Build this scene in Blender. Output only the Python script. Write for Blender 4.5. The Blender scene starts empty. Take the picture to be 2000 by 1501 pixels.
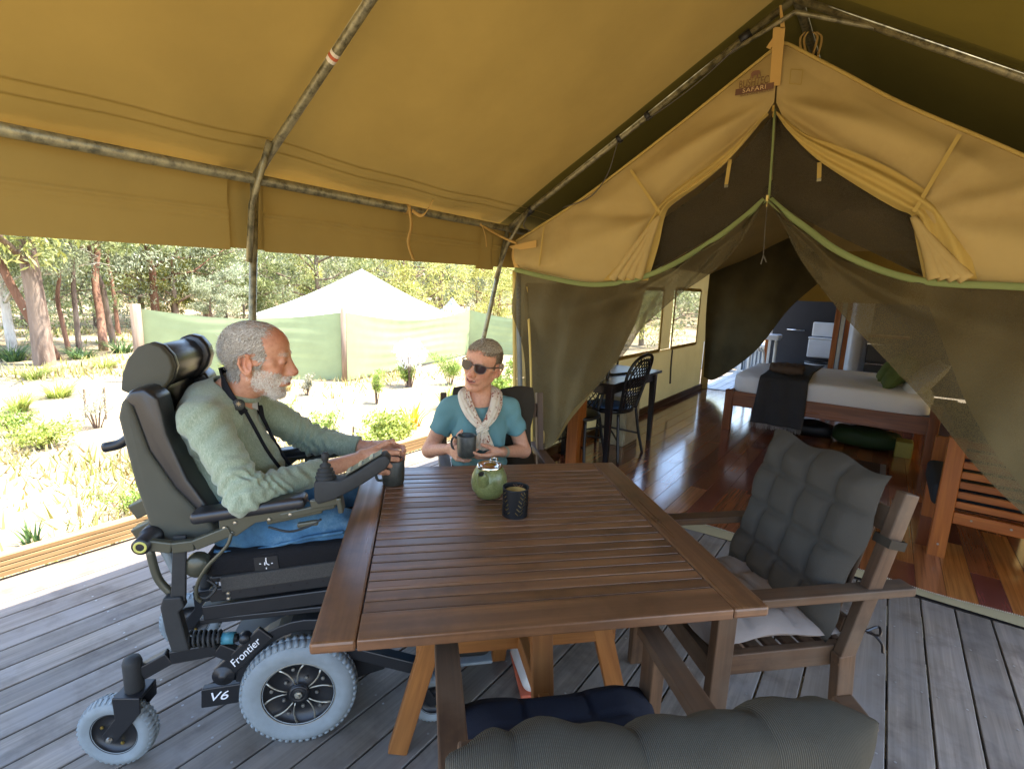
import bpy, math, random
import numpy as np
from mathutils import Vector, Matrix
R_ = math.radians
random.seed(7); rng = np.random.default_rng(7)
sc = bpy.context.scene
col = sc.collection

# ------------------------------------------------------------------ camera
# a wide lens at 1.5 m above the deck, tipped about 10 degrees down and rolled 2 degrees
FPX, HS, CH = 989.0, 0.0366, 1.5
def _n(v): return v / np.linalg.norm(v)
def _hy(x): return 560 + HS * (x - 815)
_up = _n(np.array([HS, -1.0, (_hy(1000) - 750.5) / FPX]))
_d = _n(np.array([740.0, _hy(1740) - 750.5, FPX])); _d = _n(_d - _d.dot(_up) * _up)
_x = np.cross(_d, -_up)
if _x[0] < 0: _x = -_x
ROT = np.array([_x, _d, _up])
cd = bpy.data.cameras.new('camera'); cam = bpy.data.objects.new('camera', cd); col.objects.link(cam)
cd.sensor_width = 36; cd.lens = FPX / 2000 * 36; cd.clip_start = 0.05; cd.clip_end = 1500
m = Matrix.Identity(4)
for r in range(3):
    m[r][0] = ROT[r][0]; m[r][1] = -ROT[r][1]; m[r][2] = -ROT[r][2]
m[2][3] = CH
cam.matrix_world = m
sc.camera = cam
# ------------------------------------------------------------------ daylight
SUN = Vector((0.26, 0.30, 1.0)).normalized()          # towards the sun: high, beyond the tent
w = bpy.data.worlds.new('World'); sc.world = w; w.use_nodes = True
nt = w.node_tree; bg = nt.nodes['Background']
sky = nt.nodes.new('ShaderNodeTexSky'); sky.sky_type = 'NISHITA'; sky.sun_disc = False
sky.sun_elevation = math.asin(SUN.z); sky.sun_rotation = math.atan2(SUN.x, SUN.y)
sky.air_density = 1.0; sky.dust_density = 1.2; sky.ozone_density = 1.0
nt.links.new(sky.outputs[0], bg.inputs['Color']); bg.inputs['Strength'].default_value = 0.15
sl = bpy.data.lights.new('sun', 'SUN'); sl.energy = 3.1; sl.angle = R_(0.53); sl.color = (1.0, 0.95, 0.86)
so = bpy.data.objects.new('sun', sl); col.objects.link(so); so.location = (3, 3, 20)
so.rotation_euler = SUN.to_track_quat('Z', 'Y').to_euler()
sc.view_settings.view_transform = 'Standard'; sc.view_settings.look = 'None'
sc.view_settings.exposure = 3.0; sc.view_settings.gamma = 1.0
sc.view_settings.use_curve_mapping = False
sc.cycles.use_denoising = True
try: sc.cycles.denoiser = 'OPENIMAGEDENOISE'
except Exception: pass
sc.cycles.max_bounces = 9; sc.cycles.diffuse_bounces = 5; sc.cycles.glossy_bounces = 3
sc.cycles.transmission_bounces = 6; sc.cycles.transparent_max_bounces = 16
sc.cycles.sample_clamp_indirect = 6; sc.cycles.use_adaptive_sampling = False
sc.cycles.caustics_reflective = False; sc.cycles.caustics_refractive = False

# ------------------------------------------------------------------ where things stand (metres, deck top at z = 0)
def _ray(px, py):
    return ROT @ np.array([px - 1000, py - 750.5, FPX]) / FPX
def G(px, py, z=0.0):                                   # point seen at px,py on the level z
    d = _ray(px, py); t = (z - CH) / d[2]; return Vector((t * d[0], t * d[1], z))
def PY(px, py, Y):                                      # ... on the upright plane y = Y
    d = _ray(px, py); t = Y / d[1]; return Vector((t * d[0], Y, CH + t * d[2]))
def PX(px, py, X):
    d = _ray(px, py); t = X / d[0]; return Vector((X, t * d[1], CH + t * d[2]))
def PL(px, py, o, n):                                   # ... on the upright plane through o with level normal n
    d = _ray(px, py); o = Vector(o).to_2d(); n = Vector(n).to_2d()
    t = o.dot(n) / (d[0] * n.x + d[1] * n.y); return Vector((t * d[0], t * d[1], CH + t * d[2]))

# ------------------------------------------------------------------ materials
def S(h):
    h = h.lstrip('#'); c = [int(h[i:i + 2], 16) / 255 for i in (0, 2, 4)]
    return tuple(x / 12.92 if x <= .04045 else ((x + .055) / 1.055) ** 2.4 for x in c)
def _mx(c, k): return tuple(min(1, x * k) for x in c)
MATS = {}
class NT:
    def __init__(s, name):
        s.m = bpy.data.materials.new(name); s.m.use_nodes = True; s.t = s.m.node_tree
        s.b = s.t.nodes['Principled BSDF']; s.o = s.t.nodes['Material Output']; MATS[name] = s.m
    def n(s, k, **kw):
        x = s.t.nodes.new('ShaderNode' + k)
        for a, v in kw.items(): setattr(x, a, v)
        return x
    def l(s, a, b): s.t.links.new(a, b)
    def coord(s, kind='Object', sc=(1, 1, 1), rot=(0, 0, 0), jitter=False):
        c = s.n('TexCoord'); mp = s.n('Mapping'); mp.inputs['Scale'].default_value = sc; mp.inputs['Rotation'].default_value = rot
        s.l(c.outputs[kind], mp.inputs[0])
        if jitter:
            oi = s.n('ObjectInfo'); mu = s.n('Math', operation='MULTIPLY'); mu.inputs[1].default_value = 37.0
            s.l(oi.outputs['Random'], mu.inputs[0]); s.l(mu.outputs[0], mp.inputs['Location'])
        return mp.outputs[0]
    def noise(s, vec, scale, detail=3, rough=.55, dist=0):
        x = s.n('TexNoise'); x.inputs['Scale'].default_value = scale; x.inputs['Detail'].default_value = detail
        x.inputs['Roughness'].default_value = rough; x.inputs['Distortion'].default_value = dist
        s.l(vec, x.inputs['Vector']); return x.outputs['Fac']
    def ramp(s, fac, stops):
        x = s.n('ValToRGB'); e = x.color_ramp.elements
        while len(e) < len(stops): e.new(.5)
        for i, (p, c) in enumerate(stops):
            e[i].position = p; e[i].color = (c[0], c[1], c[2], 1) if not isinstance(c, (int, float)) else (c, c, c, 1)
        s.l(fac, x.inputs[0]); return x.outputs[0]
    def mix(s, fac, a, b, mode='MIX'):
        x = s.n('Mix', data_type='RGBA', blend_type=mode)
        for v, i in ((fac, 0), (a, 6), (b, 7)):
            if isinstance(v, (int, float)): x.inputs[i].default_value = v
            elif isinstance(v, tuple): x.inputs[i].default_value = (*v, 1)
            else: s.l(v, x.inputs[i])
        return x.outputs[2]
    def math(s, op, a, b=0.0):
        x = s.n('Math', operation=op)
        for i, v in enumerate((a, b)):
            if isinstance(v, (int, float)): x.inputs[i].default_value = v
            else: s.l(v, x.inputs[i])
        return x.outputs[0]
    def bump(s, h, strength=.3, dist=.002):
        x = s.n('Bump'); x.inputs['Strength'].default_value = strength; x.inputs['Distance'].default_value = dist
        s.l(h, x.inputs['Height']); s.l(x.outputs[0], s.b.inputs['Normal']); return x.outputs[0]
    def setc(s, c):
        if isinstance(c, tuple): s.b.inputs['Base Color'].default_value = (*c, 1)
        else: s.l(c, s.b.inputs['Base Color'])
    def p(s, rough=None, metal=None, spec=None, **kw):
        if rough is not None:
            if isinstance(rough, (int, float)): s.b.inputs['Roughness'].default_value = rough
            else: s.l(rough, s.b.inputs['Roughness'])
        if metal is not None: s.b.inputs['Metallic'].default_value = metal
        if spec is not None: s.b.inputs['Specular IOR Level'].default_value = spec
        for k, v in kw.items(): s.b.inputs[k].default_value = v

def plain(name, c, rough=.6, metal=0, spec=.5, var=.25, scale=6, bump=0, bscale=200, rvar=0.0):
    t = NT(name); v = t.coord('Object', jitter=True)
    f = t.noise(v, scale, 5, .6)
    t.setc(t.ramp(f, [(.3, _mx(c, 1 - var)), (.7, _mx(c, 1 + var))]))
    t.p(t.ramp(f, [(.3, max(.02, rough - rvar)), (.7, min(1, rough + rvar))]) if rvar else rough, metal, spec)
    if bump: t.bump(t.noise(v, bscale, 2), bump, .001)
    return t.m

def wood(name, a, b, rough=.5, spec=.4, obj=.25, stain=None, grey=None, fine=70, bump=.25, long=2.0, rdark=None):
    """grain runs along the U of the mesh; A..B base colours; every board shifted by its own random number"""
    t = NT(name); uv = t.coord('UV', (long, fine, 1), jitter=True)
    g = t.noise(uv, 1.0, 5, .65, .6)
    uv2 = t.coord('UV', (long * .6, fine * .22, 1), jitter=True); g2 = t.noise(uv2, 1.0, 3, .5, 1.2)
    c = t.ramp(g, [(.28, a), (.5, tuple((x + y) / 2 for x, y in zip(a, b))), (.72, b)])
    c = t.mix(t.ramp(g2, [(.35, 0.0), (.65, .6)]), c, _mx(a, .8))
    if grey:
        f3 = t.noise(t.coord('Object', (1, 1, 1), jitter=True), 3.0, 4, .6)
        c = t.mix(t.ramp(f3, [(.4, 0.0), (.7, .75)]), c, grey)
    if stain:
        f4 = t.noise(t.coord('Object', (1, 1, 1), jitter=True), 5.0, 5, .65)
        c = t.mix(t.ramp(f4, [(.5, 0.0), (.72, .7)]), c, stain)
    oi = t.n('ObjectInfo')
    hs = t.n('HueSaturation'); t.l(c, hs.inputs['Color'])
    vv = t.ramp(oi.outputs['Random'], [(0, 1 - obj), (1, 1 + obj)]); t.l(vv, hs.inputs['Value'])
    t.setc(hs.outputs[0]); t.p(t.ramp(g2, [(.3, rough - .1), (.7, rough + .12)]), 0, spec)
    t.bump(g, bump, .0015)
    return t.m

def cloth(name, c, rough=.9, var=.15, weave=900, transl=0.0, tcol=None, bump=.35, alpha=1.0, sheen=.0, stain=None, bigb=0, tscale=2.5):
    t = NT(name); v = t.coord('Object')
    f = t.noise(v, tscale, 5, .6)
    cc = t.ramp(f, [(.3, _mx(c, 1 - var)), (.7, _mx(c, 1 + var))])
    if stain:
        f2 = t.noise(v, 1.3, 6, .7); cc = t.mix(t.ramp(f2, [(.52, 0.0), (.7, .55)]), cc, stain)
    t.setc(cc); t.p(rough, 0, .2)
    if sheen: t.b.inputs['Sheen Weight'].default_value = sheen
    h = t.noise(v, weave, 1)
    if bigb: h = t.math('ADD', t.math('MULTIPLY', h, .25), t.math('MULTIPLY', t.noise(v, 9, 3), bigb))
    t.bump(h, bump, .002 if not bigb else .01)
    out = t.b.outputs[0]
    if transl:
        tr = t.n('BsdfTranslucent'); tc = tcol or c; t.l(t.mix(1.0, cc, (tc[0] / max(c[0], 1e-3), tc[1] / max(c[1], 1e-3), tc[2] / max(c[2], 1e-3)), 'MULTIPLY') if tcol else cc, tr.inputs[0])
        mx = t.n('MixShader'); mx.inputs[0].default_value = transl; t.l(out, mx.inputs[1]); t.l(tr.outputs[0], mx.inputs[2]); out = mx.outputs[0]
    if alpha < 1:
        tp = t.n('BsdfTransparent'); mx = t.n('MixShader'); mx.inputs[0].default_value = alpha
        t.l(tp.outputs[0], mx.inputs[1]); t.l(out, mx.inputs[2]); out = mx.outputs[0]
    t.l(out, t.o.inputs[0])
    return t.m

def leafm(name, c, c2, transl=.35):
    t = NT(name); g = t.n('NewGeometry'); oi = t.n('ObjectInfo')
    r = t.math('FRACT', t.math('ADD', g.outputs['Random Per Island'], oi.outputs['Random']))
    cc = t.ramp(r, [(0, _mx(c, .6)), (.5, c), (1, c2)])
    t.setc(cc); t.p(.5, 0, .35)
    tr = t.n('BsdfTranslucent'); t.l(cc, tr.inputs[0]); mx = t.n('MixShader'); mx.inputs[0].default_value = transl
    t.l(t.b.outputs[0], mx.inputs[1]); t.l(tr.outputs[0], mx.inputs[2]); t.l(mx.outputs[0], t.o.inputs[0])
    return t.m

# ------------------------------------------------------------------ objects
def tag(o, label=None, cat=None, group=None, kind=None):
    if label: o['label'] = label
    if cat: o['category'] = cat
    if group: o['group'] = group
    if kind: o['kind'] = kind
    return o
def empty(name, loc=(0, 0, 0), rz=0.0, **kw):
    o = bpy.data.objects.new(name, None); col.objects.link(o); o.location = loc; o.rotation_euler = (0, 0, rz)
    o.empty_display_size = .1
    return tag(o, **kw)
def org(p):
    """world offset of a parent chain (parents whose pieces are given in their own frame keep it)"""
    v = Vector((0, 0, 0))
    while p is not None: v += p.location; p = p.parent
    return v
def new_obj(name, me, mat, parent=None, world=False, bevel=0, smooth=False, seg=2, **kw):
    o = bpy.data.objects.new(name, me); col.objects.link(o)
    if mat is not None:
        if not me.materials: me.materials.append(mat)
    if parent is not None:
        if world:
            of = org(parent); o.parent = parent; me.transform(Matrix.Translation(-of))
        else: o.parent = parent
    if smooth:
        me.polygons.foreach_set('use_smooth', [True] * len(me.polygons))
    if bevel:
        b = o.modifiers.new('bevel', 'BEVEL'); b.width = bevel; b.segments = seg; b.limit_method = 'ANGLE'; b.angle_limit = R_(40)
        if hasattr(b, 'harden_normals'): b.harden_normals = False
    return tag(o, **kw)
class MB:
    def __init__(s): s.v = []; s.f = []; s.u = []
    def add(s, vs, fs, us=None):
        k = len(s.v); s.v += [tuple(v) for v in vs]; s.f += [tuple(i + k for i in f) for f in fs]
        if us is None: us = [[(vs[i][0], vs[i][1]) for i in f] for f in fs]
        s.u += us; return s
    def bar(s, p0, p1, w, h, up=(0, 0, 1), taper=1.0, off=None):
        """box between two points, W across and H in the direction UP"""
        p0 = Vector(p0); p1 = Vector(p1); L = (p1 - p0); ln = L.length; L = L / ln
        A = L.cross(Vector(up))
        if A.length < 1e-4: A = L.cross(Vector((1, 0, 0)))
        A.normalize(); B = A.cross(L).normalized()
        vs = []; lc = []
        for e, p in ((0, p0), (1, p1)):
            k = 1 if e == 0 else taper
            for a, b in ((-1, -1), (1, -1), (1, 1), (-1, 1)):
                vs.append(p + A * (a * w / 2 * k) + B * (b * h / 2 * k)); lc.append((e * ln, a * w / 2 * k, b * h / 2 * k))
        fs = [(0, 1, 2, 3), (7, 6, 5, 4), (0, 4, 5, 1), (1, 5, 6, 2), (2, 6, 7, 3), (3, 7, 4, 0)]
        o = random.random() * 9 if off is None else off; us = []
        for i, f in enumerate(fs):
            if i < 2: us.append([(lc[j][1] + o, lc[j][2] + o) for j in f])
            else: us.append([(lc[j][0] + o, lc[j][1] + lc[j][2] + o) for j in f])
        return s.add(vs, fs, us)
    def box(s, c, d, rz=0.0):
        """axis box, centre C, size D, grain along the longest side"""
        c = Vector(c); k = max(range(3), key=lambda i: d[i]); ax = Vector([1 if i == k else 0 for i in range(3)])
        q = Matrix.Rotation(rz, 3, 'Z'); a = q @ ax
        o = [i for i in range(3) if i != k]
        up = q @ Vector([1 if i == o[1] else 0 for i in range(3)])
        return s.bar(c - a * d[k] / 2, c + a * d[k] / 2, d[o[0]], d[o[1]], up)
    def tube(s, pts, r, n=10, cap=True):
        pts = [Vector(p) for p in pts]; N = len(pts); rs = r if isinstance(r, (list, tuple)) else [r] * N
        k0 = len(s.v); T = []
        for i in range(N):
            a = pts[max(0, i - 1)]; b = pts[min(N - 1, i + 1)]; T.append((b - a).normalized())
        ref = Vector((0, 0, 1)) if abs(T[0].z) < .9 else Vector((1, 0, 0))
        A = T[0].cross(ref).normalized(); ln = 0; vs = []; uu = []; ou = random.random() * 9
        for i in range(N):
            A = (A - A.dot(T[i]) * T[i]).normalized(); B = T[i].cross(A)
            if i: ln += (pts[i] - pts[i - 1]).length
            for j in range(n):
                an = 2 * math.pi * j / n; vs.append(pts[i] + (A * math.cos(an) + B * math.sin(an)) * rs[i])
            uu.append(ln)
        fs = []; us = []
        for i in range(N - 1):
            for j in range(n):
                j2 = (j + 1) % n; fs.append((i * n + j, i * n + j2, (i + 1) * n + j2, (i + 1) * n + j))
                ra = 2 * math.pi * rs[i]
                us.append([(uu[i] + ou, ra * j / n), (uu[i] + ou, ra * (j + 1) / n), (uu[i + 1] + ou, ra * (j + 1) / n), (uu[i + 1] + ou, ra * j / n)])
        if cap:
            fs.append(tuple(range(n - 1, -1, -1))); us.append([(0, 0)] * n)
            fs.append(tuple((N - 1) * n + j for j in range(n))); us.append([(0, 0)] * n)
        return s.add(vs, fs, us)
    def lathe(s, prof, c=(0, 0, 0), n=32, ax=None, cap=False):
        """profile of (radius, height) turned about an axis through C"""
        c = Vector(c); Z = Vector(ax).normalized() if ax else Vector((0, 0, 1))
        A = Z.orthogonal().normalized(); B = Z.cross(A); vs = []; fs = []; us = []
        for r, h in prof:
            for j in range(n):
                an = 2 * math.pi * j / n; vs.append(c + Z * h + (A * math.cos(an) + B * math.sin(an)) * r)
        for i in range(len(prof) - 1):
            for j in range(n):
                j2 = (j + 1) % n; fs.append((i * n + j, i * n + j2, (i + 1) * n + j2, (i + 1) * n + j))
                us.append([(j / n, prof[i][1]), ((j + 1) / n, prof[i][1]), ((j + 1) / n, prof[i + 1][1]), (j / n, prof[i + 1][1])])
        if cap:
            fs.append(tuple(range(n - 1, -1, -1))); us.append([(0, 0)] * n)
            fs.append(tuple((len(prof) - 1) * n + j for j in range(n))); us.append([(0, 0)] * n)
        return s.add(vs, fs, us)
    def grid(s, fn, nu, nv, closeu=False):
        """surface fn(u, v) -> point for u, v in 0..1"""
        vs = [fn(i / nu, j / nv) for i in range(nu + (0 if closeu else 1)) for j in range(nv + 1)]
        fs = []; us = []; M = nu if closeu else nu + 1
        for i in range(nu):
            i2 = (i + 1) % M
            for j in range(nv):
                fs.append((i * (nv + 1) + j, i2 * (nv + 1) + j, i2 * (nv + 1) + j + 1, i * (nv + 1) + j + 1))
                us.append([(i / nu, j / nv), ((i + 1) / nu, j / nv), ((i + 1) / nu, (j + 1) / nv), (i / nu, (j + 1) / nv)])
        return s.add(vs, fs, us)
    def prism(s, poly, d, o=(0, 0, 0), ax=((1, 0, 0), (0, 0, 1))):
        """outline POLY in the plane of the two axes at O, pushed along D"""
        o = Vector(o); a = Vector(ax[0]); b = Vector(ax[1]); d = Vector(d); n = len(poly)
        vs = [o + a * x + b * y for x, y in poly]; vs += [v + d for v in vs]
        nr = a.cross(b); flip = nr.dot(d) > 0
        ar = sum(poly[i][0] * poly[(i + 1) % n][1] - poly[(i + 1) % n][0] * poly[i][1] for i in range(n))
        if ar < 0: flip = not flip
        f0 = tuple(range(n)); f1 = tuple(range(2 * n - 1, n - 1, -1))
        fs = [f0[::-1] if flip else f0, f1[::-1] if flip else f1]
        us = [[poly[i % n] for i in f] for f in fs]; L = 0
        for i in range(n):
            j = (i + 1) % n; f = (i, i + n, j + n, j)
            fs.append(f[::-1] if flip else f); us.append([(0, 0)] * 4)
        return s.add(vs, fs, us)
    def build(s, name, mat, parent=None, **kw):
        me = bpy.data.meshes.new(name); me.from_pydata([tuple(v) for v in s.v], [], s.f)
        uv = me.uv_layers.new(name='UVMap'); flat = [c for f in s.u for q in f for c in q]
        uv.data.foreach_set('uv', flat); me.validate(); me.update()
        return new_obj(name, me, mat, parent, **kw)
def copy_tree(o, parent=None):
    c = o.copy(); col.objects.link(c)
    if parent is not None: c.parent = parent
    for ch in list(o.children): copy_tree(ch, c)
    return c
def interp(pts, t):
    """point at 0..1 of a polyline by its length"""
    pts = [Vector(p) for p in pts]; L = [(b - a).length for a, b in zip(pts, pts[1:])]; T = sum(L) * t
    for i, l in enumerate(L):
        if T <= l or i == len(L) - 1: return pts[i].lerp(pts[i + 1], T / max(l, 1e-9))
        T -= l
def smooth_path(pts, n=8):
    """Catmull-Rom through the points"""
    P = [Vector(p) for p in pts]; P = [2 * P[0] - P[1]] + P + [2 * P[-1] - P[-2]]; out = []
    for i in range(1, len(P) - 2):
        a, b, c, d = P[i - 1:i + 3]
        for k in range(n):
            t = k / n
            out.append(.5 * ((2 * b) + (c - a) * t + (2 * a - 5 * b + 4 * c - d) * t * t + (3 * b - a - 3 * c + d) * t ** 3))
    out.append(P[-2]); return out
def sdf_mesh(name, lo, hi, vox, fn):
    """mesh of the zero surface of a distance function sampled on a grid"""
    import openvdb
    lo = np.array(lo, float); n = np.ceil((np.array(hi) - lo) / vox).astype(int) + 1
    F = fn(lo, n, vox)
    g = openvdb.FloatGrid(1.0); g.copyFromArray(F.astype(np.float32)); v, q = g.convertToQuads(0.0)[:2]
    v = v * vox + lo
    me = bpy.data.meshes.new(name); me.from_pydata(v.tolist(), [], q[:, ::-1].tolist()); me.validate(); me.update()
    return me
# ================================================================== GROUND
GZ = -0.5
t = NT('dry_sandy_ground'); v = t.coord('Object')
f1 = t.noise(v, .25, 6, .6); f2 = t.noise(v, 2.2, 6, .65); f3 = t.noise(v, 30, 3, .6)
c = t.ramp(f1, [(.35, S('#857459')), (.5, S('#a09176')), (.68, S('#6f5d48'))])
c = t.mix(t.ramp(f2, [(.5, 0.0), (.7, .45)]), c, S('#857d52'))
c = t.mix(t.ramp(f3, [(.5, 0.0), (.7, .45)]), c, S('#6f5f45'))
t.setc(c); t.p(.95, 0, .1); t.bump(t.noise(v, 18, 5), .7, .03)
def gz(x, y):
    d = math.hypot(x + 3, y); k = max(0.0, d - 42) / 60
    b = .05 * math.sin(x * .9 + 1) * math.cos(y * .7) if d > .8 else 0
    return GZ + b * min(1, max(0, d - 2) / 4) + min(1, k) ** 1.5 * 14
mb = MB()
def gfn(a, b):
    # rings from the deck out to the horizon
    r = .0 + 1200 * b ** 4.2; an = a * 2 * math.pi
    x, y = -1 + r * math.cos(an), 4 + r * math.sin(an)
    return Vector((x, y, gz(x, y)))
mb.grid(gfn, 160, 110, closeu=True)
mb.build('ground', MATS['dry_sandy_ground'], smooth=True, kind='structure')

# ================================================================== DECK
wood('deck_wood', S('#5f5549'), S('#918475'), rough=.62, spec=.35, obj=.14, grey=S('#77716b'), stain=S('#463b31'), fine=60, bump=.35, long=1.2)
deck = empty('deck', (0, 0, 0), kind='structure')
PITCH, DX0 = .1375, .195
k0 = round((-3.378 - DX0) / PITCH); k1 = round((3.0 - DX0) / PITCH)
for k in range(k0, k1):
    xa = DX0 + k * PITCH; xc = xa + PITCH / 2
    y1 = 11.5 if xc < -2.42 else 3.22
    y0 = -2.2
    mb = MB(); j = random.uniform(-.0008, .0008)
    mb.bar((0, y0 - 1, 0), (0, y1 - 1, 0), PITCH - .0075, .024)
    o = mb.build('board', MATS['deck_wood'], deck, bevel=.0025, seg=1); o.location = (xc, 1, -.012 + j)
mb = MB()
for y in np.arange(-2.1, 11.6, .45):
    mb.bar((-3.36, y, -.075), (3.0 if y < 3.3 else -2.45, y, -.075), .045, .1)
mb.build('joists', plain('joist_timber', S('#4a4238'), .8), deck, kind='stuff')
plain('screw_metal', S('#8f8d88'), .45, metal=.6, spec=.5)
mb = MB()
for k in range(k0, k1):
    for y in np.arange(-2.1, 11.4 if DX0 + k * PITCH < -2.5 else 3.2, .45):
        for e in (.026, PITCH - .026):
            x = DX0 + k * PITCH + e + random.uniform(-.003, .003); yy = y + random.uniform(-.008, .008)
            mb.add([(x + .0045 * math.cos(a * R_(45)), yy + .0045 * math.sin(a * R_(45)), .0012) for a in range(8)], [tuple(range(8))])
mb.build('screw_heads', MATS['screw_metal'], deck, kind='stuff')

# kerb rail of grooved timber along the outer edge
wood('pine_rail', S('#8a6c48'), S('#b39568'), rough=.6, spec=.3, fine=45, obj=.05, bump=.2)
kr = empty('kerb_rail', (-3.38, 1, 0), label='long grooved timber kerb rail along the outer edge of the deck', cat='rail')
mb = MB(); xo = .035
prof = [(xo, .018)]
for z in (.045, .072, .098): prof += [(xo, z - .004), (xo - .006, z), (xo, z + .004)]
prof += [(xo, .122), (-xo, .122), (-xo, .018)]
mb.prism(prof, (0, 13.4, 0), o=(0, -3.2, 0), ax=((1, 0, 0), (0, 0, 1)))
for i, f in enumerate(mb.f): mb.u[i] = [(mb.v[q][1], mb.v[q][0] + mb.v[q][2]) for q in f]
mb.build('rail_beam', MATS['pine_rail'], kr)
for y in np.arange(-2.4, 9.8, 1.35):
    mb = MB(); mb.box((0, y, .001), (.06, .09, .034)); mb.build('spacer_block', MATS['pine_rail'], kr)
mb = MB(); mb.box((.0, 3.5, -.09), (.035, 13.4, .14)); mb.build('fascia_board', MATS['pine_rail'], kr)

# ================================================================== AWNING
# ochre canvas; both faces scatter, and a little sunlight comes through
def canvas(name, c, transl=.16, tcol=None, **kw):
    return cloth(name, c, rough=.85, var=.07, transl=transl, tcol=tcol, bump=.15, weave=700, **kw)
canvas('fly_canvas', S('#a98d45'), transl=.012, tcol=S('#b59a5c'), bigb=1.0)
canvas('valance_canvas', S('#9c8345'), transl=.012, tcol=S('#a88b55'))
t = NT('galvanised'); v = t.coord('Object', (1, 1, 1)); f = t.noise(v, 22, 5, .7)
t.setc(t.ramp(f, [(.38, S('#575138')), (.48, S('#7d7454')), (.68, S('#9a9068'))])); t.p(t.ramp(f, [(.3, .3), (.7, .55)]), .35, .5); t.bump(f, .2, .001)
EX, EZ, RX, RZ, EXR = -2.44, 1.962, -.62, 3.075, 1.2
aw = empty('awning', (RX, 1.3, 0), label='large ochre canvas awning roof on a galvanised pipe frame over the deck', cat='awning')
YS = [-.68, 1.27, 3.22, 5.2, 7.2, 9.2]
def flyz(s, y):
    """underside of the fly at S = 0 (left eave) .. 1 (ridge), sagging a little between the rafters"""
    f = 0
    for a, b in zip(YS, YS[1:]):
        if a <= y <= b: q = (y - a) / (b - a); f = math.sin(math.pi * q) * .035 * math.sin(math.pi * min(1, s * 1.0)) + .012 * math.sin(math.pi * q) * (1 - s)
    return -f
def flyfn(side):
    ex = EX - .09 if side < 0 else EXR + .03
    def fn(a, b):
        y = YS[0] - .05 + (YS[-1] - YS[0] + .1) * a; s = b
        x = ex + (RX - ex) * s; z = EZ + .03 + (RZ + .035 - EZ - .03) * s + flyz(s, y)
        z += .006 * math.sin(y * 9 + s * 14) * (1 - s) ** 2
        return Vector((x, y, z))
    return fn
canvas('rear_fly', S('#62561f'), transl=.01, tcol=S('#6a5a25'), bigb=1.0); canvas('fly_canvas_right_shaded', S('#7b6c28'), transl=.01, tcol=S('#6a5a25'), bigb=1.0)  # right slope of the awning: its weaker light is put into a darker canvas colour
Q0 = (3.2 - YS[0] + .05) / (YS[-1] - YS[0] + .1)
for sd_, nm_, mt_, a0, a1, n_ in ((-1, 'left slope of the awning', 'fly_canvas', 0, Q0, 70), (1, 'right slope of the awning', 'fly_canvas_right_shaded', 0, Q0, 50), (-1, 'darker left fly over the tent', 'rear_fly', Q0, 1, 70), (1, 'darker right fly over the tent', 'rear_fly', Q0, 1, 50)):
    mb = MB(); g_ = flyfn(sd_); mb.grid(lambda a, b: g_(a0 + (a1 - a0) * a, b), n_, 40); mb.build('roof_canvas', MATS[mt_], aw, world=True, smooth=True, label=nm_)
# stitched seams near the left eave, raised bands of doubled canvas
canvas('seam_canvas', S('#a18741'), transl=.02)
for s0 in (.085, .115):
    mb = MB()
    def fn(a, b, s0=s0):
        p = flyfn(-1)(a, s0 + .0035 * (b - .5)); p.z -= .0035; return p
    mb.grid(fn, 140, 1); mb.build('seam', MATS['seam_canvas'], aw, world=True)
SL = (1.17, 1.335, 2.97, 3.12)
# valance panels with a slot left round each pole
def val(y0, y1, name='valance', dx=0.0, lo=None):
    n = max(2, int((y1 - y0) * 22)); mb = MB()
    def fn(a, b):
        y = y0 + (y1 - y0) * a; zb = (1.625 + .018 * (y - .4)) if lo is None else lo
        z = EZ + .028 + (zb - EZ - .028) * b
        x = EX - .03 - .035 * math.sin(min(1, b * 2.2) * math.pi / 2) + dx * min(1, b * 2)
        x += .008 * math.sin(y * 5 + b * 3) * b + (.008 * math.exp(-((b - .5) / .035) ** 2) if lo is None else 0) + (.004 * math.sin(b * 90) if .44 < b < .62 else 0)
        return Vector((x, y, z))
    mb.grid(fn, n, 44); return mb.build(name, MATS['valance_canvas'], aw, world=True, smooth=True)
val(-2.0, SL[0]); val(SL[1], SL[2]); val(SL[3], 6.5)
for y0, y1 in ((SL[0] - .02, SL[1] + .04), (SL[2] - .02, SL[3] + .04)):
    mb = MB(); mb.grid(lambda a, b: Vector((EX - .088 + .02 * (1 - b), y0 + (y1 - y0) * a, 1.992 - .342 * b)), 2, 4)
    mb.build('slot_backing', MATS['valance_canvas'], aw, world=True)
# the right hand valance (behind the picture edge, it shades the deck)
mb = MB(); mb.grid(lambda a, b: Vector((EXR + .03 + .03 * b, -.7 + 10 * a, EZ + .03 - .32 * b)), 40, 6); mb.build('valance', MATS['valance_canvas'], aw, world=True, smooth=True)
def pipe(pts, r=.018, name='pipe', parent=None, n=12, mat='galvanised'):
    mb = MB(); mb.tube(pts, r, n); return mb.build(name, MATS[mat], parent or aw, world=True, smooth=True)
mb = MB(); mb.prism([(EX - .05, 1.5), (EXR + .03, 1.5), (EXR + .03, EZ), (RX, RZ + .03), (EX - .05, EZ)], (0, .01, 0), o=(0, 9.26, 0)); mb.build('added_end_wall', MATS['valance_canvas'], aw, world=True)  # unseen rear closure, added to keep light out from under the fly
pipe([(EX, -2.2, EZ), (EX, 9.3, EZ)], .024, 'eave_rail'); pipe([(EXR, -2.2, EZ), (EXR, 9.3, EZ)], .024, 'eave_rail')
pipe([(RX, -.8, RZ), (RX, 9.3, RZ)], .026, 'ridge_pole')
plain('pole_tape', S('#1d1c1a'), .5)
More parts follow.
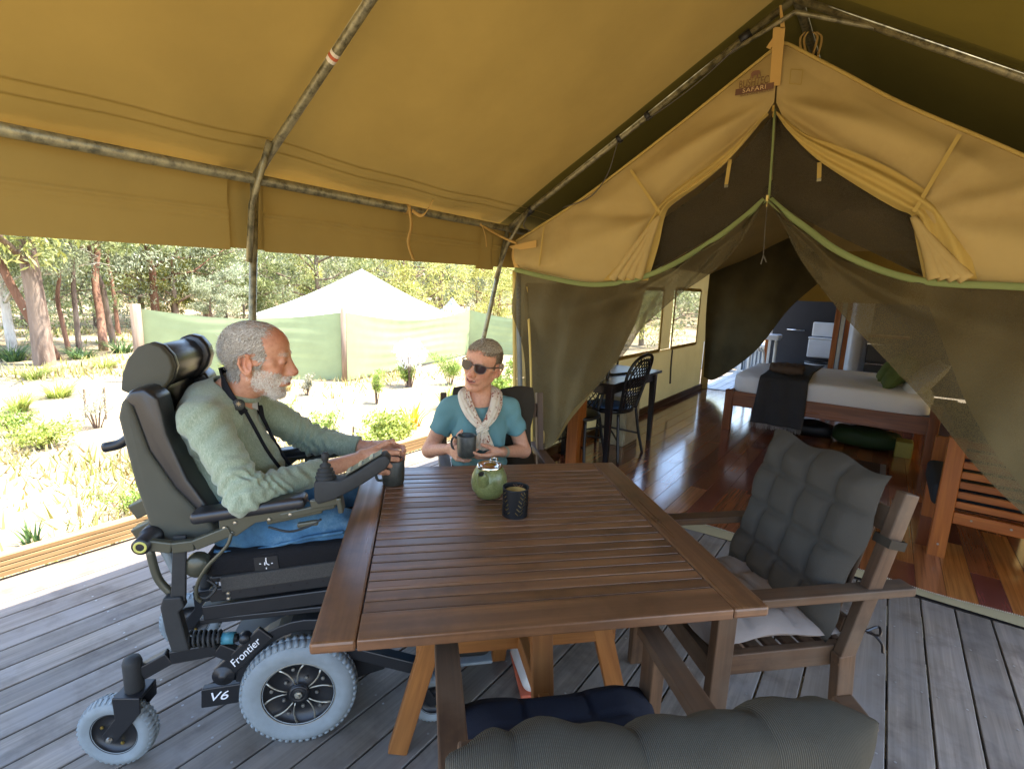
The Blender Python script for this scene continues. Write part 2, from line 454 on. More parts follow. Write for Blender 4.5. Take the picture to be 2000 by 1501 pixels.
for i, y in enumerate(YS):
    pipe([(EX, y, EZ), (EX + .13, y, EZ + .085), (RX, y, RZ - .03)], .0185, 'rafter')
    pipe([(EXR, y, EZ), (RX, y, RZ - .03)], .019, 'rafter')
    k = {0: .30, 1: .28, 2: .47}.get(i, .4)
    if y < 5:
        ft = Vector((EX - k, y - (.0 if i < 2 else .03), 0.0)); tp = Vector((EX, y, EZ))
        pipe([tp, ft], .018, 'post'); q = tp.lerp(ft, .19)
        pipe([(EX + .2, y - .03, EZ + .128), (EX + .02, y - .03, EZ - .12), (q.x - .0, q.y - .02, q.z)], .014, 'brace')
        pipe([(EXR, y, EZ), (EXR + .3, y, 0)], .021, 'post')
pipe([(RX - .3, 3.22, RZ - .22), (RX + .02, 3.17, RZ - .12), (RX + .4, 3.22, RZ - .27)], .012, 'brace')
for x, l in ((-.844, .06), (-1.377, .03), (-1.56, .025), (-2.25, .06)):
    z = EZ + (RZ - .03 - EZ) * (x - EX) / (RX - EX); d = Vector((RX - EX, 0, RZ - .03 - EZ)).normalized(); p = Vector((x, 3.22, z + .004))
    pipe([p - d * l / 2, p + d * l / 2], .027, 'tape_wrap', mat='pole_tape')
# wire hanging below the front rafter
plain('wire_grey', S('#4a4438'), .5)
def onr(x, dz=0): return Vector((x, 3.2, EZ + (RZ - .03 - EZ) * (x - EX) / (RX - EX) + dz))
pipe(smooth_path([onr(-.85, -.02), onr(-1.1, -.05), onr(-1.38, -.03)], 6), .0035, 'wire', n=6, mat='wire_grey')
pipe(smooth_path([onr(-1.56, -.02), onr(-1.62, -.18), onr(-1.74, -.24), onr(-1.95, -.17)], 6), .0035, 'wire', n=6, mat='wire_grey')
pipe(smooth_path([onr(-2.25, -.02), onr(-2.28, -.08), onr(-2.22, -.16)], 6), .004, 'wire', n=6, mat='wire_grey')
plain('paper_label', S('#cfc4ae'), .7); plain('red_ink', S('#b5562e'), .7)
p = PY(652, 135, 1.27); p.z = EZ + .085 + (RZ - .03 - EZ - .085) * (p.x - EX - .13) / (RX - EX - .13); mb = MB(); mb.lathe([(.0188, -.022), (.0192, -.022), (.0192, .022), (.0188, .022)], (p.x, p.y, p.z), 14, ax=(RX - EX - .13, 0, RZ - EZ - .115)); o = mb.build('sticker', MATS['paper_label'], aw, world=True)
mb = MB(); mb.lathe([(.0195, -.006), (.0197, -.006), (.0197, .008), (.0195, .008)], (p.x, p.y, p.z), 14, ax=(RX - EX - .13, 0, RZ - EZ - .115)); mb.build('sticker_print', MATS['red_ink'], o, world=True)
# webbing straps tied round the eave rail
canvas('webbing', S('#c39c58'), transl=.03)
def ribbon(pts, w, name, parent, mat='webbing', side=(1, 0, 0), n=8, **kw):
    P = smooth_path(pts, n); mb = MB(); N = len(P); sd = Vector(side).normalized()
    def fn(a, b):
        i = min(N - 1, int(round(a * (N - 1)))); return P[i] + sd * w * (b - .5)
    mb.grid(fn, N - 1, 1); o = mb.build(name, MATS[mat], parent, world=True, smooth=True, **kw)
    s = o.modifiers.new('s', 'SOLIDIFY'); s.thickness = .002; return o
a = PX(800, 405, EX + .03); b = PX(838, 385, EX + .03)
mb = MB(); mb.lathe([(.027, -.013), (.029, -.013), (.029, .013), (.027, .013)], (EX, a.y, EZ), 16, ax=(0, 1, 0)); mb.build('strap_loop', MATS['webbing'], aw, world=True)
ribbon([(EX + .03, a.y, EZ), (EX + .035, a.y + .01, EZ - .1), (EX + .03, a.y - .01, EZ - .2), (EX + .045, a.y + .02, EZ - .3)], .022, 'strap_end', aw, side=(0, 1, 0))
ribbon([(EX + .03, a.y + .02, EZ - .01), (EX + .06, a.y + .08, EZ - .03), (EX + .09, a.y + .14, EZ + .07)], .022, 'strap_end', aw, side=(0, .4, 1))

# ================================================================== FENCE AND MARQUEES OUTSIDE
cloth('shade_cloth', S('#94a079'), rough=.9, var=.08, transl=.3, bump=.2, weave=300, bigb=.7)
wood('fence_post_wood', S('#6b5a4a'), S('#8d7a68'), rough=.8, fine=40)
P_ = [G(278, 745, GZ), G(674, 745, GZ), G(912, 692, GZ), G(1120, 700, GZ)]
TOP = [.93, .96, .90, .90]
fe = empty('screen_fence', P_[1], label='pale green shade cloth fence on round posts behind the two people', cat='fence')
for i, p in enumerate(P_):
    mb = MB(); mb.tube([(p.x, p.y, GZ - .2), (p.x, p.y, TOP[i] + .06)], .06 if i != 0 else .09, 14); mb.build('post', MATS['fence_post_wood'], fe, world=True, smooth=True)
for i in range(3):
    a, b = P_[i], P_[i + 1]; L = (b - a).length; nn = (b - a).normalized(); nr = Vector((nn.y, -nn.x, 0)); nr = nr if nr.y < 0 else -nr
    def fn(s, t, a=a, b=b, i=i, nr=nr):
        p = a.lerp(b, s); sag = .17 * math.sin(math.pi * s) * (1 if i == 0 else 1.35)
        zt = TOP[i] * (1 - s) + TOP[i + 1] * s - sag - .02; z = GZ + .03 + (zt - GZ - .03) * t
        o = .015 * math.sin(math.pi * s) * math.sin(t * 9 + 3 * s) + .004 * math.sin(t * 40 + 6 * s + 2 * math.sin(s * 7)) * math.sin(math.pi * s)
        q = p + nr * (-.065 + o); q.z = z; return q
    mb = MB(); mb.grid(fn, 60, 50); mb.build('cloth_panel', MATS['shade_cloth'], fe, world=True, smooth=True)
# white marquees further off
cloth('marquee_white', (.8, .8, .78), rough=.7, var=.02, transl=.2, bump=.05)
cloth('marquee_shaded', S('#9fb0cf'), rough=.7, var=.3, transl=.1, tscale=9)  # bluish dappled shade on white cloth, put into the colour
def marquee(px, py_apex, dist, half_px, py_eave, lab, mat, hang=1.6):
    d = _ray(px, _hy(px)); fwd = Vector((d[0], d[1], 0)).normalized(); d2 = 1.0
    o = Vector((d[0], d[1], 0)) * dist; sx = Vector((fwd.y, -fwd.x, 0))
    za = CH - (py_apex - _hy(px)) / FPX * dist; ze = CH - (py_eave - _hy(px)) / FPX * dist; h = half_px / FPX * dist
    root = empty('marquee', (o.x, o.y, GZ), label=lab, cat='marquee tent')
    cs = [o - sx * h + Vector((0, 0, ze)), o - fwd * h * .8 + Vector((0, 0, ze)), o + sx * h + Vector((0, 0, ze)), o + fwd * h + Vector((0, 0, ze))]
    ap = o + Vector((0, 0, za))
    mb = MB()
    for i in range(4):
        a, b = cs[i], cs[(i + 1) % 4]
        mb.grid(lambda s, t, a=a, b=b: (a.lerp(b, s)).lerp(ap, t) + Vector((0, 0, -.10 * math.sin(math.pi * t) * (1 - .3 * math.sin(math.pi * s)))), 8, 8)
    mb.build('roof', MATS[mat], root, world=True)
    for i in range(4):
        a, b = cs[i], cs[(i + 1) % 4]; mb = MB()
        mb.grid(lambda s, t: a.lerp(b, s) + Vector((0, 0, -(ze - gz(a.x, a.y)) * t)), 6, 2); mb.build('wall', MATS['marquee_white'], root, world=True)
    for a in cs:
        mb = MB(); mb.tube([(a.x, a.y, gz(a.x, a.y) - .1), (a.x, a.y, ze)], .04, 8); mb.build('pole', MATS['galvanised'], root, world=True)
marquee(707, 526, 17, 198, 618, 'big white pitched marquee roof behind the green cloth fence', 'marquee_white')
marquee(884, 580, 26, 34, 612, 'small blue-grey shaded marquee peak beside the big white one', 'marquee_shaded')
# ================================================================== TREES
leafm('gum_leaf', S('#858f58'), S('#c3c794'), .45); leafm('gum_leaf_grey', S('#8f9878'), S('#c8ccb0'), .45); leafm('gum_leaf_yellow', S('#a0a252'), S('#dbd287'), .45)  # leaf colours paled to stand in for bright haze
def bark(name, a, b, sc=6):
    t = NT(name); v = t.coord('Object', (1, 1, .16), jitter=True); f = t.noise(v, sc * 3, 6, .7); f2 = t.noise(t.coord('Object', (1, 1, .5), jitter=True), 2.0, 3)
    c = t.ramp(f, [(.3, _mx(a, .6)), (.5, a), (.7, b)]); t.setc(t.mix(t.ramp(f2, [(.45, 0.0), (.6, .6)]), c, b)); t.p(.9, 0, .15); t.bump(f, .9, .02); return t.m
bark('gum_bark', S('#5f4e43'), S('#968474')); bark('red_bark', S('#5f4233'), S('#8f6c58')); bark('pale_bark', S('#b3a797'), S('#dcd5c8'))
def leaves_mesh(name, centers, radii, per, size, seed, droop=.5, aspect=.28):
    r = np.random.default_rng(seed); V = []; 
    C = np.repeat(np.array(centers, float), per, axis=0); Rr = np.repeat(np.array(radii, float), per)[:, None]
    n = len(C); d = r.normal(size=(n, 3)); d /= np.linalg.norm(d, axis=1)[:, None]
    P = C + d * Rr * (r.random((n, 1)) ** .45) * np.array([1, 1, .75])
    a = r.normal(size=(n, 3)); a[:, 2] -= droop * 1.5; a /= np.linalg.norm(a, axis=1)[:, None]
    b = np.cross(a, r.normal(size=(n, 3))); b /= np.linalg.norm(b, axis=1)[:, None]
    s = size * r.uniform(.6, 1.35, (n, 1)); w_ = s * aspect
    V = np.stack([P, P + a * s * .45 + b * w_ * .5, P + a * s, P + a * s * .45 - b * w_ * .5], 1).reshape(-1, 3)
    me = bpy.data.meshes.new(name); me.vertices.add(len(V)); me.vertices.foreach_set('co', V.ravel())
    me.loops.add(n * 4); me.loops.foreach_set('vertex_index', np.arange(n * 4, dtype=np.int32))
    me.polygons.add(n); me.polygons.foreach_set('loop_start', np.arange(0, n * 4, 4, dtype=np.int32)); me.polygons.foreach_set('loop_total', np.full(n, 4, dtype=np.int32))
    me.update(); return me
def tree_mesh(h, r0, seed, spread=1.0, nl=9, low=.25, bend=.1, leaves=9000, size=.16, twigs=True):
    """trunk and limbs as tapered tubes, and the clump centres for the crown"""
    rr = random.Random(seed); mb = MB(); cents = []; rads = []
    b = Vector((rr.uniform(-bend, bend), rr.uniform(-bend, bend), 0))
    path = [Vector((0, 0, -.3)), Vector((0, 0, 0))]; N = 7
    for i in range(1, N + 1):
        q = i / N; wv_ = .35 / (r0 * 12 + .3); path.append(Vector((b.x * h * q + rr.uniform(-1, 1) * wv_ * .28 * min(1, q * 3), b.y * h * q + rr.uniform(-1, 1) * wv_ * .28 * min(1, q * 3), h * q * .85)))
    rad = [r0 * 1.25, r0 * 1.1] + [r0 * (1 - .75 * (i / N) ** 1.2) for i in range(1, N + 1)]
    mb.tube(smooth_path(path, 3), [x for i in range(len(rad) - 1) for x in np.linspace(rad[i], rad[i + 1], 4)[:3]] + [rad[-1]], 12)
    for k in range(nl):
        q = low + (1 - low) * (k + rr.random()) / nl; p0 = interp(path[1:], q); an = rr.uniform(0, 6.28); L = h * rr.uniform(.2, .38) * spread * (1.15 - .5 * q)
        d = Vector((math.cos(an), math.sin(an), rr.uniform(.05, .7)))
        pts = [p0]
        for j in range(1, 5): pts.append(p0 + d * L * j / 4 + Vector((rr.uniform(-.1, .1), rr.uniform(-.1, .1), rr.uniform(-.08, .1))) * L * .7)
        r1 = r0 * .42 * (1.1 - q * .6)
        mb.tube(smooth_path(pts, 2), list(np.linspace(r1, r1 * .25, 9)), 7)
        for j in range(2, 5):
            for _ in range(2):
                e = pts[j] + Vector((rr.uniform(-1, 1), rr.uniform(-1, 1), rr.uniform(-.7, .7))) * L * .38
                if twigs: mb.tube([pts[j], (pts[j] + e) / 2 + Vector((0, 0, .05 * L)), e], [r1 * .28, r1 * .18, r1 * .08], 5, cap=False)
                cents.append(e); rads.append(L * rr.uniform(.16, .3))
    me = leaves_mesh('crown', [tuple(c) for c in cents], rads, max(1, leaves // len(cents)), size, seed, droop=.7) if leaves else None
    tm = bpy.data.meshes.new('trunk'); tm.from_pydata([tuple(v) for v in mb.v], [], mb.f); tm.update(); tm.polygons.foreach_set('use_smooth', [True] * len(tm.polygons))
    return tm, me
PROT = {
    'big': tree_mesh(9.5, .165, 3, 1.0, 12, .2, .03, 17000, .15), 'slim': tree_mesh(7, .065, 5, .9, 9, .4, .06, 8000, .15),
    'lean': tree_mesh(6.5, .085, 8, .9, 9, .45, .28, 8000, .15), 'bushy': tree_mesh(6, .11, 11, 1.35, 16, .12, .08, 19000, .13),
    'bare': tree_mesh(8, .12, 14, 1.1, 11, .25, .08, 2600, .13), 'low': tree_mesh(4.2, .07, 17, 1.3, 14, .08, .08, 13000, .13)}
def tree(px, py, kind, bk, lf, lab, s=1.0, rz=0.0, z=None, dist=None, group='gum trees beyond the garden'):
    if dist: d = _ray(px, _hy(px)); p = Vector((d[0], d[1], 0)) * dist; p.z = gz(p.x, p.y)
    else: p = G(px, py, GZ); p.z = gz(p.x, p.y)
    r = empty('gum_tree', p, rz, label=lab, cat='tree', group=group); r.scale = (s, s, s)
    tm, lm = PROT[kind]
    for nme, me, mt in (('trunk', tm, bk), ('crown', lm, lf)):
        if not me.materials: me.materials.append(None)
        o = bpy.data.objects.new(nme, me); col.objects.link(o); o.parent = r
        o.material_slots[0].link = 'OBJECT'; o.material_slots[0].material = MATS[mt]
T = [
 (88, 712, 'big', 'gum_bark', 'gum_leaf_yellow', 'thickest gum tree, with furrowed grey-brown trunk', 1.1, .3),
 (111, 702, 'lean', 'red_bark', 'gum_leaf', 'slimmer red-brown gum pressed against the thickest trunk', 1.1, 2.5),
 (26, 690, 'big', 'pale_bark', 'gum_leaf_grey', 'pale smooth-barked gum at the far left, in two stems', .62, 1.0),
 (136, 694, 'slim', 'red_bark', 'gum_leaf', 'thin dark sapling just right of the thickest trunk', .8, 4.0),
 (156, 692, 'slim', 'gum_bark', 'gum_leaf', 'thin straight grey gum between the sapling and the leaning trunks', .95, 5.2),
 (203, 688, 'lean', 'red_bark', 'gum_leaf_yellow', 'red-brown gum whose trunk forks with one arm leaning left', 1.15, .7),
 (222, 668, 'lean', 'gum_bark', 'gum_leaf', 'grey gum leaning over behind the forked red-brown one', 1.0, 3.6),
 (232, 655, 'slim', 'red_bark', 'gum_leaf_grey', 'thin reddish gum left of the fence end', 1.0, 2.0),
 (308, 642, 'big', 'red_bark', 'gum_leaf', 'stout red-brown gum with low curved limb behind the fence end', .9, 2.2),
 (345, 640, 'bushy', 'gum_bark', 'gum_leaf_grey', 'bushy grey-green gum over the left fence panel', 1.1, 1.0),
 (440, 632, 'bushy', 'gum_bark', 'gum_leaf', 'bushy olive gum behind the seated man', 1.2, 3.0),
 (505, 628, 'bare', 'pale_bark', 'gum_leaf_grey', 'bare pale-limbed gum right of the awning pole', 1.1, 5.0),
 (560, 622, 'bare', 'pale_bark', 'gum_leaf_grey', 'second bare pale gum, nearer the white marquee', 1.2, 1.2)]
for a in T: tree(*a)
for px, dist, kind, bk, lf, lab, s, rz in (
    (620, 24, 'bushy', 'gum_bark', 'gum_leaf', 'olive gum showing over the left slope of the white marquee', 1.25, .4),
    (790, 26, 'bushy', 'gum_bark', 'gum_leaf_yellow', 'yellow-green gum over the right slope of the white marquee', 1.25, 2.2),
    (860, 30, 'big', 'gum_bark', 'gum_leaf_grey', 'grey-green gum above the small blue-grey marquee', 1.0, 4.0),
    (975, 21, 'bushy', 'red_bark', 'gum_leaf_yellow', 'low spreading gum with forked trunk just left of the tent corner', .78, 5.5),
    (-60, 14, 'bushy', 'gum_bark', 'gum_leaf', 'leafy gum whose branches hang in at the left edge', 1.0, 3.3),
    (35, 19, 'bushy', 'gum_bark', 'gum_leaf_grey', 'grey leafy gum behind the pale twin-stemmed one', 1.05, .9),
    (180, 20, 'bushy', 'gum_bark', 'gum_leaf', 'leafy gum filling the gap above the leaning trunks', 1.1, 4.4),
    (270, 23, 'bushy', 'gum_bark', 'gum_leaf_yellow', 'yellowish gum left of the stout red-brown one', 1.2, 5.8),
    (400, 27, 'big', 'gum_bark', 'gum_leaf_grey', 'tall grey gum over the left fence panel', 1.1, 1.9),
    (1090, 17, 'bushy', 'gum_bark', 'gum_leaf_yellow', 'green gum seen through the front tent window', .9, 2.9),
    (1260, 20, 'bushy', 'gum_bark', 'gum_leaf', 'green gum seen through the rear tent window', .9, 1.9)):
    tree(px, 0, kind, bk, lf, lab, s, rz, dist=dist)
for i, (px, dist, s_, rz, lf) in enumerate(((-40, 17, .55, 1, 'gum_leaf'), (70, 22, .6, 2, 'gum_leaf_grey'), (150, 26, .75, 3, 'gum_leaf'), (250, 29, .8, 4, 'gum_leaf_grey'), (330, 21, .55, 5, 'gum_leaf_yellow'), (405, 18, .5, 6, 'gum_leaf_grey'),
        (470, 22, .6, 7, 'gum_leaf'), (545, 26, .7, 8, 'gum_leaf_grey'), (600, 30, .8, 2.5, 'gum_leaf_yellow'), (850, 33, .9, 1.5, 'gum_leaf'), (930, 30, .85, .5, 'gum_leaf_grey'))):
    tree(px, 0, 'low', 'gum_bark', lf, ('low leafy young gum at the far left edge', 'low grey-green gum behind the thickest trunk', 'low leafy gum behind the slim saplings', 'low grey gum behind the forked trunk', 'yellowish low gum just over the left fence post', 'low grey-green gum over the left fence panel', 'low gum right behind the awning pole', 'low grey gum among the bare pale trees', 'yellowish low gum at the left foot of the white marquee', 'low gum behind the small blue-grey marquee', 'low grey gum right of the small blue-grey marquee')[i], s_ * 1.25, rz, dist=dist, group='young gums in the understorey')
# far wood on the rising ground: one mass
r = np.random.default_rng(5); cs, rs = [], []
for i in range(620):
    px = r.uniform(-500, 1500); dist = r.uniform(34, 85); d = _ray(px, _hy(px)); x, y = d[0] * dist, d[1] * dist; z = gz(x, y); H = r.uniform(4, 9)
    for k in range(7): cs.append((x + r.normal() * 1.3, y + r.normal() * 1.3, z + H * r.uniform(.15, 1))); rs.append(r.uniform(.8, 1.9))
me = leaves_mesh('far_woodland', cs, rs, 42, .42, 9, .3, .5)
leafm('far_leaf', S('#999c78'), S('#c6c4a6'), .5)  # distant haze is put into these pale leaf colours
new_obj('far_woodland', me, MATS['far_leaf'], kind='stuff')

# ================================================================== GARDEN PLANTS
leafm('strap_green', S('#8f9d48'), S('#cdd077')); leafm('strap_dark', S('#3f5a33'), S('#6f8a50')); leafm('shrub_green', S('#76903c'), S('#bccb6a'))
leafm('shrub_grey', S('#8d8f78'), S('#c9c5ae')); leafm('white_flower', (.8, .78, .74), (.85, .84, .8), .3); leafm('yellow_strap', S('#d9b021'), S('#e8d24a')); leafm('dry_grass', S('#b7a56c'), S('#ddd1a0'))
def blades(n, rad, h, wd, seed, arch=.5, base=.3):
    r = np.random.default_rng(seed); V = []; F = []; k = 0
    for _ in range(n):
        an = r.uniform(0, 6.283); q = r.random() ** .5 * rad * base; p = np.array([math.cos(an) * q, math.sin(an) * q, -.02]); L = h * r.uniform(.55, 1.1)
        out = np.array([math.cos(an + r.normal() * .5), math.sin(an + r.normal() * .5), 0]) * (rad / h) * r.uniform(.4, 1.1)
        sd = np.array([-out[1], out[0], 0]); sd /= np.linalg.norm(sd) + 1e-6
        for i in range(4):
            t = i / 3; c = p + (np.array([0, 0, 1]) * (t - arch * .35 * t ** 2.5) + out * t ** 1.6) * L; ww = wd * (1 - t * .92) / 2
            V += [c - sd * ww, c + sd * ww]
        for i in range(3): F.append((k + 2 * i, k + 2 * i + 1, k + 2 * i + 3, k + 2 * i + 2))
        k += 8
    me = bpy.data.meshes.new('blades'); me.from_pydata([tuple(v) for v in V], [], F); me.update(); return me
def shrub_meshes(h, w, n, size, seed, asp=.3, stems=9, up=False):
    rr = random.Random(seed); mb = MB(); cs, rs = [], []
    for i in range(stems):
        an = rr.uniform(0, 6.28); q = rr.random() ** .5; e = Vector((math.cos(an) * w * .5 * q, math.sin(an) * w * .5 * q, h * rr.uniform(.45, .95)))
        mid = e * .5 + Vector((0, 0, h * .08)); mb.tube([Vector((e.x * .1, e.y * .1, -.05)), mid, e], [.012 * h + .003, .007 * h + .002, .002], 5, cap=False)
        for c in (e, e * .75 + Vector((0, 0, .05 * h)), mid): cs.append(tuple(c)); rs.append(w * rr.uniform(.13, .24))
    lm = leaves_mesh('foliage', cs, rs, max(3, n // len(cs)), size, seed, -.6 if up else .1, asp)
    return mb, lm
def plant(name, px, py, h, w, mat, lab, kind='shrub', n=1500, size=.05, seed=1, asp=.3, cat='shrub', group=None, up=False, arch=.5, wd=.02, z=None):
    p = G(px, py, GZ); p.z = gz(p.x, p.y); r = empty(name, p, seed, label=lab, cat=cat, group=group)
    if kind == 'shrub':
        mb, lm = shrub_meshes(h, w, n, size, seed, asp, up=up)
        mb.build('stem', MATS['gum_bark'], r); new_obj('foliage', lm, MATS[mat], r)
    else:
        new_obj('leaf_tuft', blades(n, w / 2, h, wd, seed, arch), MATS[mat], r)
    return r
plant('flowering_shrub', 800, 756, .95, .75, 'white_flower', 'airy white-flowering shrub on a green stem by the middle fence panel', n=2600, size=.06, seed=21, up=True, asp=.22)
plant('shrub', 795, 756, .5, .32, 'shrub_green', 'small dark upright shrub under the white-flowering one', n=1400, size=.045, seed=22)
plant('shrub', 880, 752, .62, .75, 'shrub_green', 'round feathery yellow-green shrub behind the woman', n=3000, size=.06, seed=23, up=True, asp=.15)
plant('shrub', 985, 790, .75, .5, 'shrub_green', 'green shrub between the woman and the tent corner', n=2500, size=.06, seed=24)
plant('shrub', 735, 785, .62, .3, 'shrub_green', 'slender bright green shrub between fence post and white flowers', n=1100, size=.06, seed=25, up=True, asp=.16)
plant('shrub', 600, 772, .42, .3, 'shrub_grey', 'small pale shrub by the man\'s nose', n=800, size=.045, seed=26)
plant('shrub', 640, 872, .5, .5, 'shrub_green', 'low twiggy shrub beyond the man\'s forearm', n=900, size=.045, seed=27)
plant('shrub', 790, 862, .42, .85, 'strap_green', 'sprawling yellow-green groundcover shrub beside the kerb rail', n=3000, size=.05, seed=28, asp=.5)
plant('shrub', 735, 880, .3, .6, 'strap_green', 'low yellow-green shrub by the wooden stake', n=1600, size=.045, seed=29, asp=.5)
plant('shrub', 555, 815, .3, .35, 'shrub_green', 'small green shrub near the man\'s chin', n=900, size=.045, seed=30)
plant('shrub', 190, 835, .55, .5, 'shrub_grey', 'grey leafless-looking shrub between two thin stakes', n=900, size=.04, seed=31, up=True, asp=.2)
plant('shrub', 80, 875, .3, .8, 'strap_green', 'spreading green shrub on the bare sand at the left', n=1800, size=.045, seed=32, asp=.45)
plant('shrub', 30, 850, .35, .5, 'shrub_green', 'leafy shrub at the left edge of the sand', n=1300, size=.045, seed=33)
plant('shrub', 245, 1000, .25, .5, 'shrub_green', 'low straggly plant behind the wheelchair back', n=700, size=.035, seed=34)
for i, (px, py, h, w, mt, lab) in enumerate((
    (115, 775, .38, .9, 'strap_green', 'arching bright green grass tuft in front of the thick trunk'), (35, 800, .42, .8, 'strap_green', 'bright grass tuft at the left edge'),
    (70, 740, .35, 1.0, 'strap_green', 'yellow-green grass tuft at the foot of the trees'), (205, 715, .35, 1.1, 'strap_green', 'broad light grass tuft right of the trees'),
    (240, 690, .42, 1.4, 'strap_dark', 'dark palm-like plant left of the fence'), (25, 705, .5, 1.2, 'strap_dark', 'dark palm-like plant at the far left'),
    (160, 700, .35, 1.4, 'strap_dark', 'dark low fronds at the foot of the slim trunks'), (875, 795, .5, .75, 'strap_green', 'lime green fan-leaved plant beside the woman\'s shoulder'),
    (65, 1062, .25, .3, 'strap_dark', 'few long green blades close to the kerb rail'), (560, 765, .3, .4, 'dry_grass', 'dry grass tuft beneath the fence'),
    (455, 745, .5, .7, 'strap_green', 'pale grass tuft behind the headrest'), (950, 830, .3, .6, 'strap_green', 'grass tuft by the tent side'))):
    plant('grass_tuft', px, py, h, w, mt, lab, 'blades', n=130 if i != 8 else 16, seed=50 + i, cat='grass tuft', group='grass tufts in the garden', wd=.022 if 'dark' not in mt else .03)
plant('strappy_plant', 808, 832, .62, .7, 'yellow_strap', 'strap-leaved plant with bright yellow blades beside the woman', 'blades', n=22, seed=71, cat='plant', wd=.05, arch=1.2)
plain('stake_wood', S('#6b5e4a'), .8)
for px, py, h, lab in ((688, 880, .32, 'short wooden stake by the kerb rail right of the man\'s arm'), (168, 815, .42, 'thin dark stake left of the grey shrub'), (207, 818, .46, 'thin dark stake right of the grey shrub'), (160, 690, .3, 'thin stake among the tree trunks')):
    p = G(px, py, GZ); p.z = gz(p.x, p.y); mb = MB(); mb.bar((0, 0, -.1), (.02, .01, h), .022, .018); o = mb.build('stake', MATS['stake_wood'], None, label=lab, cat='stake', group='plant stakes'); o.location = p
# dry ground cover, uncountable
r = np.random.default_rng(3); V = []; F = []; k = 0
n = 52000; d0 = r.random(n) ** 1.5 * 24 + .05; X = -3.45 - d0 * .9; Y = r.uniform(-2, 1, n) + r.random(n) * (3 + d0 * 1.15)
cl = (np.sin(X * 1.7 + 2) * np.cos(Y * 1.3) + np.sin(X * .6 - Y * .8) + r.normal(size=n) * .55)
keep = cl > .95; X = X[keep]; Y = Y[keep]; n = len(X)
h = r.uniform(.05, .17, n) * (1 + .2 * np.abs(X) / 10); an = r.uniform(0, 6.28, n); le = r.normal(size=(n, 2)) * .45 * h[:, None]; wd = .006 + .0012 * np.abs(X)
Z = np.array([gz(a, b) for a, b in zip(X, Y)])
A = np.stack([X - np.cos(an) * wd, Y - np.sin(an) * wd, Z - .01], 1); B = np.stack([X + np.cos(an) * wd, Y + np.sin(an) * wd, Z - .01], 1); C_ = np.stack([X + le[:, 0], Y + le[:, 1], Z + h], 1)
V = np.stack([A, B, C_], 1).reshape(-1, 3); me = bpy.data.meshes.new('dry_grass')
me.vertices.add(len(V)); me.vertices.foreach_set('co', V.ravel()); me.loops.add(n * 3); me.loops.foreach_set('vertex_index', np.arange(n * 3, dtype=np.int32))
me.polygons.add(n); me.polygons.foreach_set('loop_start', np.arange(0, n * 3, 3, dtype=np.int32)); me.polygons.foreach_set('loop_total', np.full(n, 3, dtype=np.int32)); me.update()
t = NT('dry_grass_mix'); g = t.n('NewGeometry'); t.setc(t.ramp(g.outputs['Random Per Island'], [(0, S('#8d7a4c')), (.5, S('#bfb283')), (.82, S('#98974f')), (1, S('#747c38'))])); t.p(.8, 0, .2)
new_obj('dry_grass', me, MATS['dry_grass_mix'], kind='stuff')
# ================================================================== INNER TENT
TY = 3.25; TL, TR, TA, TZ, TE = -2.38, 1.07, -.655, 2.83, 1.86
canvas('tent_canvas', S('#ab935c'), transl=.02, tcol=S('#c0a060'), bigb=.8, stain=S('#957b4c'))
canvas('tent_trim', S('#b09550'), transl=.02)
canvas('inner_canvas', S('#b5a47c'), transl=.3, tcol=S('#bfa76c'))
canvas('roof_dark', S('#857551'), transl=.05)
cloth('green_tape', S('#767f4c'), rough=.8, var=.12, weave=400, bump=.4)
def meshm(name, c, alpha):
    t = NT(name); v = t.coord('Object'); f = t.noise(v, 3, 4); f2 = t.noise(v, 260, 1)
    t.setc(t.ramp(f, [(.3, _mx(c, .8)), (.7, _mx(c, 1.2))])); t.p(.85, 0, .15)
    lw = t.n('LayerWeight'); lw.inputs[0].default_value = .5
    a = t.math('ADD', t.math('MULTIPLY', t.math('POWER', lw.outputs['Facing'], 2.0), 1 - alpha), t.math('ADD', alpha, t.math('MULTIPLY', t.math('SUBTRACT', f2, .5), .25)))
    tr = t.n('BsdfTranslucent'); tr.inputs[0].default_value = (*c, 1); m1 = t.n('MixShader'); m1.inputs[0].default_value = .3; t.l(t.b.outputs[0], m1.inputs[1]); t.l(tr.outputs[0], m1.inputs[2])
    tp = t.n('BsdfTransparent'); mx = t.n('MixShader'); t.l(a, mx.inputs[0]); t.l(tp.outputs[0], mx.inputs[1]); t.l(m1.outputs[0], mx.inputs[2]); t.l(mx.outputs[0], t.o.inputs[0])
    return t.m
meshm('insect_mesh', S('#5c5238'), .80); meshm('insect_mesh_dark', S('#453d2c'), .86)
tent = empty('safari_tent', (TA, TY, 0), label='tan canvas safari tent with its gable front tied open', cat='tent')
def crv(px, Y=TY, n=6):
    return smooth_path([PY(x, y, Y) for x, y in px], n)
def resamp(P, t):
    return interp(P, min(max(t, 0), 1))
def ruled(name, top, bot, nu, nv, disp, mat, Y=TY, parent=None, raw=False, **kw):
    A = top if raw else crv(top, Y); B = bot if raw else crv(bot, Y); mb = MB()
    As = [resamp(A, i / nu) for i in range(nu + 1)]; Bs = [resamp(B, i / nu) for i in range(nu + 1)]
    def fn(a, b):
        i = int(round(a * nu)); p = As[i].lerp(Bs[i], b); p.y -= disp(a, b, p.x, p.z); return p
    mb.grid(fn, nu, nv); o = mb.build(name, MATS[mat], parent or tent, world=True, smooth=True, **kw)
    return o
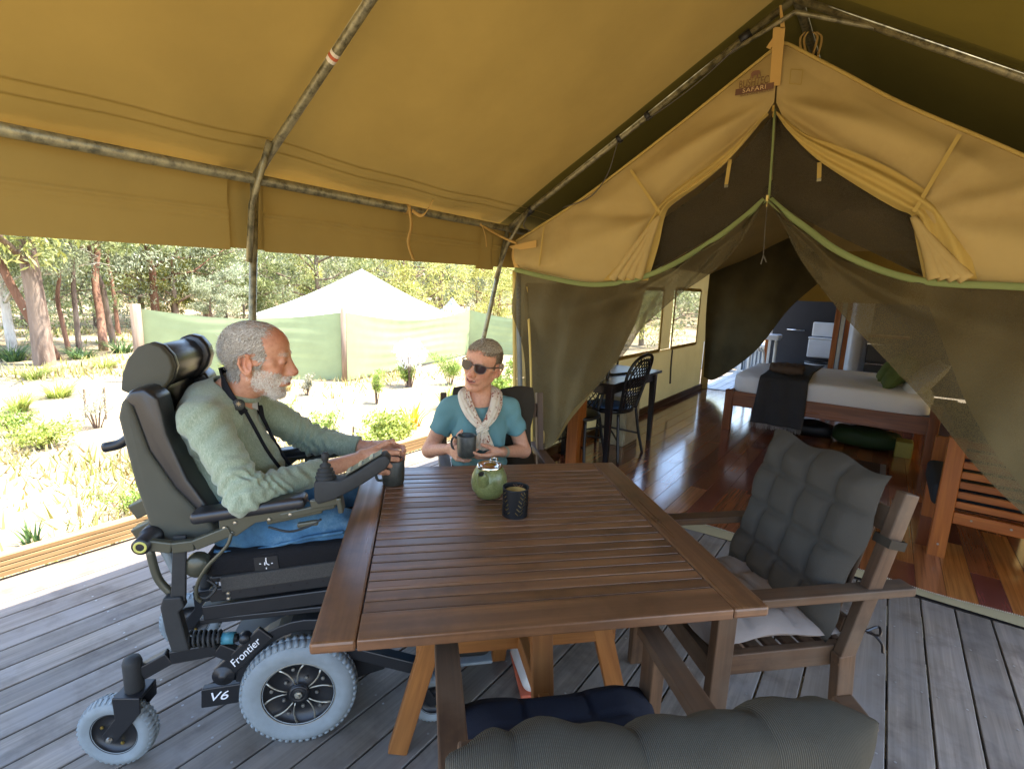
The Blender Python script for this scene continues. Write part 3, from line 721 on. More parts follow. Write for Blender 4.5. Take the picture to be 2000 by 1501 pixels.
def ridge(x, z, x0, z0, ang, wd, amp, L=1.0):
    """one soft fold running from x0,z0 in direction ANG"""
    c, s = math.cos(ang), math.sin(ang); dx, dz = x - x0, z - z0; u = dx * c + dz * s; q = -dx * s + dz * c
    if u < 0: return 0
    wq = wd * (.5 + u / L); return amp * math.exp(-(q / wq) ** 2) * min(1, u / (.25 * L)) * max(0, 1 - u / (1.6 * L))
ZT = PY(1512, 205, TY); TIEL = PY(1294, 420, TY); TIER = PY(1779, 420, TY)
def dl(a, b, x, z):
    e = min(1, b * 5) * min(1, (1 - b) * 6)
    f = ridge(x, z, ZT.x, ZT.z + .02, R_(205), .06, .05) + ridge(x, z, ZT.x, ZT.z, R_(228), .035, .03) - ridge(x, z, ZT.x, ZT.z, R_(217), .03, .035)
    f += ridge(x, z, TIEL.x, TIEL.z, R_(128), .05, .035, .6) + ridge(x, z, TIEL.x, TIEL.z, R_(200), .08, .05, .9) - ridge(x, z, TIEL.x, TIEL.z, R_(175), .05, .04, .9)
    f += .012 * math.sin(6 * x + 9 * z) + .008 * math.sin(13 * x - 7 * z + 1)
    return f * e + .03 * math.sin(math.pi * b)
def dr(a, b, x, z):
    e = min(1, b * 5) * min(1, (1 - b) * 6)
    f = ridge(x, z, ZT.x, ZT.z + .02, R_(-25), .06, .055) + ridge(x, z, ZT.x, ZT.z, R_(-48), .035, .03) - ridge(x, z, ZT.x, ZT.z, R_(-36), .03, .035)
    f += ridge(x, z, TIER.x, TIER.z, R_(52), .05, .035, .6) + ridge(x, z, TIER.x, TIER.z, R_(-20), .1, .06, 1) + ridge(x, z, TIER.x, TIER.z, R_(10), .06, .05, .9)
    f += .012 * math.sin(7 * x - 9 * z) + .008 * math.sin(12 * x + 6 * z + 1)
    return f * e + .03 * math.sin(math.pi * b)
GL = [(1010, 470), (1123, 398), (1223, 324), (1338, 235), (1438, 155), (1517, 92), (1530, 84)]
GRr = [(1530, 84), (1548, 90), (1648, 142), (1769, 205), (2000, 304), (2190, 400), (2330, 480)]
LOWL = [(1013, 522), (1081, 538), (1160, 551), (1225, 546), (1262, 470), (1294, 418), (1359, 365), (1422, 313), (1480, 247), (1512, 200)]
ruled('front_wall', GL, LOWL, 90, 44, dl, 'tent_canvas', label='left half of the canvas gable')
LOWR = [(1516, 200), (1543, 255), (1596, 308), (1685, 365), (1748, 402), (1779, 418), (1815, 500), (1850, 548), (2000, 556), (2330, 575)]
ruled('front_wall', GRr, LOWR, 100, 44, dr, 'tent_canvas', label='right half of the canvas gable')
# edge binding along the gable
for c_, n in ((GL, 60), (GRr, 60)):
    P = crv(c_); P = [p + Vector((0, -.012, -.004)) for p in P]
    mb = MB(); mb.tube(P, .009, 8); mb.build('edge_binding', MATS['tent_trim'], tent, world=True, smooth=True)
# folded-back door flaps, doubled hem band, gathered by a tie
def flap(outer, inner, lab, sgn):
    def d(a, b, x, z): return .035 + .03 * math.sin(math.pi * b) + .014 * math.sin(b * 14 + 5 * a) * min(1, a * 3)
    ruled('door_flap', outer, inner, 70, 18, d, 'tent_trim', label=lab)
flap([(1500, 222), (1452, 275), (1395, 322), (1330, 368), (1290, 405), (1262, 450), (1225, 500), (1180, 548)],
     [(1504, 228), (1480, 252), (1424, 318), (1361, 369), (1320, 396), (1302, 420), (1289, 480), (1270, 548)], 'folded flap hem, left', -1)
flap([(1522, 222), (1570, 262), (1635, 288), (1730, 328), (1812, 378), (1858, 428), (1888, 480), (1908, 545)],
     [(1519, 228), (1544, 262), (1597, 314), (1686, 372), (1748, 408), (1781, 424), (1787, 465), (1803, 545)], 'folded flap hem, right', 1)
# gathered folds below each tie
def gath(pts0, pts1, n, seed):
    rr = random.Random(seed)
    for i in range(n):
        q = (i + .5) / n; P = [PY(*pts0, TY), None, PY(pts1[0][0] + (pts1[1][0] - pts1[0][0]) * q, pts1[0][1] + (pts1[1][1] - pts1[0][1]) * q, TY)]
        P[1] = (P[0] + P[2]) / 2 + Vector((rr.uniform(-.01, .01), 0, 0)); P = [p + Vector((0, -.06, 0)) for p in P]
        mb = MB(); mb.tube(smooth_path(P, 8), [.012 + .020 * (k / 16) ** .8 for k in range(17)], 8); mb.build('gathered_fold', MATS['tent_canvas'], tent, world=True, smooth=True)
gath((1294, 424), ((1196, 546), (1262, 544)), 4, 1); gath((1782, 426), ((1815, 545), (1895, 547)), 4, 2)
def strap(p0, p1, w=.018, name='tie_strap', dy=-.07, mat='tent_trim'):
    a = PY(*p0, TY); b = PY(*p1, TY); mb = MB()
    mb.bar(a + Vector((0, dy + .02, 0)), b + Vector((0, dy, 0)), w, .002, up=(0, -1, 0)); mb.build(name, MATS[mat], tent, world=True)
strap((1238, 335), (1296, 418)); strap((1872, 268), (1784, 418)); strap((1070, 440), (1063, 520), .012)
strap((1427, 312), (1421, 362), .02, 'toggle_strap', -.03); strap((1601, 318), (1601, 350), .02, 'toggle_strap', -.03)
for p in ((1421, 364), (1601, 352)):
    q = PY(*p, TY); mb = MB(); mb.box((q.x, TY - .03, q.z - .004), (.02, .006, .014)); mb.build('toggle', MATS['galvanised'], tent, world=True)
# reinforcement strap, patch and print at the peak
def patch(px, name, mat, dy=-.05, **kw):
    P = [PY(x, y, TY) for x, y in px]; mb = MB()
    mb.add([p + Vector((0, dy, 0)) for p in P] + [p + Vector((0, dy + .003, 0)) for p in P], [(0, 1, 2, 3), (7, 6, 5, 4), (0, 4, 5, 1), (1, 5, 6, 2), (2, 6, 7, 3), (3, 7, 4, 0)])
    return mb.build(name, MATS[mat], tent, world=True, **kw)
patch([(1514, 62), (1537, 62), (1527, 174), (1507, 174)], 'peak_strap', 'webbing', -.056)
patch([(1526, 20), (1530, 20), (1537, 64), (1528, 64)], 'peak_strap', 'webbing', -.056)
patch([(1500, 100), (1526, 62), (1530, 66), (1508, 104)], 'peak_strap', 'webbing', -.05)
for (x0, y0, x1, y1) in ((1548, 142, 1571, 144), (1571, 144, 1567, 172), (1567, 172, 1545, 170), (1545, 170, 1548, 142)):
    a = PY(x0, y0, TY); b = PY(x1, y1, TY); mb = MB(); mb.bar(a + Vector((0, -.052, 0)), b + Vector((0, -.052, 0)), .003, .002, up=(0, -1, 0)); mb.build('patch_stitching', MATS['seam_canvas'], tent, world=True)
plain('print_brown', S('#70512f'), .9, var=.3, scale=60); plain('print_dark', S('#6b4a33'), .9); plain('print_cream', S('#cfae7a'), .9)
def text(s, px, py, h, mat, parent, tilt, name='lettering', Y=TY - .054, wscale=1.0, sp=1.0):
    cu = bpy.data.curves.new(name, 'FONT'); cu.body = s; cu.size = h; cu.align_x = 'CENTER'; cu.align_y = 'CENTER'; cu.extrude = .0006; cu.space_character = sp
    tmp = bpy.data.objects.new('tmp', cu); col.objects.link(tmp); me = bpy.data.meshes.new_from_object(tmp.evaluated_get(bpy.context.evaluated_depsgraph_get())); bpy.data.objects.remove(tmp)
    p = PY(px, py, Y); me.transform(Matrix.Translation(p) @ Matrix.Rotation(tilt, 4, 'Y') @ Matrix.Rotation(R_(90), 4, 'X') @ Matrix.Diagonal((wscale, 1, 1, 1)))
    return new_obj(name, me, MATS[mat], parent, world=True)
tl = R_(0)
text('BUSHTEC', 1472, 161, .056, 'print_brown', tent, tl, wscale=.64, Y=TY - .060, sp=1.0)
q = PY(1473, 174, TY - .058); mb = MB(); mb.box((q.x, q.y, q.z), (.195, .0015, .032)); mb.build('print_band', MATS['print_dark'], tent, world=True)
text('SAFARI', 1473, 174, .030, 'print_cream', tent, tl, wscale=1.2, Y=TY - .061, sp=1.1)
text("TENTS & CANVAS STRUCTURES", 1477, 182, .014, 'print_dark', tent, tl, wscale=.85, Y=TY - .060)
ele = [(-.03, 0), (-.03, .028), (-.024, .04), (-.008, .046), (.01, .044), (.02, .042), (.028, .034), (.03, .02), (.034, .006), (.03, .004), (.026, .016), (.02, .022), (.016, .018), (.016, 0), (.008, 0), (.007, .016), (-.012, .016), (-.013, 0), (-.02, 0), (-.021, .014), (-.024, .012), (-.025, 0)]
p = PY(1475, 152, TY - .060); mb = MB(); mb.prism([(x * .8, z * .8) for x, z in ele], (0, -.0015, 0), o=p); mb.build('elephant_print', MATS['print_dark'], tent, world=True)
# hanging loops on the ridge pole
for i, (x0, x1) in enumerate(((1572, 1566), (1578, 1575), (1588, 1586), (1594, 1597))):
    a = PY(x0, 62, 3.6); b = PY(x1, 112, 3.6); mid = (a + b) / 2 + Vector((.02 * (-1 if i < 2 else 1), 0, .03)); ribbon([a, mid, b], .012, 'hanging_loop', tent, side=(1, 0, 0))
# guy strap from the corner to the eave rail
ribbon([PY(1010, 476, TY - .03), PY(975, 460, 3.1), Vector((EX + .02, 2.86, EZ - .01))], .018, 'guy_strap', tent, side=(0, .3, 1))
ribbon([Vector((EX + .03, 2.86, EZ)), Vector((EX + .04, 2.9, EZ - .08)), Vector((EX + .03, 2.93, EZ - .16))], .008, 'guy_strap', tent, side=(0, 1, 0))
patch([(1000, 482), (1054, 470), (1054, 484), (1012, 490)], 'corner_patch', 'webbing', -.045)
ribbon([PY(1006, 480, TY - .03), PY(1003, 500, TY - .03), PY(1010, 527, TY - .02)], .04, 'corner_webbing', tent, side=(1, 0, 0))
# rope-like green hem of the mesh door
HL = [(1014, 527), (1081, 543), (1160, 556), (1239, 548), (1317, 519), (1396, 472), (1454, 430), (1497, 393)]
HR = [(1507, 393), (1538, 419), (1580, 450), (1632, 488), (1695, 519), (1769, 543), (1842, 554), (2000, 561), (2330, 580)]
def tape(c_, lab):
    P = crv(c_, TY, 8); mb = MB(); N = len(P)
    def fn(a, b):
        i = min(N - 1, int(round(a * (N - 1)))); t = (P[min(N - 1, i + 1)] - P[max(0, i - 1)]).normalized(); nn = Vector((-t.z, 0, t.x)); 
        if nn.z < 0: nn = -nn
        an = b * 2 * math.pi; return P[i] + nn * .017 * math.cos(an) + Vector((0, -.055 + .008 * math.sin(an), 0))
    mb.grid(fn, N - 1, 12); mb.build('green_hem', MATS['green_tape'], tent, world=True, smooth=True)
tape(HL, ''); tape(HR, '')
# mesh panels
ruled('mesh_panel', [(1512, 214), (1470, 270), (1400, 345), (1320, 405), (1285, 440), (1262, 545)], [(1511, 216), (1508, 260), (1505, 310), (1502, 350), (1499, 392), (1245, 546)], 40, 30,
      lambda a, b, x, z: -.03 + .012 * math.sin(9 * a + 6 * b), 'insect_mesh_dark', label='upper mesh, left of the zip')
ruled('mesh_panel', [(1514, 214), (1540, 250), (1600, 305), (1690, 365), (1785, 415), (1815, 552)], [(1515, 216), (1513, 260), (1510, 310), (1508, 350), (1506, 392), (1830, 553)], 40, 30,
      lambda a, b, x, z: -.03 + .012 * math.sin(9 * a + 6 * b), 'insect_mesh_dark', label='upper mesh, right of the zip')
def fold(a, b, x, z):
    return .03 + .05 * math.sin(a * 16 + b * 5 + 1.5 * math.sin(b * 4)) * (.3 + b) + .06 * math.exp(-((b - .22) / .10) ** 2) + .016 * math.sin(a * 41 + 9 * b)
ruled('mesh_curtain', HL, [(1032, 880), (1075, 872), (1120, 812), (1165, 757), (1215, 692), (1300, 605), (1370, 545), (1440, 482), (1497, 400)], 110, 50, fold, 'insect_mesh', label='left mesh door curtain')
ruled('mesh_curtain', HR, [(1507, 402), (1560, 500), (1620, 580), (1690, 660), (1750, 725), (1810, 790), (1900, 900), (2000, 1000), (2330, 1290)], 110, 50, fold, 'insect_mesh', label='right mesh door curtain')
def fold2(a, b, x, z): return -.07 + .03 * math.sin(a * 10 + b * 4) + .012 * math.sin(b * 23 - a * 5)
ruled('canvas_curtain', [(1016, 552), (1016, 640), (1018, 720), (1022, 800), (1034, 868)], [(1256, 552), (1215, 665), (1165, 745), (1120, 805), (1078, 868)], 40, 50, lambda a, b, x, z: fold2(b, a, x, z), 'tent_canvas', label='left canvas door curtain')
ruled('canvas_curtain', [(1795, 548), (1820, 610), (1860, 715), (1900, 810), (2000, 955), (2330, 1290)], [(2330, 575), (2330, 700), (2330, 850), (2330, 1000), (2330, 1150), (2330, 1300)], 50, 60, lambda a, b, x, z: fold2(b * 1.6, a, x, z), 'tent_canvas', label='right canvas door curtain')
# zips
plain('zip_tape', S('#5b5c52'), .6); plain('brass', S('#b79a52'), .35, metal=.9)
ribbon([PY(1513, 212, TY), PY(1508, 300, TY), PY(1501, 396, TY)], .012, 'centre_zip', tent, mat='green_tape')
for p in ((1512, 214), (1500, 388)):
    q = PY(*p, TY); mb = MB(); mb.box((q.x, TY - .02, q.z), (.012, .012, .03)); mb.box((q.x + .003, TY - .026, q.z - .03), (.006, .003, .035)); mb.build('zip_pull', MATS['brass'], tent, world=True)
mb = MB(); mb.tube([PY(1499, 396, TY), PY(1494, 450, TY), PY(1491, 500, TY)], .0025, 5); mb.tube([PY(1491, 498, TY), PY(1486, 516, TY)], .004, 5); mb.tube([PY(1491, 498, TY), PY(1497, 512, TY)], .004, 5); mb.build('zip_cord', MATS['wire_grey'], tent, world=True)
ribbon([PY(1013, 528, TY - .03), PY(1013, 640, TY - .03), PY(1016, 760, TY - .03), PY(1018, 925, TY - .03)], .045, 'corner_zip', tent, mat='zip_tape', side=(1, 0, 0))
ribbon([PY(1004, 528, TY - .02), PY(1004, 640, TY - .02), PY(1006, 925, TY - .02)], .03, 'corner_webbing', tent, side=(1, 0, 0), mat='tent_trim')
ribbon([PY(1028, 560, TY - .06), PY(1036, 700, TY - .06), PY(1040, 925, TY - .06)], .02, 'corner_webbing', tent, side=(1, 0, 0), mat='tent_trim')
# sill flap with a zip along the floor edge
canvas('sill_canvas', S('#83775a'), transl=0)
def sill(a, b):
    x = -2.36 + 3.5 * a; return Vector((x, TY + .02 - .065 * b - .04 * math.sin(5 * a + 1) * b, .035 - .03 * b + .008 * math.sin(a * 30) * (1 - b)))
mb = MB(); mb.grid(sill, 90, 6); mb.build('sill_flap', MATS['sill_canvas'], tent, world=True, smooth=True)
mb = MB()
for i in range(420):
    p = sill(i / 420, .12); mb.box((p.x, p.y, p.z + .006), (.0045, .007, .004))
plain('zip_teeth', S('#b9b5a6'), .4, metal=.5); mb.build('zip_teeth', MATS['zip_teeth'], tent, world=True, kind='stuff')
# side walls with windows, inner roof, rear gable
YB = 8.6
def pane_wall(X, holes, name='side_wall'):
    ys = sorted({TY + .02, YB, *[h[0] for h in holes], *[h[1] for h in holes]}); zs = sorted({0.0, TE, *[h[2] for h in holes], *[h[3] for h in holes]}); mb = MB()
    for y0, y1 in zip(ys, ys[1:]):
        for z0, z1 in zip(zs, zs[1:]):
            if any(h[0] <= y0 and y1 <= h[1] and h[2] <= z0 and z1 <= h[3] for h in holes): continue
            mb.grid(lambda a, b: Vector((X + .012 * math.sin((y0 + (y1 - y0) * a) * 2.1 + z0 * 3), y0 + (y1 - y0) * a, z0 + (z1 - z0) * b)), 6, 4)
    return mb.build(name, MATS['inner_canvas'], tent, world=True, smooth=True)
w1 = [PX(x, y, TL) for x, y in ((1200, 700), (1286, 675), (1288, 556))]; w2 = [PX(x, y, TL) for x, y in ((1309, 672), (1358, 664), (1364, 552))]
H1 = (w1[0].y, w1[1].y, .79, 1.58); H2 = (w2[0].y, w2[1].y, .79, 1.6)
pane_wall(TL, [H1, H2]); pane_wall(TR, [])
t = NT('window_film'); v = t.coord('Object'); t.setc(S('#aeb8c0')); t.p(.25, 0, .5); t.bump(t.noise(v, 6, 2), .3, .01)
tp = t.n('BsdfTransparent'); mx = t.n('MixShader'); mx.inputs[0].default_value = .42; t.l(tp.outputs[0], mx.inputs[1]); t.l(t.b.outputs[0], mx.inputs[2]); t.l(mx.outputs[0], t.o.inputs[0])
for h in (H1, H2):
    mb = MB(); X = TL + .014
    for a, b in (((h[0], h[2]), (h[1], h[2])), ((h[1], h[2]), (h[1], h[3])), ((h[1], h[3]), (h[0], h[3])), ((h[0], h[3]), (h[0], h[2]))):
        mb.bar((X, a[0], a[1]), (X, b[0], b[1]), .045, .006, up=(1, 0, 0))
    f = mb.build('window', MATS['tent_trim'], tent, world=True)
    mb = MB(); mb.grid(lambda a, b: Vector((X - .008, h[0] + (h[1] - h[0]) * a, h[2] + (h[3] - h[2]) * b)), 4, 4); mb.build('pane', MATS['window_film'], f, world=True)
    mb = MB(); mb.tube([(X + .01, h[0] + .04, h[2] - .02), (X + .012, h[0] + .04, h[2] - .28), (X + .02, h[0] + .05, h[2] - .5)], .012, 6); mb.build('window_strap', MATS['wire_grey'], tent, world=True)
for xs in ((TL, TA), (TR, TA)):
    mb = MB(); mb.grid(lambda a, b: Vector((xs[0] + (xs[1] - xs[0]) * b, TY + .06 + (YB - TY) * a, TE + (TZ - .05 - TE) * b - .04 * math.sin(math.pi * b))), 40, 16); mb.build('inner_roof', MATS['roof_dark'], tent, world=True, smooth=True)
# rear gable: canvas with the wide back doorway, and a dark gathered mesh curtain at its left
mb = MB(); mb.prism([(TL, 0), (TL + .12, 0), (TL + .12, 1.8), (-1.45, 2.2), (.35, 2.2), (TR - .12, 1.8), (TR - .12, 0), (TR, 0), (TR, TE), (TA, TZ - .06), (TL, TE)], (0, .01, 0), o=(0, YB, 0)); mb.build('rear_wall', MATS['inner_canvas'], tent, world=True)
cloth('dark_mesh', S('#463f2b'), rough=.9, var=.25, weave=300, transl=.3, bigb=.8)
ruled('rear_curtain', [(1386, 536), (1430, 515), (1480, 490), (1545, 462), (1600, 500)], [(1372, 736), (1398, 740), (1470, 690), (1545, 600), (1606, 545)], 50, 30, lambda a, b, x, z: .05 * math.sin(a * 13 + b * 5), 'dark_mesh', Y=YB - .12, label='dark curtain at the rear opening')
wood('skirting_wood', S('#5a4127'), S('#7a5c3a'), rough=.5)
mb = MB(); mb.box((TL + .03, (TY + YB) / 2, .045), (.03, YB - TY - .1, .09)); mb.build('skirting', MATS['skirting_wood'], tent, world=True)

# ================================================================== TENT FLOOR (every board laid singly)
t = NT('jarrah'); uv = t.coord('UV', (1.6, 55, 1), jitter=True); g = t.noise(uv, 1, 5, .65, .5); oi = t.n('ObjectInfo')
base = t.ramp(oi.outputs['Random'], [(0, S('#663524')), (.25, S('#7b4232')), (.45, S('#9c5f35')), (.65, S('#b0703a')), (.8, S('#74403a')), (1, S('#c98643'))])
t.setc(t.mix(t.ramp(g, [(.35, .55), (.65, 0.0)]), base, S('#552c1a'))); t.p(t.ramp(t.noise(t.coord('Object'), 5, 3), [(.3, .10), (.7, .22)]), 0, .55); t.bump(g, .06, .001)
t.b.inputs['Coat Weight'].default_value = .6; t.b.inputs['Coat Roughness'].default_value = .12
fl = empty('tent_floor', (TA, 5.9, 0), kind='structure')
mb = MB(); mb.box((TA, (TY + 10.9) / 2 + .03, -.03), (3.5, 10.9 - TY - .02, .03)); mb.build('subfloor', plain('subfloor_dark', S('#2a1c12'), .8), fl, world=True)
fw = .128; rr = random.Random(12); proto = {}
x = TL + .01
while x < TR + .02:
    y = TY + .03 - rr.uniform(0, 1.2)
    while y < YB:
        L = rr.choice((.9, 1.2, 1.5, 1.8)); y0 = max(y, TY + .03); y1 = min(y + L, YB)
        if y1 - y0 > .08:
            mb = MB(); mb.bar((0, -(y1 - y0) / 2 + .0008, 0), (0, (y1 - y0) / 2 - .0008, 0), fw - .0016, .014)
            o = mb.build('floorboard', MATS['jarrah'], fl, bevel=.0012, seg=1); o.location = (x + fw / 2 - TA, (y0 + y1) / 2 - 5.9, .003 + rr.uniform(-.0003, .0003))
        y += L
    x += fw
# ================================================================== BATHROOM AND REAR DECK SEEN THROUGH THE TENT
plain('dark_wall', S('#1c1b1f'), .7, var=.2); plain('white_ceramic', S('#c9ccd0'), .2, spec=.6, var=.04); plain('toilet_seat', S('#23252a'), .4)
plain('iron_sheet', S('#a4adb4'), .4, metal=.6, var=.15); plain('white_paint', S('#c9c9c4'), .5, var=.05); plain('pale_curtain', S('#c4c8cf'), .7, var=.05)
wood('orange_wood', S('#7a3f14'), S('#ad6a2c'), rough=.4, fine=50, obj=.1)
WY = 11.0
wl = empty('bathroom_wall', (-.9, WY, 0), kind='structure'); q = [PY(x, 600, WY).x for x in (1508, 1530, 1606, 1760)]
zt, zb = PY(1560, 512, WY).z, PY(1560, 546, WY).z
mb = MB(); mb.box(((q[0] + 1.3) / 2, WY + .05, zb / 2), (1.3 - q[0], .1, zb)); mb.build('wall_panel', MATS['dark_wall'], wl, world=True)
mb = MB(); mb.box(((q[2] + 1.3) / 2, WY + .05, (zb + 3) / 2), (1.3 - q[2], .1, 3 - zb - .002)); mb.build('wall_panel', MATS['dark_wall'], wl, world=True)
mb = MB(); mb.box(((q[0] + q[1]) / 2, WY + .05, (zb + 3) / 2), (q[1] - q[0], .1, 3 - zb - .002)); mb.build('wall_panel', MATS['dark_wall'], wl, world=True)
mb = MB()
for a, b in (((q[1], zb), (q[2], zb)), ((q[1], zt), (q[2], zt)), ((q[1], zb), (q[1], zt)), ((q[2], zb), (q[2], zt))): mb.bar((a[0], WY - .02, a[1]), (b[0], WY - .02, b[1]), .06, .05, up=(0, 1, 0))
mb.build('window_frame', MATS['white_paint'], wl, world=True)
mb = MB(); mb.box((.2, 11.2, 3.05), (3.6, 4.4, .06)); mb.build('ceiling', MATS['dark_wall'], wl, world=True)
mb = MB(); mb.box((1.3, 10, 1.5), (.06, 2.6, 3.0)); mb.build('side_panel', MATS['dark_wall'], wl, world=True)
tx = PY(1600, 680, 10.6)
to = empty('toilet', (tx.x, 10.7, 0), label='white ceramic toilet with dark seat against the dark bathroom wall', cat='toilet')
mb = MB(); mb.box((0, .12, .66), (.40, .17, .34)); mb.build('cistern', MATS['white_ceramic'], to, bevel=.02); mb = MB(); mb.box((0, .12, .845), (.42, .19, .03)); mb.build('cistern_lid', MATS['white_ceramic'], to, bevel=.01)
mb = MB(); mb.box((0, .14, 1.0), (.34, .05, .26)); mb.build('lid', MATS['white_ceramic'], to, bevel=.02)
mb = MB(); mb.lathe([(.12, 0), (.13, .15), (.17, .3), (.2, .40), (.185, .41), (.14, .36), (.05, .3), (0, .28)], (0, -.15, .0), 24); mb.build('bowl', MATS['white_ceramic'], to, smooth=True)
mb = MB(); mb.lathe([(.13, .41), (.2, .412), (.205, .43), (.13, .435)], (0, -.15, 0), 24); mb.build('seat', MATS['toilet_seat'], to, smooth=True)
a, b = PY(1537, 643, 10.9), PY(1571, 645, 10.9); mb = MB(); mb.tube([(a.x, 10.99, a.z), (a.x, 10.92, a.z), (b.x, 10.92, a.z), (b.x, 10.99, a.z)], .012, 8); mb.build('grab_rail', plain('chrome', S('#c9c9c9'), .15, metal=1), None, label='chrome grab rail on the dark bathroom wall', cat='rail', smooth=True)
def upright(px, wpx, y0, y1, Y, mat, name, lab, cat, dep=.05, tilt=0):
    a, b = PY(px - wpx / 2, (y0 + y1) / 2, Y), PY(px + wpx / 2, (y0 + y1) / 2, Y); mb = MB(); mb.box(((a.x + b.x) / 2, Y, 1.15), (b.x - a.x, dep, 2.3)); return mb.build(name, MATS[mat], None, label=lab, cat=cat, bevel=.003)
upright(1632, 11, 600, 700, 9.3, 'orange_wood', 'door_post', 'orange-brown wooden door post right of the toilet', 'door post')
upright(1643, 8, 600, 700, 9.32, 'iron_sheet', 'door_track', 'thin silver track between the two wooden door posts', 'track')
upright(1653, 9, 600, 700, 9.3, 'orange_wood', 'door_post', 'orange-brown wooden door post beside the white shower curtain', 'door post')
upright(1506, 5, 600, 700, 10.2, 'white_paint', 'door_post', 'white painted post at the left end of the bathroom', 'door post'); upright(1500, 6, 600, 700, 10.25, 'orange_wood', 'door_post', 'narrow orange wooden post beside the white one at the bathroom corner', 'door post')
a = PY(1676, 650, 9.6); mb = MB(); mb.grid(lambda u, v: Vector((a.x + (.15 + .012 * math.sin(u * 2 * math.pi * 9)) * math.cos(u * 2 * math.pi), 9.7 + .15 * math.sin(u * 2 * math.pi), .15 + 1.75 * v)), 90, 8, closeu=True); mb.build('shower_curtain', MATS['pale_curtain'], None, smooth=True, label='white shower curtain hanging gathered beside the drawers', cat='curtain')
a, b = PY(1692, 690, 9.5), PY(1770, 690, 9.5)
cb = empty('drawer_cabinet', ((a.x + b.x) / 2, 9.6, 0), label='black cabinet of drawers with thin pale handles behind the bed', cat='cabinet')
mb = MB(); mb.box((0, 0, .5), (b.x - a.x, .4, 1.0)); mb.build('carcass', MATS['dark_wall'], cb)
for z in (.3, .6, .9):
    mb = MB(); mb.box((0, -.21, z - .12), (b.x - a.x - .02, .016, .27)); d_ = mb.build('drawer', plain('drawer_black', S('#141416'), .4) if 'drawer_black' not in MATS else MATS['drawer_black'], cb, bevel=.003)
    mb = MB(); mb.box((-.1, -.225, z), (.3, .012, .012)); mb.build('handle', MATS['chrome'], d_)
mb = MB(); mb.box((0, 0, 1.015), (b.x - a.x + .02, .42, .03)); mb.build('top', MATS['orange_wood'], cb)
# basin and tub on the rear deck
bs = PY(1503, 657, 9.8); bn = empty('wash_basin', (bs.x - .1, 9.8, 0), label='small white wash basin with hanging pipes left of the dark bathroom wall', cat='basin')
mb = MB(); mb.box((0, 0, bs.z), (.55, .35, .09)); mb.build('bowl', MATS['white_ceramic'], bn, bevel=.02)
mb = MB(); mb.tube(smooth_path([(-.05, 0, bs.z - .04), (-.05, 0, bs.z - .25), (.03, .05, bs.z - .3), (.06, .1, .02)], 5), .022, 8); mb.build('waste_pipe', MATS['white_paint'], bn, smooth=True)
mb = MB(); mb.tube([(-.2, .1, 0), (-.2, .1, bs.z - .04)], .025, 8); mb.build('leg', MATS['white_paint'], bn, smooth=True); mb = MB(); mb.tube([(.2, .1, 0), (.2, .1, bs.z - .04)], .025, 8); mb.build('leg', MATS['white_paint'], bn, smooth=True)
a, b = PY(1415, 715, 11.2), PY(1475, 715, 11.2)
tb = empty('tub_surround', ((a.x + b.x) / 2, 11.2, 0), label='pale timber bath surround clad in corrugated iron on the rear deck', cat='bath')
mb = MB(); W_ = 1.5; mb.grid(lambda u, v: Vector((-W_ / 2 + W_ * u, .012 * math.sin(u * W_ / .07 * 2 * math.pi), .05 + .5 * v)), 160, 1); mb.build('iron_panel', MATS['iron_sheet'], tb, smooth=True)
mb = MB(); mb.box((0, .3, .58), (W_ + .1, .7, .05)); mb.build('top_board', MATS['white_paint'], tb); 
for x in (-.75, 0, .75): mb = MB(); mb.box((x, -.03, .45), (.08, .06, .9)); mb.build('post', MATS['white_paint'], tb)
mb = MB()
plain('grey_deck_paint', S('#9aa3a6'), .6)
rd = empty('rear_deck', (-1.6, 10, 0), kind='structure')
for i in range(16):
    mb = MB(); mb.bar((-2.36 + i * .14, YB + .12, -.006), (-2.36 + i * .14, 12.4, -.006), .132, .02); mb.build('board', MATS['grey_deck_paint'], rd, world=True)

# ================================================================== BED AND ITS THINGS
wood('bed_wood', S('#6a3a1a'), S('#9a5c2c'), rough=.35, spec=.5, fine=45, obj=.06)
cloth('white_sheet', S('#e2e2e4'), rough=.85, var=.03, bigb=.5); cloth('charcoal_blanket', S('#3b3a3c'), rough=.95, var=.2, bump=.6, bigb=.4); cloth('brown_towel', S('#54453b'), rough=1, var=.25, weave=250, bump=1.0); cloth('green_pillow', S('#5c6a3c'), rough=.9, var=.1, bigb=.4)
BX0, BX1, BY0, BY1 = -1.39, .50, 6.08, 7.75
bed = empty('bed', ((BX0 + BX1) / 2, (BY0 + BY1) / 2, 0), label='low wooden bed with white mattress inside the tent', cat='bed')
def B(c, d, n, m, bv=.004, **kw): mb = MB(); mb.box(c, d); return mb.build(n, MATS[m], bed, world=True, bevel=bv, **kw)
for x, y in ((BX0 + .04, BY0 + .04), (BX1 - .02, BY0 + .04), (BX0 + .04, BY1), (BX1 - .02, BY1)): B((x, y, .235 if x < 0 else .29), (.085, .085, .47 if x < 0 else .58), 'leg', 'bed_wood')
B(((BX0 + BX1) / 2, BY0 + .035, .375), (BX1 - BX0 - .12, .035, .17), 'side_rail', 'bed_wood'); B(((BX0 + BX1) / 2, BY1, .375), (BX1 - BX0 - .12, .035, .17), 'side_rail', 'bed_wood')
B((BX0 + .04, (BY0 + BY1) / 2, .375), (.035, BY1 - BY0 - .1, .17), 'end_rail', 'bed_wood'); B((BX1 - .02, (BY0 + BY1) / 2, .375), (.035, BY1 - BY0 - .1, .17), 'end_rail', 'bed_wood')
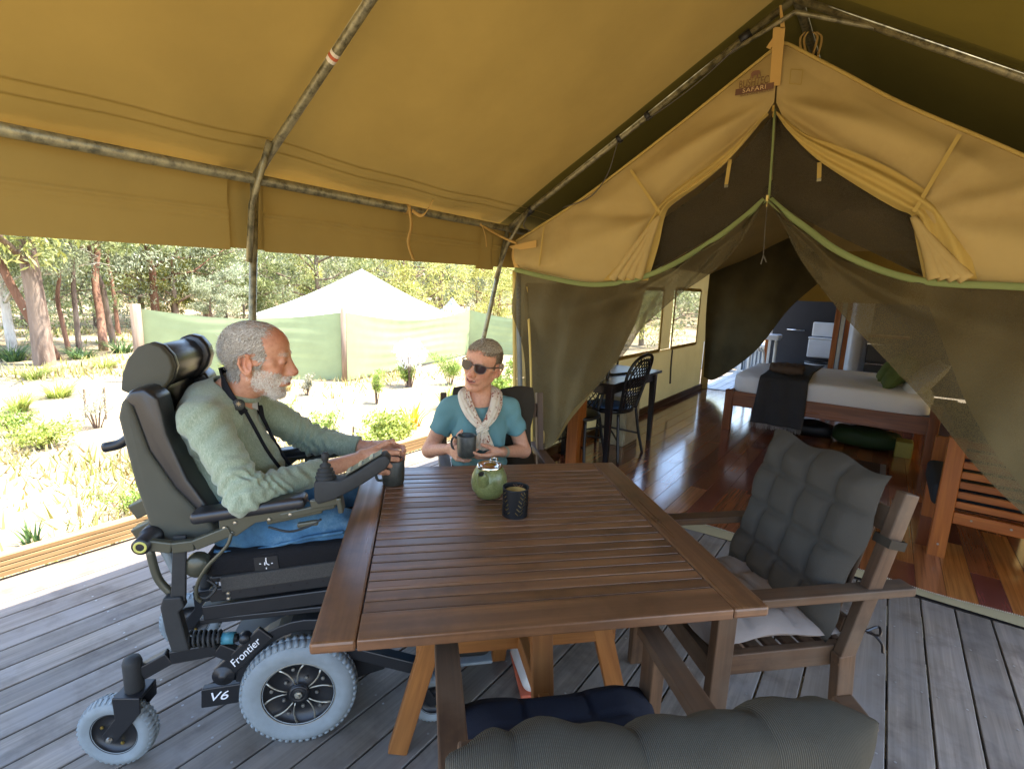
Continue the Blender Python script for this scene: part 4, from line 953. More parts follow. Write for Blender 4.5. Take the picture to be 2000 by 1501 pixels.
def cushion(cx, cy, cz, dx, dy, dz, n=2.6, nu=40, nv=24, wr=.006):
    def fn(u, v):
        a = u * 2 * math.pi; b = (v - .5) * math.pi; f = lambda c: math.copysign(abs(c) ** (2 / n), c)
        cb = abs(math.cos(b)) ** (2 / n); x = dx / 2 * f(math.cos(a)) * cb; y = dy / 2 * f(math.sin(a)) * cb; z = dz / 2 * f(math.sin(b))
        return Vector((cx + x, cy + y, cz + z + wr * math.sin(x * 21 + y * 13) * (1 if z > 0 else 0)))
    mb = MB(); mb.grid(fn, nu, nv, closeu=True); return mb
cushion((BX0 + BX1) / 2, (BY0 + BY1) / 2 + .01, .545, BX1 - BX0 - .06, BY1 - BY0 - .04, .23, 9, 80, 24).build('mattress', MATS['white_sheet'], bed, world=True, smooth=True)
# charcoal throw over the foot end
x0, x1 = -1.07, -.60
def thr(u, v):
    s = v * 2.25; x = x0 + (x1 - x0) * u + .02 * math.sin(v * 7)
    f = .012 * math.sin(u * 15 + v * 3)
    if s < .50: y, z = BY0 - .025 - f * 1.2, .15 + s * (.50 / .50) 
    elif s < .58: q = (s - .5) / .08 * math.pi / 2; y, z = BY0 - .02 + .04 * (1 - math.cos(q)), .65 + .022 * math.sin(q)
    else: y, z = BY0 + .02 + (s - .58), .672 + .006 * math.sin(u * 11 + v * 9)
    return Vector((x + .05 * (u - .5) * (1 - min(1, s / .5)), y, z))
tw = empty('throw_blanket', (-.83, BY0, .15), label='charcoal throw with fringed hem hanging over the bed side', cat='blanket')
mb = MB(); mb.grid(thr, 24, 90); o = mb.build('blanket', MATS['charcoal_blanket'], tw, world=True, smooth=True); s_ = o.modifiers.new('s', 'SOLIDIFY'); s_.thickness = .008
cloth('fringe_grey', S('#7b7876'), var=.2); mb = MB()
for i in range(60):
    p = thr(i / 60, 0); mb.bar(p, p + Vector((random.uniform(-.006, .006), random.uniform(-.008, .004), -.045 - random.random() * .02)), .005, .003)
mb.build('fringe', MATS['fringe_grey'], tw, world=True, kind='stuff')
for i, (cx, cy, L, lab) in enumerate(((-.84, 6.38, .34, 'rolled brown towel on the throw, the nearer of the two'), (-.87, 6.62, .36, 'rolled brown towel on the throw, the one behind'))):
    mb = MB()
    def fn(u, v): 
        a = u * 2 * math.pi; r = .062 * (1 + .05 * math.sin(a * 2 + i)) * (abs(math.sin(math.pi * (.02 + .96 * v))) ** .18); return Vector(((v - .5) * L, r * 1.15 * math.cos(a), r * .85 * math.sin(a) + .004 * math.sin(v * 30)))
    mb.grid(fn, 28, 24, closeu=True); o = mb.build('rolled_towel', MATS['brown_towel'], None, smooth=True, label=lab, cat='towel', group='rolled towels on the bed'); o.location = (cx, cy, .735); o.rotation_euler = (0, 0, R_(-6 + 14 * i))
def pillow(name, c, d, rot, mat, lab):
    def fn(u, v):
        x = (u - .5) * 2; y = (v - .5) * 2; return x, y
    mb = MB()
    for sgn in (1, -1):
        mb.grid(lambda u, v, sgn=sgn: Vector((d[0] / 2 * (2 * u - 1) * (1 - .08 * math.cos(math.pi * (v - .5))), d[1] / 2 * (2 * v - 1) * (1 - .08 * math.cos(math.pi * (u - .5))), sgn * d[2] / 2 * (math.sin(math.pi * u) * math.sin(math.pi * v)) ** .45 + .004 * math.sin(u * 17 + v * 11))), 24, 24)
    o = mb.build(name, MATS[mat], None, smooth=True, label=lab, cat='pillow'); o.location = c; o.rotation_euler = rot; return o
for c, s_, lab, mt in (((.17, 6.55, .80), (.42, .42, .9), 'olive green pillow leaning at the head of the bed', 'green_pillow'),
                       ((.12, 7.05, .80), (.42, .42, .9), 'second olive pillow behind the nearer green one', 'green_pillow'),
                       ((.36, 6.5, .76), (.5, .6, .9), 'white pillow half hidden by the mesh at the bed head', 'white_sheet')):
    pillow('pillow', c, (1, 1, .2), (0, R_(-52), R_(4)), mt, lab).scale = s_
# things pushed under the bed
cloth('bag_green', S('#243319'), rough=.6, var=.3, bigb=1.0); plain('bag_black', S('#101012'), .6); plain('box_yellow', S('#8f8436'), .6)
o = cushion(0, 0, 0, .62, .4, .2, 3, 40, 20, .012).build('duffel_bag', MATS['bag_green'], None, smooth=True, label='dark green soft bag pushed under the bed', cat='bag'); o.location = (-.02, 6.45, .105)
o = cushion(0, 0, 0, .5, .35, .15, 3, 30, 16, .01).build('duffel_bag', MATS['bag_black'], None, smooth=True, label='black bag on the floor under the fringed throw', cat='bag'); o.location = (-.55, 6.6, .08)
mb = MB(); mb.box((.30, 6.3, .085), (.14, .2, .16)); mb.build('small_box', MATS['box_yellow'], None, bevel=.01, label='small dull yellow box under the bed by its right leg', cat='box')
# ================================================================== DESK, LAPTOP, WICKER CHAIR
plain('dark_table_wood', S('#1e1b1c'), .28, spec=.55, var=.1)
DX = (-2.30, -1.82, 3.95, 5.02)
dk = empty('writing_desk', ((DX[0] + DX[1]) / 2, (DX[2] + DX[3]) / 2, 0), label='dark writing desk against the tent wall below the window', cat='desk')
def Bd(c, d, n): mb = MB(); mb.box(c, d); return mb.build(n, MATS['dark_table_wood'], dk, world=True, bevel=.004)
Bd(((DX[0] + DX[1]) / 2, (DX[2] + DX[3]) / 2, .737), (DX[1] - DX[0] + .06, DX[3] - DX[2] + .08, .026), 'desktop')
for x in (DX[0] + .02, DX[1] - .03):
    for y in (DX[2] + .03, DX[3] - .03): mb = MB(); mb.bar((x, y, .724), (x + .004, y, .005), .06, .06, taper=.65, up=(0, 1, 0)); mb.build('leg', MATS['dark_table_wood'], dk, world=True, bevel=.003)
Bd(((DX[0] + DX[1]) / 2, DX[2] + .03, .68), (DX[1] - DX[0] - .08, .02, .08), 'apron'); Bd((DX[1] - .03, (DX[2] + DX[3]) / 2, .68), (.02, DX[3] - DX[2] - .12, .08), 'apron')
lp = G(1200, 727, .755); plain('laptop_grey', S('#5c6066'), .35, metal=.5)
la = empty('laptop', (lp.x, lp.y, .751), label='closed grey laptop lying on the dark desk', cat='laptop'); mb = MB(); mb.box((0, 0, .006), (.30, .21, .01), R_(75)); mb.build('base', MATS['laptop_grey'], la, bevel=.004); mb = MB(); mb.box((0, 0, .016), (.30, .21, .006), R_(75)); mb.build('lid', MATS['laptop_grey'], la, bevel=.003)
plain('cream_metal', S('#a39c83'), .5); bx = empty('floor_cabinet', (-2.08, 4.75, 0), label='cream box cabinet on the floor beneath the desk', cat='cabinet')
mb = MB(); mb.box((0, 0, .26), (.26, .36, .5)); mb.build('body', MATS['cream_metal'], bx, bevel=.008); mb = MB(); mb.box((.135, 0, .26), (.01, .32, .44)); mb.build('door', MATS['cream_metal'], bx, bevel=.003)
plain('black_rattan', S('#131315'), .4, spec=.5, var=.2)
cloth('seat_pad_blue', S('#4f6a94'), var=.2)
def rattan_chair(loc, rz, lab, pad=True):
    r = empty('rattan_chair', loc, rz, label=lab, cat='chair')
    def tb(n, pts, rad, k=6, nn=8): mb = MB(); mb.tube(smooth_path(pts, k), rad, nn); return mb.build(n, MATS['black_rattan'], r, smooth=True)
    # faces -x; seat 0.45
    for sy in (-1, 1):
        tb('leg', [(.20, sy * .17, .44), (.23, sy * .20, .22), (.27, sy * .24, 0)], .014); tb('leg', [(-.19, sy * .17, .44), (-.21, sy * .18, .2), (-.23, sy * .2, 0)], .014)
        tb('brace', [(.24, sy * .21, .2), (0, sy * .02, .25), (-.21, sy * .18, .2)], .009)
    mb = MB(); mb.lathe([(.21, .0), (.235, .012), (.235, .032), (.21, .04), (0, .035)], (0, 0, .43), 28); mb.build('seat', MATS['black_rattan'], r, smooth=True)
    if pad: mb = MB(); mb.lathe([(.0, .0), (.19, .0), (.195, .012), (.17, .02), (0, .022)], (-.01, 0, .466), 28); mb.build('seat_pad', MATS['seat_pad_blue'], r, smooth=True)
    def bk(y, z): return Vector((.19 + (z - .45) * .26 + .03 * (1 - (y / .2) ** 2), y, z))
    arch = [bk(-.15, .45), bk(-.19, .65), bk(-.205, .82), bk(-.15, .94), bk(0, .985), bk(.15, .94), bk(.205, .82), bk(.19, .65), bk(.15, .45)]
    tb('back_frame', arch, .015, 8); inn = [bk(y * .8, .47 + (z - .45) * .9) for y, z in ((-.15, .47), (-.19, .65), (-.2, .82), (-.14, .93), (0, .97), (.14, .93), (.2, .82), (.19, .65), (.15, .47))]; tb('inner_hoop', inn, .009, 8)
    mb = MB()
    def hw(z): return .15 + .05 * math.sin(math.pi * min(1, (z - .45) / .5)) if z < .85 else .2 * math.sqrt(max(0, 1 - ((z - .85) / .12) ** 2))
    for k in range(-7, 14):
        for sg in (1, -1):
            seg = []
            for j in range(24):
                z = .47 + .5 * j / 23; y = sg * ((z - .7) * .75) + (k - 3) * .045 * sg
                if abs(y) < hw(z) * .9: seg.append(bk(y, z))
                elif len(seg) > 2: break
                else: seg = []
            if len(seg) > 2: mb.tube(seg, .0055, 4, cap=False)
    mb.build('woven_back', MATS['black_rattan'], r, kind='stuff'); return r
rattan_chair((-2.02, 4.33, 0), R_(-4), 'black rattan chair with woven round back at the desk')
rattan_chair((-2.12, 3.85, 0), R_(100), 'second black rattan chair half hidden by the tent curtain', False)
# ================================================================== BENCH AT RIGHT, POST, RUG
sp = empty('slatted_armchair', (.75, 4.2, 0), label='orange-brown slatted wooden armchair with dark cushion at the right', cat='armchair')
def Bs(c, d, n, m='orange_wood', bv=.004, **kw): mb = MB(); mb.box(c, d); return mb.build(n, MATS[m], sp, world=True, bevel=bv, **kw)
Y0 = 3.86
Bs((.425, Y0, .375), (.085, .05, .75), 'leg'); Bs((1.0, Y0, .375), (.085, .05, .75), 'leg'); Bs((.425, Y0 + .72, .30), (.085, .05, .6), 'leg'); Bs((1.0, Y0 + .72, .3), (.085, .05, .6), 'leg')
for i in range(7): Bs((.7125, Y0 + .004, .715 - i * .061), (.488, .018, .042), 'slat')
Bs((.7125, Y0, .27), (.488, .035, .07), 'lower_rail'); Bs((.7125, Y0 + .72, .27), (.488, .035, .07), 'lower_rail'); Bs((.44, Y0 + .36, .27), (.035, .66, .07), 'seat_rail')
cloth('dark_cushion', S('#26292d'), rough=.9, var=.15, bigb=.5)
mb = MB(); mb.box((.69, Y0 + .36, .37), (.66, .64, .14)); mb.build('seat_cushion', MATS['dark_cushion'], sp, world=True, bevel=.035, seg=4, smooth=True); mb = MB(); mb.box((.95, Y0 + .36, .66), (.14, .62, .44)); mb.build('back_cushion', MATS['dark_cushion'], sp, world=True, bevel=.035, seg=4, smooth=True)
for x, z in ((.425, .09), (.55, .275), (.72, .275)): mb = MB(); mb.lathe([(0, 0), (.006, 0), (.006, .003), (0, .003)], (x, Y0 - .026 if x < .5 else Y0 - .019, z), 10, ax=(0, -1, 0)); mb.build('bolt', MATS['screw_metal'], sp, world=True)
dt = empty('storage_trunk', (.75, 5.4, 0), label='dark box seat between the bed head and the slatted armchair', cat='trunk')
mb = MB(); mb.box((0, 0, .33), (.50, .8, .64)); mb.build('body', MATS['dark_table_wood'], dt, bevel=.01); mb = MB(); mb.box((0, 0, .665), (.52, .82, .03)); mb.build('lid', MATS['dark_wall'], dt, bevel=.004)
a = PY(1108, 900, 3.62); mb = MB(); mb.box((a.x + .035, 3.68, .36), (.10, .14, .72)); mb.build('timber_post', MATS['orange_wood'], None, bevel=.004, label='short orange-brown timber post under the tied left curtain', cat='post')
cloth('rug_brown', S('#3d2a1d'), rough=1, var=.2); cloth('rug_stripe', S('#6a625e'), rough=1)
ra, rb = G(1735, 925, .01), G(1600, 880, .01)
rg = empty('floor_rug', (ra.x - .3, ra.y + .1, .0), label='thin brown rug with one grey stripe on the tent floor', cat='rug')
mb = MB(); mb.box((ra.x - .42, ra.y + .02, .0145), (.8, .5, .006)); mb.build('pile', MATS['rug_brown'], rg, world=True); mb = MB(); mb.box((ra.x - .04, ra.y + .02, .0185), (.045, .5, .002)); mb.build('stripe', MATS['rug_stripe'], rg, world=True)
# ================================================================== TABLE
T0 = Vector((-.917, 1.309, 0)); TU = Vector((.690, .724, 0)).normalized(); TV = Vector((-TU.y, TU.x, 0)); TA_ = math.atan2(TU.y, TU.x)
wood('table_wood', S('#5b3d27'), S('#956a47'), rough=.36, spec=.55, obj=.24, stain=S('#382619'), grey=S('#6f4e36'), fine=60, bump=.15, long=1.4)
wood('table_leg_wood', S('#7c4c22'), S('#a46d38'), rough=.5, spec=.4, obj=.08, fine=45, bump=.15)
tbl = empty('slatted_table', T0, TA_, label='square brown slatted wooden table in the middle of the deck', cat='table')
HU, HV, FW, TH = .552, .547, .098, .028
def tb(p0, p1, w, name, h=TH, mat='table_wood', z=.74 - TH / 2, bv=.0035, parent=None, **kw):
    mb = MB(); mb.bar((*p0, z), (*p1, z), w, h); return mb.build(name, MATS[mat], parent or tbl, bevel=bv, **kw)
for s in (-1, 1):
    tb((s * (HU - FW / 2), -HV), (s * (HU - FW / 2), HV), FW, 'frame_board', bv=.007)
    tb((-HU + FW + .001, s * (HV - FW / 2)), (HU - FW - .001, s * (HV - FW / 2)), FW, 'frame_board', bv=.004)
NS = 20; pv = (2 * (HV - FW)) / NS
for i in range(NS):
    v = -HV + FW + pv * (i + .5); tb((-HU + FW + .003, v), (HU - FW - .003, v), pv - .0068, 'slat', h=.026, z=.7255 + random.uniform(-.0005, .0005), bv=.0014)
for u in (-.30, 0, .30): tb((u, -HV + FW), (u, HV - FW), .05, 'batten', h=.018, z=.7030, mat='dark_table_wood')
for s in (-1, 1): tb((-HU + .03, s * (HV - .10)), (HU - .03, s * (HV - .10)), .03, 'apron', h=.03, z=.697, mat='table_leg_wood')
for (ax, ay), (bx, by) in (((-.2, -.12), (-.39, -.12)), ((.2, -.12), (.39, -.12)), ((0.02, -.28), (.02, -.49)), ((0.0, .06), (0, .26))):
    mb = MB(); mb.bar((ax, ay, .70), (bx, by, .004), .062, .034, up=(-ay - .12, ax, 0) if abs(ax) > .1 else (0, 1, 0), taper=.92)
    if abs(ax) > .1: mb = MB(); mb.bar((ax, ay, .70), (bx, by, .004), .034, .066, up=(1, 0, .25), taper=.95)
    mb.build('leg', MATS['table_leg_wood'], tbl, bevel=.004)
mb = MB(); mb.bar((-.33, -.12, .38), (.33, -.12, .38), .03, .05); mb.build('stretcher', MATS['table_leg_wood'], tbl, bevel=.003)
mb = MB(); mb.bar((.02, -.40, .385), (0, .18, .36), .03, .05); mb.build('stretcher', MATS['table_leg_wood'], tbl, bevel=.003)
def TP(a, b, z): p = T0 + TU * a + TV * b; return Vector((p.x, p.y, z))

# ================================================================== DECK CHAIRS
wood('chair_wood', S('#432f1f'), S('#6b4e35'), rough=.6, spec=.3, obj=.14, grey=S('#5d4f40'), stain=S('#33241a'), fine=50, bump=.3)
cloth('cushion_green_grey', S('#43403a'), rough=.95, var=.08, bump=.7, weave=500)
cloth('cushion_taupe', S('#8a8078'), rough=.95, var=.06, bump=.5, weave=500)
cloth('cushion_brown', S('#3a342b'), rough=.95, var=.08, bump=.5, weave=500)
t = NT('cushion_ribbed'); v = t.coord('UV'); wv = t.n('TexWave'); wv.bands_direction = 'Y'; wv.inputs['Scale'].default_value = 75; wv.inputs['Distortion'].default_value = .6; t.l(v, wv.inputs[0])
f = t.noise(t.coord('Object'), 400, 2); t.setc(t.mix(wv.outputs['Fac'], S('#31302b'), S('#565349'))); t.p(.95, 0, .15); t.bump(t.math('ADD', wv.outputs['Fac'], f), .5, .002)
cloth('cushion_navy', S('#1e212b'), rough=.95, var=.08, bump=.5, weave=500)
def tuft_cushion(w, h, d, nx, ny, name, mat, parent, M, bul=.5, seed=0, undermat=None):
    """padded square cushion: W by H, thick D, stitched down at a grid of points; M places it in the parent"""
    rr = random.Random(seed); mb = MB(); N1, N2 = nx * 12, ny * 12
    def th(u, v):
        cu = abs(math.sin(math.pi * u * nx)); cv = abs(math.sin(math.pi * v * ny)); e = min(1, min(u, 1 - u) * nx * 2.2) ** .6 * min(1, min(v, 1 - v) * ny * 2.2) ** .6
        cell = (cu ** .32) * (cv ** .32); wr = .05 * math.sin(u * 31 + v * 17 + seed) + .04 * math.sin(v * 43 - u * 13)
        return d / 2 * (e * ((1 - bul) + bul * cell) + wr * e * .6)
    for s in (1, -1):
        def fn(u, v, s=s):
            bx = .012 * math.sin(math.pi * v * ny) * (1 if u > .5 else -1) * (abs(u - .5) * 2) ** 4; by = .01 * math.sin(math.pi * u * nx) * (1 if v > .5 else -1) * (abs(v - .5) * 2) ** 4
            px = (u - .5) * w * (1 - .02 * math.cos(math.pi * (v - .5))) + bx; py = (v - .5) * h + by
            return M @ Vector((px, py, s * th(u, v)))
        mb.grid(fn, N1, N2)
    return mb.build(name, MATS[mat], parent, smooth=True)
def deck_chair(loc, rz, lab, name='deck_armchair'):
    """front of the seat at the origin, the sitter faces +x; the back leans towards -x"""
    r = empty(name, loc, rz, label=lab, cat='chair', group='wooden armchairs round the slatted table')
    def br(p0, p1, w, h, n, up=(0, 0, 1), **kw): mb = MB(); mb.bar(p0, p1, w, h, up=up); return mb.build(n, MATS['chair_wood'], r, bevel=.004, **kw)
    W2 = .265
    for s in (-1, 1):
        y = s * W2
        br((.0, y, .004), (.0, y, .615), .036, .062, 'leg', up=(1, 0, 0))
        br((-.47, y, .004), (-.43, y, .42), .036, .06, 'leg', up=(1, 0, 0))
        br((-.425, y, .38), (-.56, y, .945), .034, .052, 'back_post', up=(1, 0, 0))
        br((.05, y, .629), (-.625, y, .629), .058, .028, 'arm')
        br((.02, y - s * .035, .395), (-.46, y - s * .035, .395), .03, .07, 'seat_rail')
        for z in (.30, .14):
            mb = MB(); mb.lathe([(0, .004), (.007, .003), (.009, 0)], (.0, y - .0185, z), 12, ax=(0, -1, 0)); mb.build('bolt', MATS['screw_metal'], r)
        for x in (-.56, -.595):
            mb = MB(); mb.lathe([(0, .003), (.006, .002), (.0085, 0)], (x, y - .0295, .629), 12, ax=(0, -1, 0)); mb.build('bolt', MATS['screw_metal'], r)
    br((.012, -W2 + .02, .395), (.012, W2 - .02, .395), .028, .07, 'front_rail'); br((-.45, -W2 + .02, .395), (-.45, W2 - .02, .395), .028, .07, 'rear_rail')
    for i in range(7): x = -.03 - i * .065; br((x, -W2 + .03, .415), (x, W2 - .03, .415), .045, .016, 'seat_slat')
    br((-.532, -W2 + .018, .85), (-.532, W2 - .018, .85), .026, .075, 'top_rail', up=(-.23, 0, 1)); br((-.44, -W2 + .018, .50), (-.44, W2 - .018, .50), .024, .055, 'lower_back_rail', up=(-.23, 0, 1))
    for i in range(6): y = -.19 + i * .076; br((-.445, y, .52), (-.528, y, .83), .036, .014, 'back_slat', up=(1, 0, .25))
    return r
def back_M(x0=-.415, z0=.47, lean=R_(13.5), h=.52, off=.05):
    # cushion plane: local X across (y), local Y up the back, local Z towards the front
    up = Vector((-math.sin(lean), 0, math.cos(lean))); fw = Vector((math.cos(lean), 0, math.sin(lean))); ac = up.cross(fw)
    c = Vector((x0, 0, z0)) + up * h / 2 + fw * off; M = Matrix.Identity(4)
    for i in range(3): M[i][0] = ac[i]; M[i][1] = up[i]; M[i][2] = fw[i]; M[i][3] = c[i]
    return M
# chair at the right, turned to the table
c1 = deck_chair(TP(.565, -.095, 0), TA_ + math.pi, 'wooden armchair with tufted grey-green back cushion and taupe seat cushion')
tuft_cushion(.52, .56, .11, 4, 4, 'back_cushion', 'cushion_green_grey', c1, back_M(h=.535, lean=R_(14), z0=.455), .58, 1)
tuft_cushion(.49, .47, .085, 3, 3, 'seat_cushion', 'cushion_taupe', c1, Matrix.Translation((-.205, 0, .468)) @ Matrix.Rotation(R_(90), 4, 'Z') @ Matrix.Rotation(R_(-2), 4, 'Y'), .35, 2)
mb = MB(); mb.bar((-.478, .232, .76), (-.545, .232, .76), .09, .03, up=(0, 0, 1)); mb = MB(); mb.lathe([(.04, -.014), (.042, -.014), (.042, .014), (.04, .014)], (-.525, .265, .79), 4, ax=(-.23, 0, 1)); mb.build('cushion_strap', MATS['cushion_brown'], c1)
mb = MB(); mb.tube(smooth_path([(-.44, .25, .49), (-.49, .275, .50), (-.51, .31, .48), (-.50, .33, .46)], 5), .004, 6); mb.tube(smooth_path([(-.48, .28, .50), (-.52, .285, .515), (-.50, .31, .505), (-.48, .285, .5)], 5), .004, 6); mb.build('cushion_tie', MATS['dark_table_wood'], c1)
# chair in the foreground, seen from behind
c2 = deck_chair(TP(.012, -.495, 0), TA_ + math.pi / 2, 'wooden armchair in the foreground with its back to the viewer and ribbed grey cushions')
M = back_M(h=.60, lean=R_(17), x0=-.43, z0=.46, off=.055)
mb = MB()
def roll(u, v):
    # a thick padded back that bulges over the top rail; U round the section, V across
    y = .022 + (v - .5) * .555; a = u * 2 * math.pi; seg = abs(math.sin(math.pi * v * 3.5)) ** .45; k = .80 + .20 * seg
    ee = min(1, min(v, 1 - v) * 9) ** .5
    hx = .070 * k * ee; hz = .245
    cx = math.copysign(abs(math.cos(a)) ** .75, math.cos(a)); sz = math.copysign(abs(math.sin(a)) ** .55, math.sin(a))
    lean = R_(17); fw = Vector((math.cos(lean), 0, math.sin(lean))); up = Vector((-math.sin(lean), 0, math.cos(lean)))
    wr = .004 * math.sin(v * 47 + a * 3) + .006 * math.sin(v * 23 + 2 * a)
    return Vector((-.42, y, .47)) + up * (.292 - .006 * (y / .3) + (hz - .012 * (1 - seg)) * sz) + fw * (-.02 + .01 * y / .3 + (hx + wr) * cx) + up * .01 * math.sin(v * 9)
mb.grid(roll, 48, 110, closeu=True); mb.build('back_cushion', MATS['cushion_ribbed'], c2, smooth=True)
tuft_cushion(.49, .47, .095, 3, 4, 'seat_cushion', 'cushion_navy', c2, Matrix.Translation((-.205, 0, .472)) @ Matrix.Rotation(R_(90), 4, 'Z'), .3, 4)
# the woman's chair
c3 = deck_chair(TP(.065, .575, 0), TA_ - math.pi / 2, 'wooden armchair with dark cushion in which the woman sits')
tuft_cushion(.43, .52, .08, 3, 3, 'back_cushion', 'cushion_brown', c3, back_M(h=.52, off=.035), .3, 5)
tuft_cushion(.49, .47, .07, 3, 3, 'seat_cushion', 'cushion_brown', c3, Matrix.Translation((-.205, 0, .455)) @ Matrix.Rotation(R_(90), 4, 'Z'), .3, 6)

# ================================================================== THINGS ON THE TABLE
t = NT('mug_glaze'); v = t.coord('Object'); f = t.noise(v, 60, 4); t.setc(t.ramp(f, [(.35, S('#34352f')), (.7, S('#4a4a42'))])); t.p(.42, 0, .5); t.bump(t.noise(v, 25, 2), .1, .001)
plain('tea', S('#2a1a10'), .1)
def mug(loc, rz, lab, rot=None):
    r = empty('mug', loc, rz, label=lab, cat='mug', group='dark stoneware mugs')
    mb = MB(); H = .098; R0 = .0435
    mb.lathe([(0, .0), (.038, 0), (.0405, .003), (R0, .03), (R0 + .0005, H - .003), (R0 - .001, H), (R0 - .0035, H), (R0 - .0045, H - .004), (R0 - .005, .012), (0, .010)], (0, 0, 0), 48); mb.build('cup', MATS['mug_glaze'], r, smooth=True)
    mb = MB(); mb.tube(smooth_path([(R0 - .003, 0, .078), (R0 + .02, 0, .082), (R0 + .031, 0, .058), (R0 + .024, 0, .03), (R0 - .003, 0, .022)], 7), .0052, 10); mb.build('handle', MATS['mug_glaze'], r, smooth=True)
    mb = MB(); mb.lathe([(R0 - .006, .07), (0, .0702)], (0, 0, 0), 32); mb.build('tea', MATS['tea'], r); return r
mug(TP(-.424, .362, .7412), TA_ + R_(215), 'dark mug standing on the table corner by the man\'s hand')
# teapot
t = NT('celadon'); v = t.coord('Object'); f = t.noise(v, 180, 3); t.setc(t.ramp(f, [(.3, S('#62683c')), (.6, S('#7d8250')), (.75, S('#8b8f60'))])); t.p(.3, 0, .5)
plain('steel', S('#c8c4bb'), .12, metal=1, var=.03)
tp_ = empty('teapot', TP(-.067, .205, .7412), TA_ + R_(240), label='round green glazed teapot with shiny steel lid on the table', cat='teapot')
mb = MB(); mb.lathe([(0, 0), (.035, 0), (.045, .004), (.062, .03), (.068, .055), (.064, .083), (.054, .105), (.046, .117), (.043, .1175), (.043, .112)], (0, 0, 0), 48); mb.build('body', MATS['celadon'], tp_, smooth=True)
mb = MB(); mb.tube(smooth_path([(.035, 0, .058), (.055, 0, .082), (.070, 0, .102), (.077, 0, .112)], 6), [.034 - .0225 * (i / 18) ** .8 for i in range(19)], 20, cap=False); mb.build('spout', MATS['celadon'], tp_, smooth=True)
mb = MB(); mb.lathe([(0, 0), (.0085, 0)], (.0775, 0, .1125), 16, ax=(.6, 0, .8)); mb.build('spout_hole', plain('hole_dark', (.004, .004, .004), .6), tp_)
mb = MB(); mb.lathe([(.047, .112), (.0475, .121), (.045, .124), (.040, .123), (.038, .121), (.02, .128), (0, .130)], (0, 0, 0), 48); ld = mb.build('lid', MATS['steel'], tp_, smooth=True)
mb = MB(); mb.tube(smooth_path([(-.036, -.012, .125), (-.05, -.01, .131), (-.055, 0, .132), (-.05, .01, .131), (-.036, .012, .125)], 5), .004, 8); mb.build('lid_tab', MATS['steel'], ld, smooth=True)
mb = MB(); mb.tube(smooth_path([(-.055, 0, .1), (-.082, 0, .098), (-.09, 0, .07), (-.078, 0, .04), (-.062, 0, .03)], 6), .007, 10); mb.build('handle', MATS['celadon'], tp_, smooth=True)
# pierced candle holder
plain('black_metal', S('#17181a'), .45, metal=.4, var=.1); plain('gold_inside', S('#b39a5c'), .4, metal=.3)
ch = empty('candle_holder', TP(.003, .042, .7412), 0, label='black metal candle holder pierced with leaf patterns on the table', cat='candle holder')
mb = MB(); R1, H1_ = .044, .10; NU, NV = 120, 44; holes = set()
for k in range(6):
    a0 = k * 20
    for j in range(6):
        for s in (-1, 1):
            uu = a0 + 8 + j * 1.6 * (1 if k % 2 else -1); vv = 5 + j * 6
            for q in range(5):
                for w2 in (0, 1): holes.add((int(uu + s * (1.2 + q * 1.0)) % NU, int(vv + q * 1.0) + w2)); 
vs = [(R1 * (1 + .0 * j) * math.cos(2 * math.pi * i / NU), R1 * math.sin(2 * math.pi * i / NU), H1_ * j / NV) for i in range(NU) for j in range(NV + 1)]
fs = [(i * (NV + 1) + j, ((i + 1) % NU) * (NV + 1) + j, ((i + 1) % NU) * (NV + 1) + j + 1, i * (NV + 1) + j + 1) for i in range(NU) for j in range(NV) if (i, j) not in holes]
mb.add(vs, fs); o = mb.build('pierced_wall', MATS['black_metal'], ch); s_ = o.modifiers.new('s', 'SOLIDIFY'); s_.thickness = .0012
mb = MB(); mb.lathe([(R1 + .001, H1_ - .004), (R1 + .0015, H1_), (R1 - .0025, H1_), (R1 - .002, H1_ - .004)], (0, 0, 0), 48); mb.build('rim', MATS['black_metal'], ch, smooth=True)
mb = MB(); mb.lathe([(R1, 0), (R1, .003), (0, .003)], (0, 0, 0), 40); mb.build('base', MATS['gold_inside'], ch)
mb = MB(); mb.lathe([(R1 - .006, .006), (R1 - .006, .085), (R1 - .008, .085), (R1 - .008, .01), (0, .009)], (0, 0, 0), 40); mb.build('inner_cup', MATS['gold_inside'], ch, smooth=True)
# ================================================================== POWERED WHEELCHAIR  (x forward, y to the sitter's left)
WO = Vector((-1.591, .968, 0)); WH = Vector((.678, .735, 0)).normalized(); WA = math.atan2(WH.y, WH.x); WR = Vector((WH.y, -WH.x, 0))
plain('chair_black', S('#17181a'), .42, spec=.5, var=.15, scale=20); plain('chair_black_matt', S('#222322'), .7, var=.2, scale=30, bump=.2)
plain('frame_olive', S('#4b4a3c'), .38, spec=.5, metal=.25, var=.1)
t = NT('leather'); v = t.coord('Object'); t.setc(t.ramp(t.noise(v, 5, 3), [(.3, S('#1a1a1c')), (.7, S('#2a292a'))])); t.p(.33, 0, .55); t.bump(t.noise(v, 260, 3), .25, .001)
plain('side_fabric', S('#47463a'), .8, var=.08, bump=.5, bscale=900); plain('grey_rubber', S('#7d8485'), .75, var=.1, scale=25, spec=.3); plain('steel_bolt', S('#a9a69c'), .3, metal=.9)
plain('spoke_metal', S('#a39f90'), .35, metal=.7); plain('carpet_strip', S('#3c3a36'), .95, var=.4, scale=400); cloth('mesh_black', S('#1b1b1d'), rough=.9, var=.1, weave=350, bump=1.0, bigb=.4); plain('yellow_ring', S('#b8b35a'), .5); plain('white_print', (.75, .75, .75), .6, var=.02); plain('blue_label', S('#3f7f8c'), .5)
wc = empty('powered_wheelchair', WO, WA, label='black powered wheelchair with grey tyres and padded headrest', cat='wheelchair')
